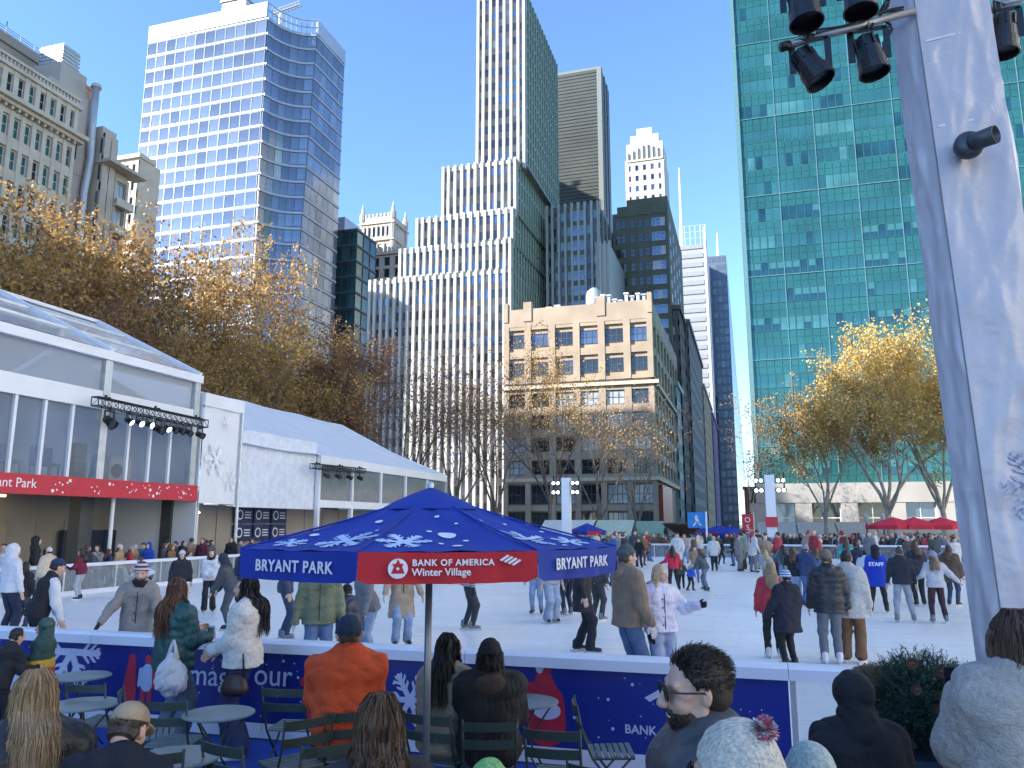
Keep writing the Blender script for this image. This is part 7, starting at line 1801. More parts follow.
WH = (.66, .66, .70); BK = (.018, .018, .022); NVY = (.018, .025, .055); JE = (.10, .16, .30); JL = (.22, .30, .44); GRY = (.16, .165, .18)
# ---------------------------------------------------------------- skaters close to the near barrier
ice_p('man in navy cap, black vest and white sleeves leaning at left edge', 30, 557, 682, -75, lean=.30, hands=((-.25, .35, .85), (.28, .25, .8)), top=(BK, 'c'), sleeves=(WH, 'c'), legs=(BK, 'c'), hat='cap', hatcol=((.02, .04, .10), 'c'), hair=('short', HB), skin=0)
ice_p('person in white hooded sweatshirt cut by the left edge', 4, 545, 640, -60, top=(WH, 'fleece'), hat='hood', hatcol=(WH, 'fleece'), legs=(NVY, 'denim'))
ice_p('woman with dark wavy hair behind the man in navy cap', 19, 562, 632, -40, top=(BK, 'c'), hair=('wavy', HB))
ice_p('bearded man in striped bobble beanie and grey tweed coat gripping the barrier', 131, 561, 690, 172, lean=.28, side=-.05, w=1.0, hands=((-.34, .26, .80), (.46, .32, .84)), top=((.25, .235, .225), 'tweed'), hem=.6, thick=.034, legs=(BK, 'c'), hat='beanie', hatcol=striped('maroon_stripe', (.12, .02, .04), (.5, .5, .55), 5.5), beard=(.05, .03, .02), hair=('short', HBR), glove=(.02, .02, .03), scarf=(.015, .015, .02))
ice_p('man in olive jacket behind parasol edge facing the barrier', 316, 556, 693, 180, w=1.1, top=((.16, .18, .11), 'c'), legs=(JE, 'denim'), thick=.045, hair=('short', HBR), glove=(.55, .55, .55))
ice_p('skater in navy puffer and black beanie bending beside olive jacket', 350, 585, 680, 40, lean=.25, top=(NVY, 'shiny'), puff=.012, thick=.05, hat='beanie', hatcol=(BK, 'knit'), legs=(BK, 'c'))
ice_p('skater in grey hoodie leaning left behind navy puffer', 369, 562, 660, 120, lean=.35, top=((.17, .17, .19), 'fleece'), hands=((-.3, .3, .75), (.35, .1, .8)), legs=(JL, 'denim'), hair=('short', HB))
ice_p('woman in open beige coat, red sweater and pale jeans', 401, 547, 646, 190, top=((.36, .27, .19), 'c'), hem=.52, legs=(JL, 'denim'), hair=('long', HBR), flare=.02, hands=((-.32, .15, .9), (.34, .2, .92)), shoes='skate_b', scarf=(.45, .02, .03))
ice_p('skater in black and white patterned sweater and dark trousers', 468, 544, 630, -80, lean=.18, top=striped('nordic', (.03, .03, .035), (.5, .5, .5), 9.0), legs=((.035, .04, .045), 'c'), feet=((-.12, -.06), (.12, .06)), hair=('short', HB), glove=(.02, .02, .02), shoes='skate_g')
ice_p('tall man in black overcoat and black trousers under the parasol edge', 583, 540, 653, -95, top=(BK, 'c'), hem=.66, legs=((.012, .013, .022), 'c'), hair=('short', HB), feet=((-.1, -.1), (.1, .12)), shoes='skate_b', flare=.015)
ice_p('skater in pale jeans at left under the right valance', 537, 545, 614, 170, top=((.28, .32, .38), 'c'), legs=(JL, 'denim'), hair=('short', HBR))
ice_p('skater in loose pale blue trousers under the right valance', 551, 546, 623, -150, top=((.3, .3, .33), 'c'), legs=((.26, .32, .42), 'denim'), flare=.03, lthick=.04, hair=('short', HB), shoes='skate_b')
ice_p('skater in navy clothes between pale jeans and black overcoat', 568, 546, 615, 30, top=(NVY, 'c'), legs=(NVY, 'c'), shoes='skate_g')
ice_p('skater with grey rental skates behind the black overcoat', 597, 546, 621, -40, lean=.12, top=((.035, .04, .045), 'c'), legs=((.04, .045, .045), 'c'), shoes='skate_g', hair=('short', HB))
ice_p('man in brown canvas jacket and grey beanie hugging the blonde woman', 630, 547, 703, -62, w=1.1, top=((.20, .145, .105), 'c'), thick=.05, hem=.84, hands=((-.05, .34, 1.25), (.30, .16, .76)), legs=((.07, .12, .24), 'denim'), hat='beanie', hatcol=((.075, .09, .10), 'knit'), hair=('short', HBR), extra={'hoodback': True}, glove=(.52, .47, .50))
ice_p('blonde woman in lilac white puffer taking a photo with black mitten', 663, 566, 701, 205, top=((.62, .58, .70), 'shiny'), puff=.014, thick=.05, hem=.88, hands=((-.42, .28, 1.22), (.22, .12, .9)), legs=((.25, .30, .42), 'denim'), flare=.03, lthick=.03, hair=('long', HBL), glove=(.015, .015, .02), head=(30, 0))
ice_p('child in red jacket on white skates behind the bobble hat', 775, 563, 658, 10, top=((.42, .025, .04), 'shiny'), puff=.01, thick=.05, legs=(BK, 'c'), hair=('wavy', (.30, .20, .11)), shoes='skate_w', extra={'hoodback': True}, hem=.80)
ice_p('child in navy parka and blue white bobble hat', 791, 571, 668, 35, top=((.014, .017, .030), 'c'), thick=.06, hem=.66, legs=((.012, .012, .016), 'c'), hat='pom', hatcol=striped('blue_hat', (.04, .13, .38), (.62, .64, .68), 7.0), hands=((-.36, .22, .82), (.25, .05, .84)), glove=(.02, .02, .02), shoes='skate_b', extra={'hoodback': True})
ice_p('woman with long brown hair and wide jeans, back turned', 796, 547, 606, 0, top=(BK, 'c'), hair=('long', HBR), legs=(JL, 'denim'), flare=.04, lthick=.03, shoes='skate_b')
ice_p('man in blue jacket and jeans beside the long brown hair', 809, 545, 607, -20, top=((.03, .055, .13), 'c'), legs=((.07, .13, .28), 'denim'), hat='beanie', hatcol=((.25, .26, .3), 'knit'), flare=.02)
ice_p('person in black puffer, pink hood and patterned hat on white skates', 833, 551, 665, 8, top=((.020, .021, .028), 'shiny'), puff=.016, thick=.055, hem=.78, legs=((.14, .15, .18), 'c'), shoes='skate_w', hat='beanie', hatcol=((.17, .15, .11), 'tweed'), scarf=(.55, .08, .22), hair=('short', HBR), extra={'hoodback': True})
ice_p('person in cream fleece coat and brown trousers', 854, 551, 663, -12, top=((.50, .47, .44), 'fleece'), thick=.055, hem=.72, legs=((.18, .09, .045), 'c'), flare=.02, lthick=.03, hair=('short', HB), shoes='skate_b')
st_, J = ice_p('rink staff member in bright blue jacket with white lettering', 880, 546, 613, 0, top=((.010, .045, .42), 'c'), hem=.70, thick=.05, legs=(BK, 'c'), feet=((-.2, -.05), (.18, .05)), shoes='skate_b', hat='hood', hatcol=((.012, .013, .02), 'c'), hair=('short', HB))
place_text(text_mesh('STAFF', .135, mat('staff_white', (.85, .85, .88), .6, var=0), .004, bold=.004), 'lettering', st_, J['T'](0, -.175, 1.25), (1, 0, 0), (0, 0, 1))
ice_p('man in dark jacket and light grey trousers right of staff jacket', 905, 547, 622, 5, top=((.02, .024, .035), 'c'), legs=((.28, .30, .34), 'c'), w=1.1, feet=((-.16, -.1), (.2, -.02)), shoes='skate_g', hair=('short', (.05, .045, .04)))
ice_p('woman in white sweater and plum trousers holding arms out', 939, 552, 623, 10, top=((.50, .49, .52), 'knit'), legs=((.045, .02, .03), 'c'), hands=((-.45, .1, 1.02), (.55, .1, .98)), feet=((-.13, -.05), (.18, .02)), hair=('wavy', (.16, .10, .06)), hat='beanie', hatcol=((.30, .30, .33), 'knit'), shoes='skate_g')
ice_p('dark clothed skater between staff jacket and white sweater', 921, 541, 606, 20, top=((.03, .03, .045), 'c'), legs=(BK, 'c'), hair=('wavy', HBR), lean=.15)
ice_p('skater in brown fur coat beside the white mast', 954, 545, 606, -20, top=((.13, .085, .06), 'fleece'), thick=.06, hem=.7, legs=((.05, .07, .12), 'denim'), hair=('wavy', HBR))
ice_p('man in navy coat leaning before the turquoise hood', 862, 541, 600, 25, lean=.25, top=((.015, .022, .055), 'c'), legs=(JL, 'denim'), hair=('short', HB), hands=((-.3, .2, .8), (.5, .2, 1.0)))
ice_p('person in white patterned jacket behind the cream coat', 868, 550, 602, 10, top=((.5, .52, .58), 'tweed'), legs=(GRY, 'c'))
# left side of the rink
ice_p('child in cream puffer and white bobble hat, back turned at left barrier', 44, 548, 602, 30, top=((.55, .45, .33), 'shiny'), puff=.012, thick=.055, hem=.78, legs=((.05, .08, .18), 'denim'), hat='pom', hatcol=((.6, .56, .5), 'knit'), shoes='skate_b')
ice_p('woman in maroon jacket and pale trousers holding the left barrier', 79, 549, 600, 60, lean=.1, top=((.16, .012, .035), 'c'), legs=((.42, .43, .48), 'c'), hair=('wavy', HB), hands=((-.2, .35, 1.05), (.2, .35, 1.0)), shoes='skate_b')
ice_p('man in white sweater bending toward the left barrier', 148, 553, 600, 70, lean=.75, top=((.52, .54, .64), 'c'), legs=(NVY, 'denim'), hands=((-.2, .6, .9), (.2, .6, .85)), hair=('short', HBR))
ice_p('woman in white beanie and black jacket facing the viewer', 178, 551, 613, 180, top=((.02, .022, .03), 'c'), legs=((.4, .42, .46), 'c'), hat='beanie', hatcol=((.62, .6, .6), 'knit'), hair=('long', HB), thick=.045)
ice_p('woman in white blouse with black scarf and flared black trousers', 208, 549, 612, 175, top=((.60, .60, .64), 'c'), legs=(BK, 'c'), hair=('long', HBR), flare=.03, hands=((-.08, .22, 1.0), (.08, .22, 1.0)), scarf=(.02, .02, .025))
ice_p('skater in dark grey jacket bending left before the white blouse', 229, 553, 630, 75, lean=.35, top=((.045, .05, .065), 'shiny'), thick=.05, legs=((.07, .08, .1), 'c'), hands=((-.2, .4, .8), (.2, .4, .75)), hat='hood', hatcol=((.03, .035, .05), 'c'))
ice_p('dark clothed skater partly behind the left valance', 243, 545, 618, 160, top=((.03, .035, .06), 'c'), legs=(NVY, 'c'), hair=('short', HB))
ice_p('skater in dark blue passing left of olive jacket', 283, 546, 640, -90, top=((.05, .06, .1), 'c'), legs=((.03, .05, .10), 'denim'), hair=('short', HB), shoes='skate_g')
# middle distance
for lab, u, vt, vf, fc, tp, lg, hr, kw in (
  ('woman in bright red jacket standing with children before the fountain', 674, 546, 592, 10, (.50, .02, .05), BK, HB, {}),
  ('child in olive jacket between red jacket and blue snowsuit', 682, 560, 590, 0, (.10, .11, .06), BK, HBR, {}),
  ('child in bright blue jacket held by the bending man', 690, 563, 591, -60, (.03, .12, .55), BK, HBL, {'lean': .3}),
  ('man in grey jacket bending over the child in blue', 706, 548, 591, 60, (.08, .10, .11), (.13, .17, .22), HBR, {'lean': .4, 'hands': ((-.2, .45, .75), (.2, .45, .7))}),
  ('person in tan coat behind the bending man', 696, 546, 583, 180, (.30, .21, .13), JE, HB, {}),
  ('dark clothed skater gliding left of the two walkers', 721, 540, 565, -30, BK, BK, HB, {'lean': .15}),
  ('left one of two dark walkers near the far barrier', 742, 541, 568, 0, (.05, .055, .05), GRY, HB, {}),
  ('right one of two dark walkers near the far barrier', 752, 540, 565, 0, NVY, BK, HB, {}),
  ('person in scarlet coat near the far barrier', 761, 543, 568, 10, (.55, .02, .06), BK, HBR, {}),
  ('two tone skater bending left of scarlet coat', 770, 545, 566, 80, (.06, .07, .07), BK, HB, {'lean': .4}),
  ('dark haired skater in black left of the fountain', 640, 538, 568, 150, BK, BK, HB, {}),
  ('skater in black coat beside the brown canvas jacket', 632, 540, 563, -120, (.03, .03, .04), BK, HBR, {}),
  ('skater in grey green behind the blonde woman', 651, 541, 562, 100, (.13, .15, .13), JE, HB, {}),
  ('skater with one leg out under the right valance', 608, 545, 588, -90, (.2, .2, .22), (.05, .07, .08), HBR, {'lean': .2}),
  ('skater in teal hat far before the right mast', 783, 546, 577, 0, (.02, .22, .24), JE, HBR, {}),
  ('skater in pale cap and dark jacket right of the right mast', 786, 545, 585, 20, (.06, .07, .08), JL, HB, {}),
  ('skater in denim jacket left of patterned hat', 818, 548, 596, -10, (.10, .15, .27), JE, HBR, {}),
  ('skater in pale hat and navy jacket behind the red child', 768, 550, 590, 10, (.35, .33, .30), JE, HBL, {}),
  ('skater in turquoise hood among the far crowd', 849, 537, 585, 0, (.04, .34, .36), BK, HBR, {}),
  ('skater in black with red hat before far crowd', 822, 541, 588, 0, BK, BK, (.4, .02, .03), {})):
    rq_ = random.Random(u); kw.setdefault('feet', ((-.10 - .12*rq_.random(), -.22*rq_.random()), (.10 + .12*rq_.random(), .22*rq_.random(), .06*rq_.random()))); kw.setdefault('lean', .04 + .16*rq_.random()); kw.setdefault('hands', ((-.28 - .2*rq_.random(), .1 + .2*rq_.random(), .82 + .25*rq_.random()), (.28 + .2*rq_.random(), .1 + .2*rq_.random(), .82 + .25*rq_.random())))
    ice_p(lab, u, vt, vf, fc, top=(tp, 'c'), legs=(lg, 'c'), hair=('short' if fc > 60 else 'wavy', hr), **kw)

# ---------------------------------------------------------------- spectators behind the left barrier
def lft(label, u, vt, X, face, **kw):
    p = at(u, vt, X=X); person(label, (p.x, p.y, 0.12), face, h=max(1.2, p.z - .12), vox=.032, headvox=.02, shoes=None, group='spectators behind the left barrier', **kw)
for lab, u, vt, X, tp, kw in (
  ('man in black hood behind the left barrier', 37, 537, -20.7, BK, {'hat': 'hood', 'hatcol': (BK, 'c')}),
  ('spectator in grey scarf raising a hand at the left barrier', 98, 545, -20.5, (.20, .19, .20), {'hands': ((-.15, .3, 1.35), (.2, .2, .9))}),
  ('dark haired spectator beside the grey scarf', 88, 545, -20.8, (.05, .05, .06), {}),
  ('spectator in dark blue behind the left barrier', 109, 549, -20.6, (.03, .05, .12), {}),
  ('spectator in tan coat and white bobble hat at the left barrier', 120, 545, -20.4, (.36, .25, .15), {'hat': 'pom', 'hatcol': ((.6, .56, .56), 'knit')}),
  ('spectator in red jacket and grey beanie at the left barrier', 131, 547, -20.6, (.40, .03, .05), {'hat': 'beanie', 'hatcol': ((.3, .3, .3), 'knit')}),
  ('spectator in royal blue hooded jacket at the left barrier', 149, 543, -20.7, (.01, .06, .40), {'hat': 'hood', 'hatcol': ((.01, .06, .40), 'c')}),
  ('spectator in mustard brown coat behind the left barrier', 172, 545, -20.6, (.23, .13, .05), {'hat': 'hood', 'hatcol': ((.23, .13, .05), 'c')}),
  ('spectator in black behind the mustard coat', 184, 541, -21.0, BK, {}),
  ('spectator in mint jacket beside white beanie woman', 190, 552, -20.4, (.30, .45, .42), {}),
  ('spectator in wine red hat left of the navy notices', 203, 538, -20.8, (.10, .02, .04), {}),
  ('spectator in blue grey jacket under the white tent', 212, 540, -20.6, (.06, .09, .14), {}),
  ('spectator in black near the tent post', 232, 537, -20.8, BK, {}),
  ('spectator with pale face mask under the navy notices', 240, 540, -20.6, (.10, .10, .11), {}),
  ('spectator in plum coat right of the navy notices', 251, 538, -20.7, (.12, .04, .07), {}),
  ('spectator in grey coat at the parasol corner', 262, 541, -20.6, (.15, .15, .16), {}),
  ('spectator in white sweatshirt at far left barrier', 10, 545, -20.4, WH, {})):
    lft(lab, u, vt, X, random.choice((-60, -90, -120, 150)), top=(tp, 'c'), hair=kw.pop('hair', (random.choice(('short', 'wavy')), random.choice((HB, HBR)))), **kw)

# ---------------------------------------------------------------- people on the near side
t, J = std('woman with brown wavy hair and teal green jacket carrying a shopping bag', 179, 580, 8.75, 0, -55, hands=((-.12, .30, 1.17), (.14, .30, 1.12)), top=((.018, .075, .075), 'shiny'), thick=.06, puff=.008, hem=.82, legs=((.10, .14, .20), 'denim'), flare=.03, lthick=.03, hair=('wavy', (.13, .06, .035)), shoes='shoe_w', group='people on the near terrace')
hp = t.matrix_basis @ Vector(J['wr'][1]); bagm = glass_clear('thin_plastic', (.78, .74, .76), .62, .35)
pb_ = at(170, 694, Y=t.location.y - .24)
bg = thing('shopping_bag', 'translucent white plastic shopping bag hanging from her hand', 'bag', pb_)
V, Q = sdf_mesh([('e', NV([0, 0, .16]), (.17, .10, .17)), ('e', NV([0, 0, .10]), (.15, .11, .11)), ('c', NV([0, 0, .25]), NV([0, 0, .36]), .10, .045)], vox=.012, k=.06, noise=.02, nf=20); obj('bag', np_mesh('bag', [(V, Q, 0)], [bagm]), bg)
q = MB()
for s_ in (-1, 1): q.tube([(s_*.05, 0, .34), (s_*.03, 0, .45), (0, 0, .53)], [.03, .018, .012], 8)
q.build('handles', bagm, bg, smooth=True, local=True); q = MB(); q.box(-.10, .10, -.06, .06, .02, .09); q.build('contents', mat('bag_blue', (.06, .08, .25), .6), bg, local=True)
hp = t.matrix_basis @ Vector(J['wr'][1] + norm(J['wr'][1] - J['el'][1])*.08); cp = thing('paper_cup', 'pale blue paper cup held by the woman in green jacket', 'cup', (hp.x + .0, hp.y - .03, hp.z - .02)); q = MB(); q.lathe([(0, 0), (.030, 0), (.040, .11), (.043, .11), (.043, .118), (.036, .128), (0, .13)], 18); q.build('cup', mat('cup_blue', (.36, .50, .55), .5), cp, smooth=True, local=True)
t, J = std('woman in white fleece jacket with long black hair facing left', 248, 577, 8.6, 0, 75, hands=((-.05, .28, 1.02), (.05, .28, 1.0)), top=((.62, .59, .56), 'fleece'), thick=.065, hem=.86, legs=((.015, .025, .085), 'c'), flare=.05, lthick=.03, hair=('long', HB), shoes='shoe_w', group='people on the near terrace')
hp = t.matrix_basis @ Vector(J['T'](-.05, .16, .90)); bg = thing('brown_handbag', 'brown leather handbag hanging below the white fleece jacket', 'bag', (hp.x + .2, hp.y - .1, hp.z - .30)); V, Q = sdf_mesh([('e', NV([0, 0, .11]), (.13, .06, .11)), ('c', NV([-.09, 0, .06]), NV([.09, 0, .06]), .06, .06)], vox=.012, k=.05); obj('bag', np_mesh('bag', [(V, Q, 0)], [mat('brown_leather', (.045, .018, .014), .45)]), bg); q = MB(); q.tube([(-.1, 0, .18), (-.08, 0, .4), (.0, .0, .6), (.08, 0, .4), (.1, 0, .18)], .009, 6); q.build('strap', MATS['brown_leather'], bg, smooth=True, local=True)
G_ = 'people on the near terrace'
rain = bpy.data.materials.new('rainbow_jacket'); rain.use_nodes = True; N = rain.node_tree.nodes; L = rain.node_tree.links; tc = N.new('ShaderNodeTexCoord'); sp = N.new('ShaderNodeSeparateXYZ'); cr = N.new('ShaderNodeValToRGB'); cr.color_ramp.interpolation = 'CONSTANT'; mr = N.new('ShaderNodeMapRange'); mr.inputs[1].default_value = .75; mr.inputs[2].default_value = 1.5
for i, (ps, c) in enumerate(((0, (.5, .04, .02)), (.22, (.5, .04, .02)), (.38, (.55, .36, .03)), (.55, (.03, .07, .06)))):
    e = cr.color_ramp.elements[i] if i < 2 else cr.color_ramp.elements.new(ps)
    e.position = ps; e.color = (*c, 1)
L.new(tc.outputs['Object'], sp.inputs[0]); L.new(sp.outputs['Z'], mr.inputs[0]); L.new(mr.outputs[0], cr.inputs[0]); L.new(cr.outputs[0], N['Principled BSDF'].inputs['Base Color']); N['Principled BSDF'].inputs['Roughness'].default_value = .8
std('child in green hood and rainbow jacket at the left barrier', 46, 620, 9.3, 0, 80, top=rain, thick=.06, hat='hood', hatcol=((.03, .075, .07), 'shiny'), legs=((.02, .05, .2), 'c'), shoes='shoe_b', hair=('short', HBR), hands=((-.1, .3, 1.2), (.1, .3, 1.15)), group=G_)
std('adult in black crouching at the left edge holding the child', 4, 628, 8.9, 0, -60, lean=.3, top=(BK, 'c'), legs=(BK, 'c'), hands=((-.1, .45, 1.15), (.2, .45, 1.1)), hair=('short', HB), shoes='shoe_b', group=G_)
std('woman with long ash blonde hair and black puffer at the bottom left', 36, 678, 4.15, .2, 10, True, top=((.020, .021, .026), 'shiny'), thick=.075, puff=.014, hair=('long', (.36, .25, .14)), legs=(BK, 'c'), shoes='shoe_b', w=1.1, group=G_)
std('man in tan cap and navy coat looking down at the bottom left', 122, 707, 3.9, .2, -28, True, top=((.012, .014, .022), 'c'), thick=.05, hat='cap', hatcol=((.36, .27, .18), 'c'), hair=('short', (.05, .035, .025)), head=(0, -28), legs=(BK, 'c'), shoes='shoe_b', w=1.1, group=G_)
t, J = std('man in orange hoodie and navy beanie seated with his back turned', 349, 622, 7.0, .0, 8, True, top=((.60, .075, .018), 'c'), thick=.065, bulk=.02, w=1.18, hat='beanie', hatcol=((.02, .035, .07), 'knit'), hair=('short', HBR), legs=(BK, 'c'), shoes='shoe_b', group=G_)
put_chair('chair holding the man in orange hoodie', t.location.x, t.location.y + .02, t.rotation_euler.z)
t, J = std('woman with black hair in beige coat seated left of the pair', 444, 639, 6.9, 0, -28, True, top=((.26, .21, .16), 'c'), thick=.06, hair=('long', HB), legs=(BK, 'c'), shoes='shoe_b', lean=.12, head=(-25, 0), group=G_)
put_chair('chair holding the woman in beige coat by the pole', t.location.x, t.location.y, t.rotation_euler.z)
t, J = std('person in black coat with brown hood lining and black beanie seated', 490, 645, 6.7, 0, 0, True, top=((.012, .011, .012), 'c'), thick=.075, w=1.1, hat='beanie', hatcol=(BK, 'knit'), hair=('bob', HB), legs=(BK, 'c'), shoes='shoe_b', extra={'hoodback': ((.055, .035, .028), 'fleece')}, group=G_)
put_chair('chair holding the person in black coat', t.location.x, t.location.y, t.rotation_euler.z)
std('person with long brown wavy hair at the bottom centre left', 380, 703, 3.6, .2, 5, True, top=((.03, .028, .03), 'c'), hair=('wavy', (.10, .052, .026)), legs=(BK, 'c'), shoes='shoe_b', w=.95, group=G_)
std('person in lime green beanie peeking over the bottom edge', 489, 772, 3.6, 0, 0, True, top=(GRY, 'c'), hat='beanie', hatcol=((.24, .48, .16), 'knit'), hair=('short', HB), legs=(BK, 'c'), shoes='shoe_b', group=G_)
# close-up group
t, J = std('smiling bearded man in round sunglasses facing left, grey puffer', 703, 652, 2.62, .2, 106, top=((.055, .06, .07), 'shiny'), thick=.075, puff=.016, hair=('crop', (.026, .018, .014)), beard=(.035, .022, .016), shades=True, legs=(BK, 'c'), shoes='shoe_b', extra={'hoodback': True}, scarf=(.35, .06, .02), head=(0, -5), skin=0, vox=.009, headvox=.0038, group=G_)
std('woman in cream cable knit beanie with pink pompom and dark sunglasses', 738, 734, 2.0, .2, 62, top=((.10, .10, .11), 'c'), hat='pom2', hatcol=((.60, .55, .47), 'cable'), hair=('long', (.03, .02, .018)), shades=True, legs=(BK, 'c'), shoes='shoe_b', vox=.011, headvox=.0038, group=G_)
std('person in black hooded coat leaning toward the clear barrier', 856, 680, 4.2, .0, 12, top=((.014, .014, .017), 'c'), thick=.06, hat='hood', hatcol=((.012, .012, .015), 'c'), legs=(BK, 'c'), shoes='shoe_b', lean=.12, hands=((-.32, .30, 1.05), (.2, .3, 1.0)), glove=(.012, .012, .014), group=G_)
std('person with frizzy light brown hair behind the black hood', 872, 674, 4.9, .0, 20, top=((.5, .5, .52), 'c'), hair=('fuzzy', (.22, .15, .085)), legs=(BK, 'c'), shoes='shoe_b', group=G_)
std('person in mint and grey beanie cut by the bottom edge', 810, 757, 3.1, .2, 20, True, top=(GRY, 'c'), hat='beanie', hatcol=((.38, .44, .42), 'knit'), hair=('short', HBR), legs=(BK, 'c'), shoes='shoe_b', group=G_)
t, J = std('woman in cream sherpa jacket with brown bob holding a phone', 1014, 614, 3.6, .2, 18, top=((.42, .385, .35), 'fleece'), thick=.075, hem=.85, hair=('bob', (.085, .045, .028)), legs=(BK, 'c'), shoes='shoe_b', hands=((-.17, .27, 1.32), (.2, .3, 1.2)), w=1.0, group=G_)
hp = t.matrix_basis @ Vector(J['wr'][0] + norm(J['wr'][0] - J['el'][0])*.10); ph = thing('phone', 'dark phone held up by the woman in sherpa jacket', 'phone', (hp.x, hp.y + .02, hp.z - .03), t.rotation_euler.z); q = MB(); q.box(-.075, .075, -.005, .005, -.002, .075); q.build('case', mat('phone_case', (.03, .03, .04), .3), ph, local=True); q = MB(); q.box(-.07, .07, -.0065, -.0055, .003, .07); q.build('screen', mat('phone_screen', (.01, .01, .012), .1), ph, local=True)
sheet('terrace_step', -9, 6, -6, 4.2, .2, M_pave, .21)

# ---------------------------------------------------------------- far crowd: small figures, a few builds recoloured
def mini(pose):
    P = lambda *a: NV(a, float); ln, sp, hr, ct = pose; C = lambda a, b, ra, rb: ('c', a, b, ra, rb); up = P(0, ln, 0); hd = P(0, ln*1.15, 1.58)
    g = [([('e', hd, (.09, .10, .12)), C(P(0, ln, 1.40), hd, .06, .06), C(P(-.27, .12 + ln*.6, .88), P(-.27, .14 + ln*.6, .82), .04, .04), C(P(.27, .12 + ln*.6, .88), P(.27, .14 + ln*.6, .82), .04, .04)], 0),
         ([('e', hd + P(0, -.025, .045), (.10, .11, .10))] + ([C(hd + P(0, -.05, 0), P(0, ln*.9 - .10, 1.25), .09, .06)] if hr else []), 1),
         ([C(P(-.09, ln, 1.36), P(.09, ln, 1.36), .135, .135), C(P(-.08, ln, 1.3), P(-.08, .0, ct), .13, .14), C(P(.08, ln, 1.3), P(.08, 0, ct), .13, .14), C(P(-.2, ln, 1.38), P(-.27, ln*.5, 1.12), .075, .065), C(P(-.27, ln*.5, 1.12), P(-.27, .12 + ln*.6, .9), .065, .05), C(P(.2, ln, 1.38), P(.27, ln*.5, 1.12), .075, .065), C(P(.27, ln*.5, 1.12), P(.27, .12 + ln*.6, .9), .065, .05)], 2),
         ([C(P(-.08, 0, .92), P(-.09 - sp, .03, .5), .11, .085), C(P(-.09 - sp, .03, .5), P(-.10 - sp, -sp, .12), .08, .06), C(P(.08, 0, .92), P(.09 + sp, .05, .5), .11, .085), C(P(.09 + sp, .05, .5), P(.10 + sp, sp, .12), .08, .06)], 3),
         ([C(P(-.10 - sp, -sp, .06), P(-.11 - sp, .13 - sp, .05), .055, .045), C(P(.10 + sp, sp, .06), P(.11 + sp, .13 + sp, .05), .055, .045)], 4)]
    return np_mesh('figure', [(*sdf_mesh(a, vox=.045, k=.03), m) for a, m in g], [SKIN[0], None, None, None, M_boot_b])
MINI = [mini(p) for p in ((0, 0, 0, .85), (.06, .03, 1, .8), (.15, .06, 0, .88), (0, .02, 1, .62), (.3, .08, 0, .9), (-.02, .0, 0, .6))]
PALT = [BK, BK, NVY, (.03, .03, .035), (.05, .055, .06), GRY, (.30, .03, .05), (.50, .48, .45), (.36, .26, .17), (.06, .12, .28), (.10, .09, .07), (.55, .53, .52), (.20, .10, .05), BK, GRY, (.10, .09, .07), (.05, .055, .06), (.03, .03, .035), (.03, .16, .16), (.42, .30, .28)]
PALL = [BK, NVY, JE, (.05, .08, .16), GRY, (.16, .12, .08), JL]
CN = {'dark': 'black', }
rc = random.Random(77)
def cname(c):
    tb = {BK: 'black', NVY: 'navy', (.03, .03, .035): 'charcoal', (.05, .055, .06): 'dark grey', GRY: 'grey', (.30, .03, .05): 'red', (.50, .48, .45): 'cream', (.36, .26, .17): 'tan', (.06, .12, .28): 'blue', (.10, .09, .07): 'olive brown', (.55, .53, .52): 'off white', (.20, .10, .05): 'brown', (.03, .16, .16): 'teal', (.42, .30, .28): 'dusty pink'}
    return tb[c]
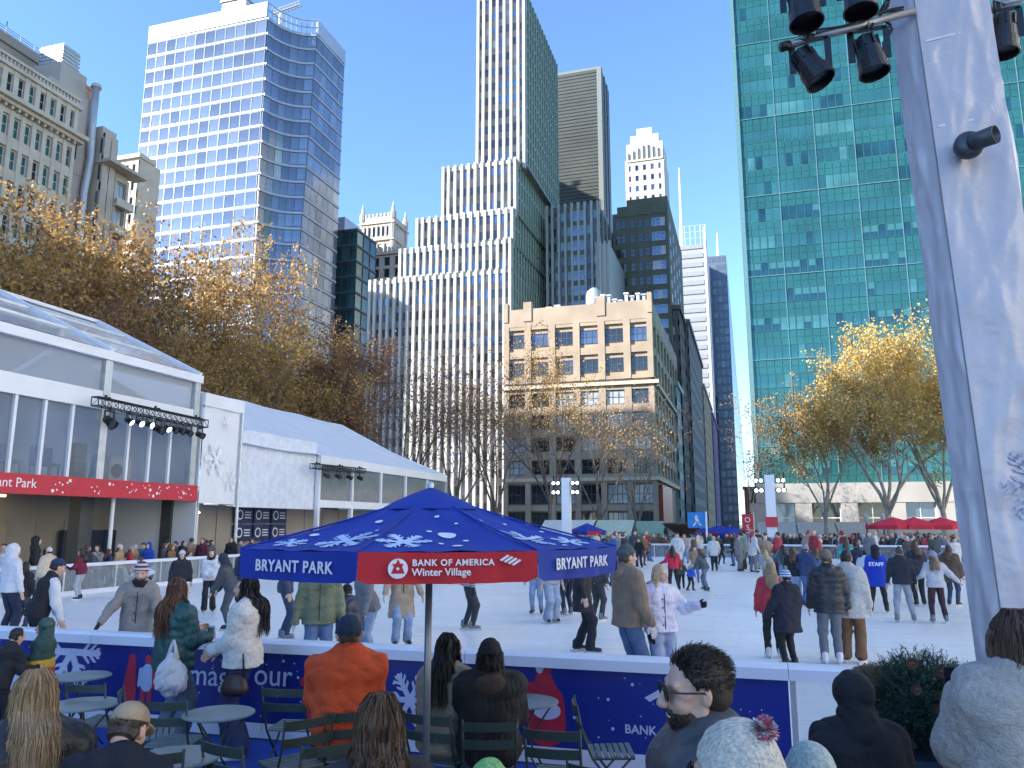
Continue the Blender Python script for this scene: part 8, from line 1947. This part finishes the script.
def crowd(x, y, z, where, group, rz=None, h=None):
    tc_ = rc.choice(PALT); lc = rc.choice(PALL); hc_ = rc.choice((HB, HB, HBR, HBR, HBL, (.3, .03, .04), (.5, .5, .5), (.03, .05, .10))); me = rc.choice(MINI)
    o = obj('person', me, None, (x, y, z), rz if rz is not None else rc.uniform(0, 6.28)); s = (h or rc.uniform(1.55, 1.82))/1.72; o.scale = (s, s, s)
    ln_ = {BK: 'black', NVY: 'navy', JE: 'denim', (.05, .08, .16): 'indigo', GRY: 'grey', (.16, .12, .08): 'brown', JL: 'pale denim'}[lc]; hn_ = {HB: 'black hair', HBR: 'brown hair', HBL: 'blond hair', (.3, .03, .04): 'red hat', (.5, .5, .5): 'white hat', (.03, .05, .10): 'navy hat'}[hc_]
    tag(o, '%s coat, %s trousers, %s: distant person %s' % (cname(tc_), ln_, hn_, where), 'person', group)
    for i, m in ((1, hairm(hc_)), (2, cloth(tc_, 'c')), (3, cloth(lc, 'c'))): o.material_slots[i].link = 'OBJECT'; o.material_slots[i].material = m
    return o
for k in range(105):
    u = rc.uniform(778, 1000); y = 50.2 + 9.0*rc.random()**1.5; p = at(u, 540, Y=y); crowd(p.x, y, 0.02, 'crowded before the podium', 'crowd before the green tower')
for k in range(34):
    u = rc.uniform(595, 770); y = rc.uniform(51, 62); p = at(u, 540, Y=y); crowd(p.x, y, 0.02, 'strolling round the fountain', 'people round the fountain')
for k in range(16):
    u = rc.uniform(430, 600); y = rc.uniform(51, 58); p = at(u, 540, Y=y); crowd(p.x, y, 0.02, 'behind the far left barrier', 'people at the far left end')
for k in range(44):
    u = rc.uniform(600, 960); y = rc.uniform(34, 48); p = at(u, 560, Y=y); crowd(p.x, y, ICE_Z, 'skating on the far ice', 'far skaters')
for k in range(14):
    u = rc.uniform(255, 600); y = rc.uniform(28, 46); p = at(u, 560, Y=y); crowd(p.x, y, ICE_Z, 'skating beyond the parasol', 'skaters beyond the parasol')
for k in range(34):
    y = rc.uniform(16, 46); crowd(-20.9 - rc.random()*.9, y, .02, 'walking along the tents', 'walkers along the tents')
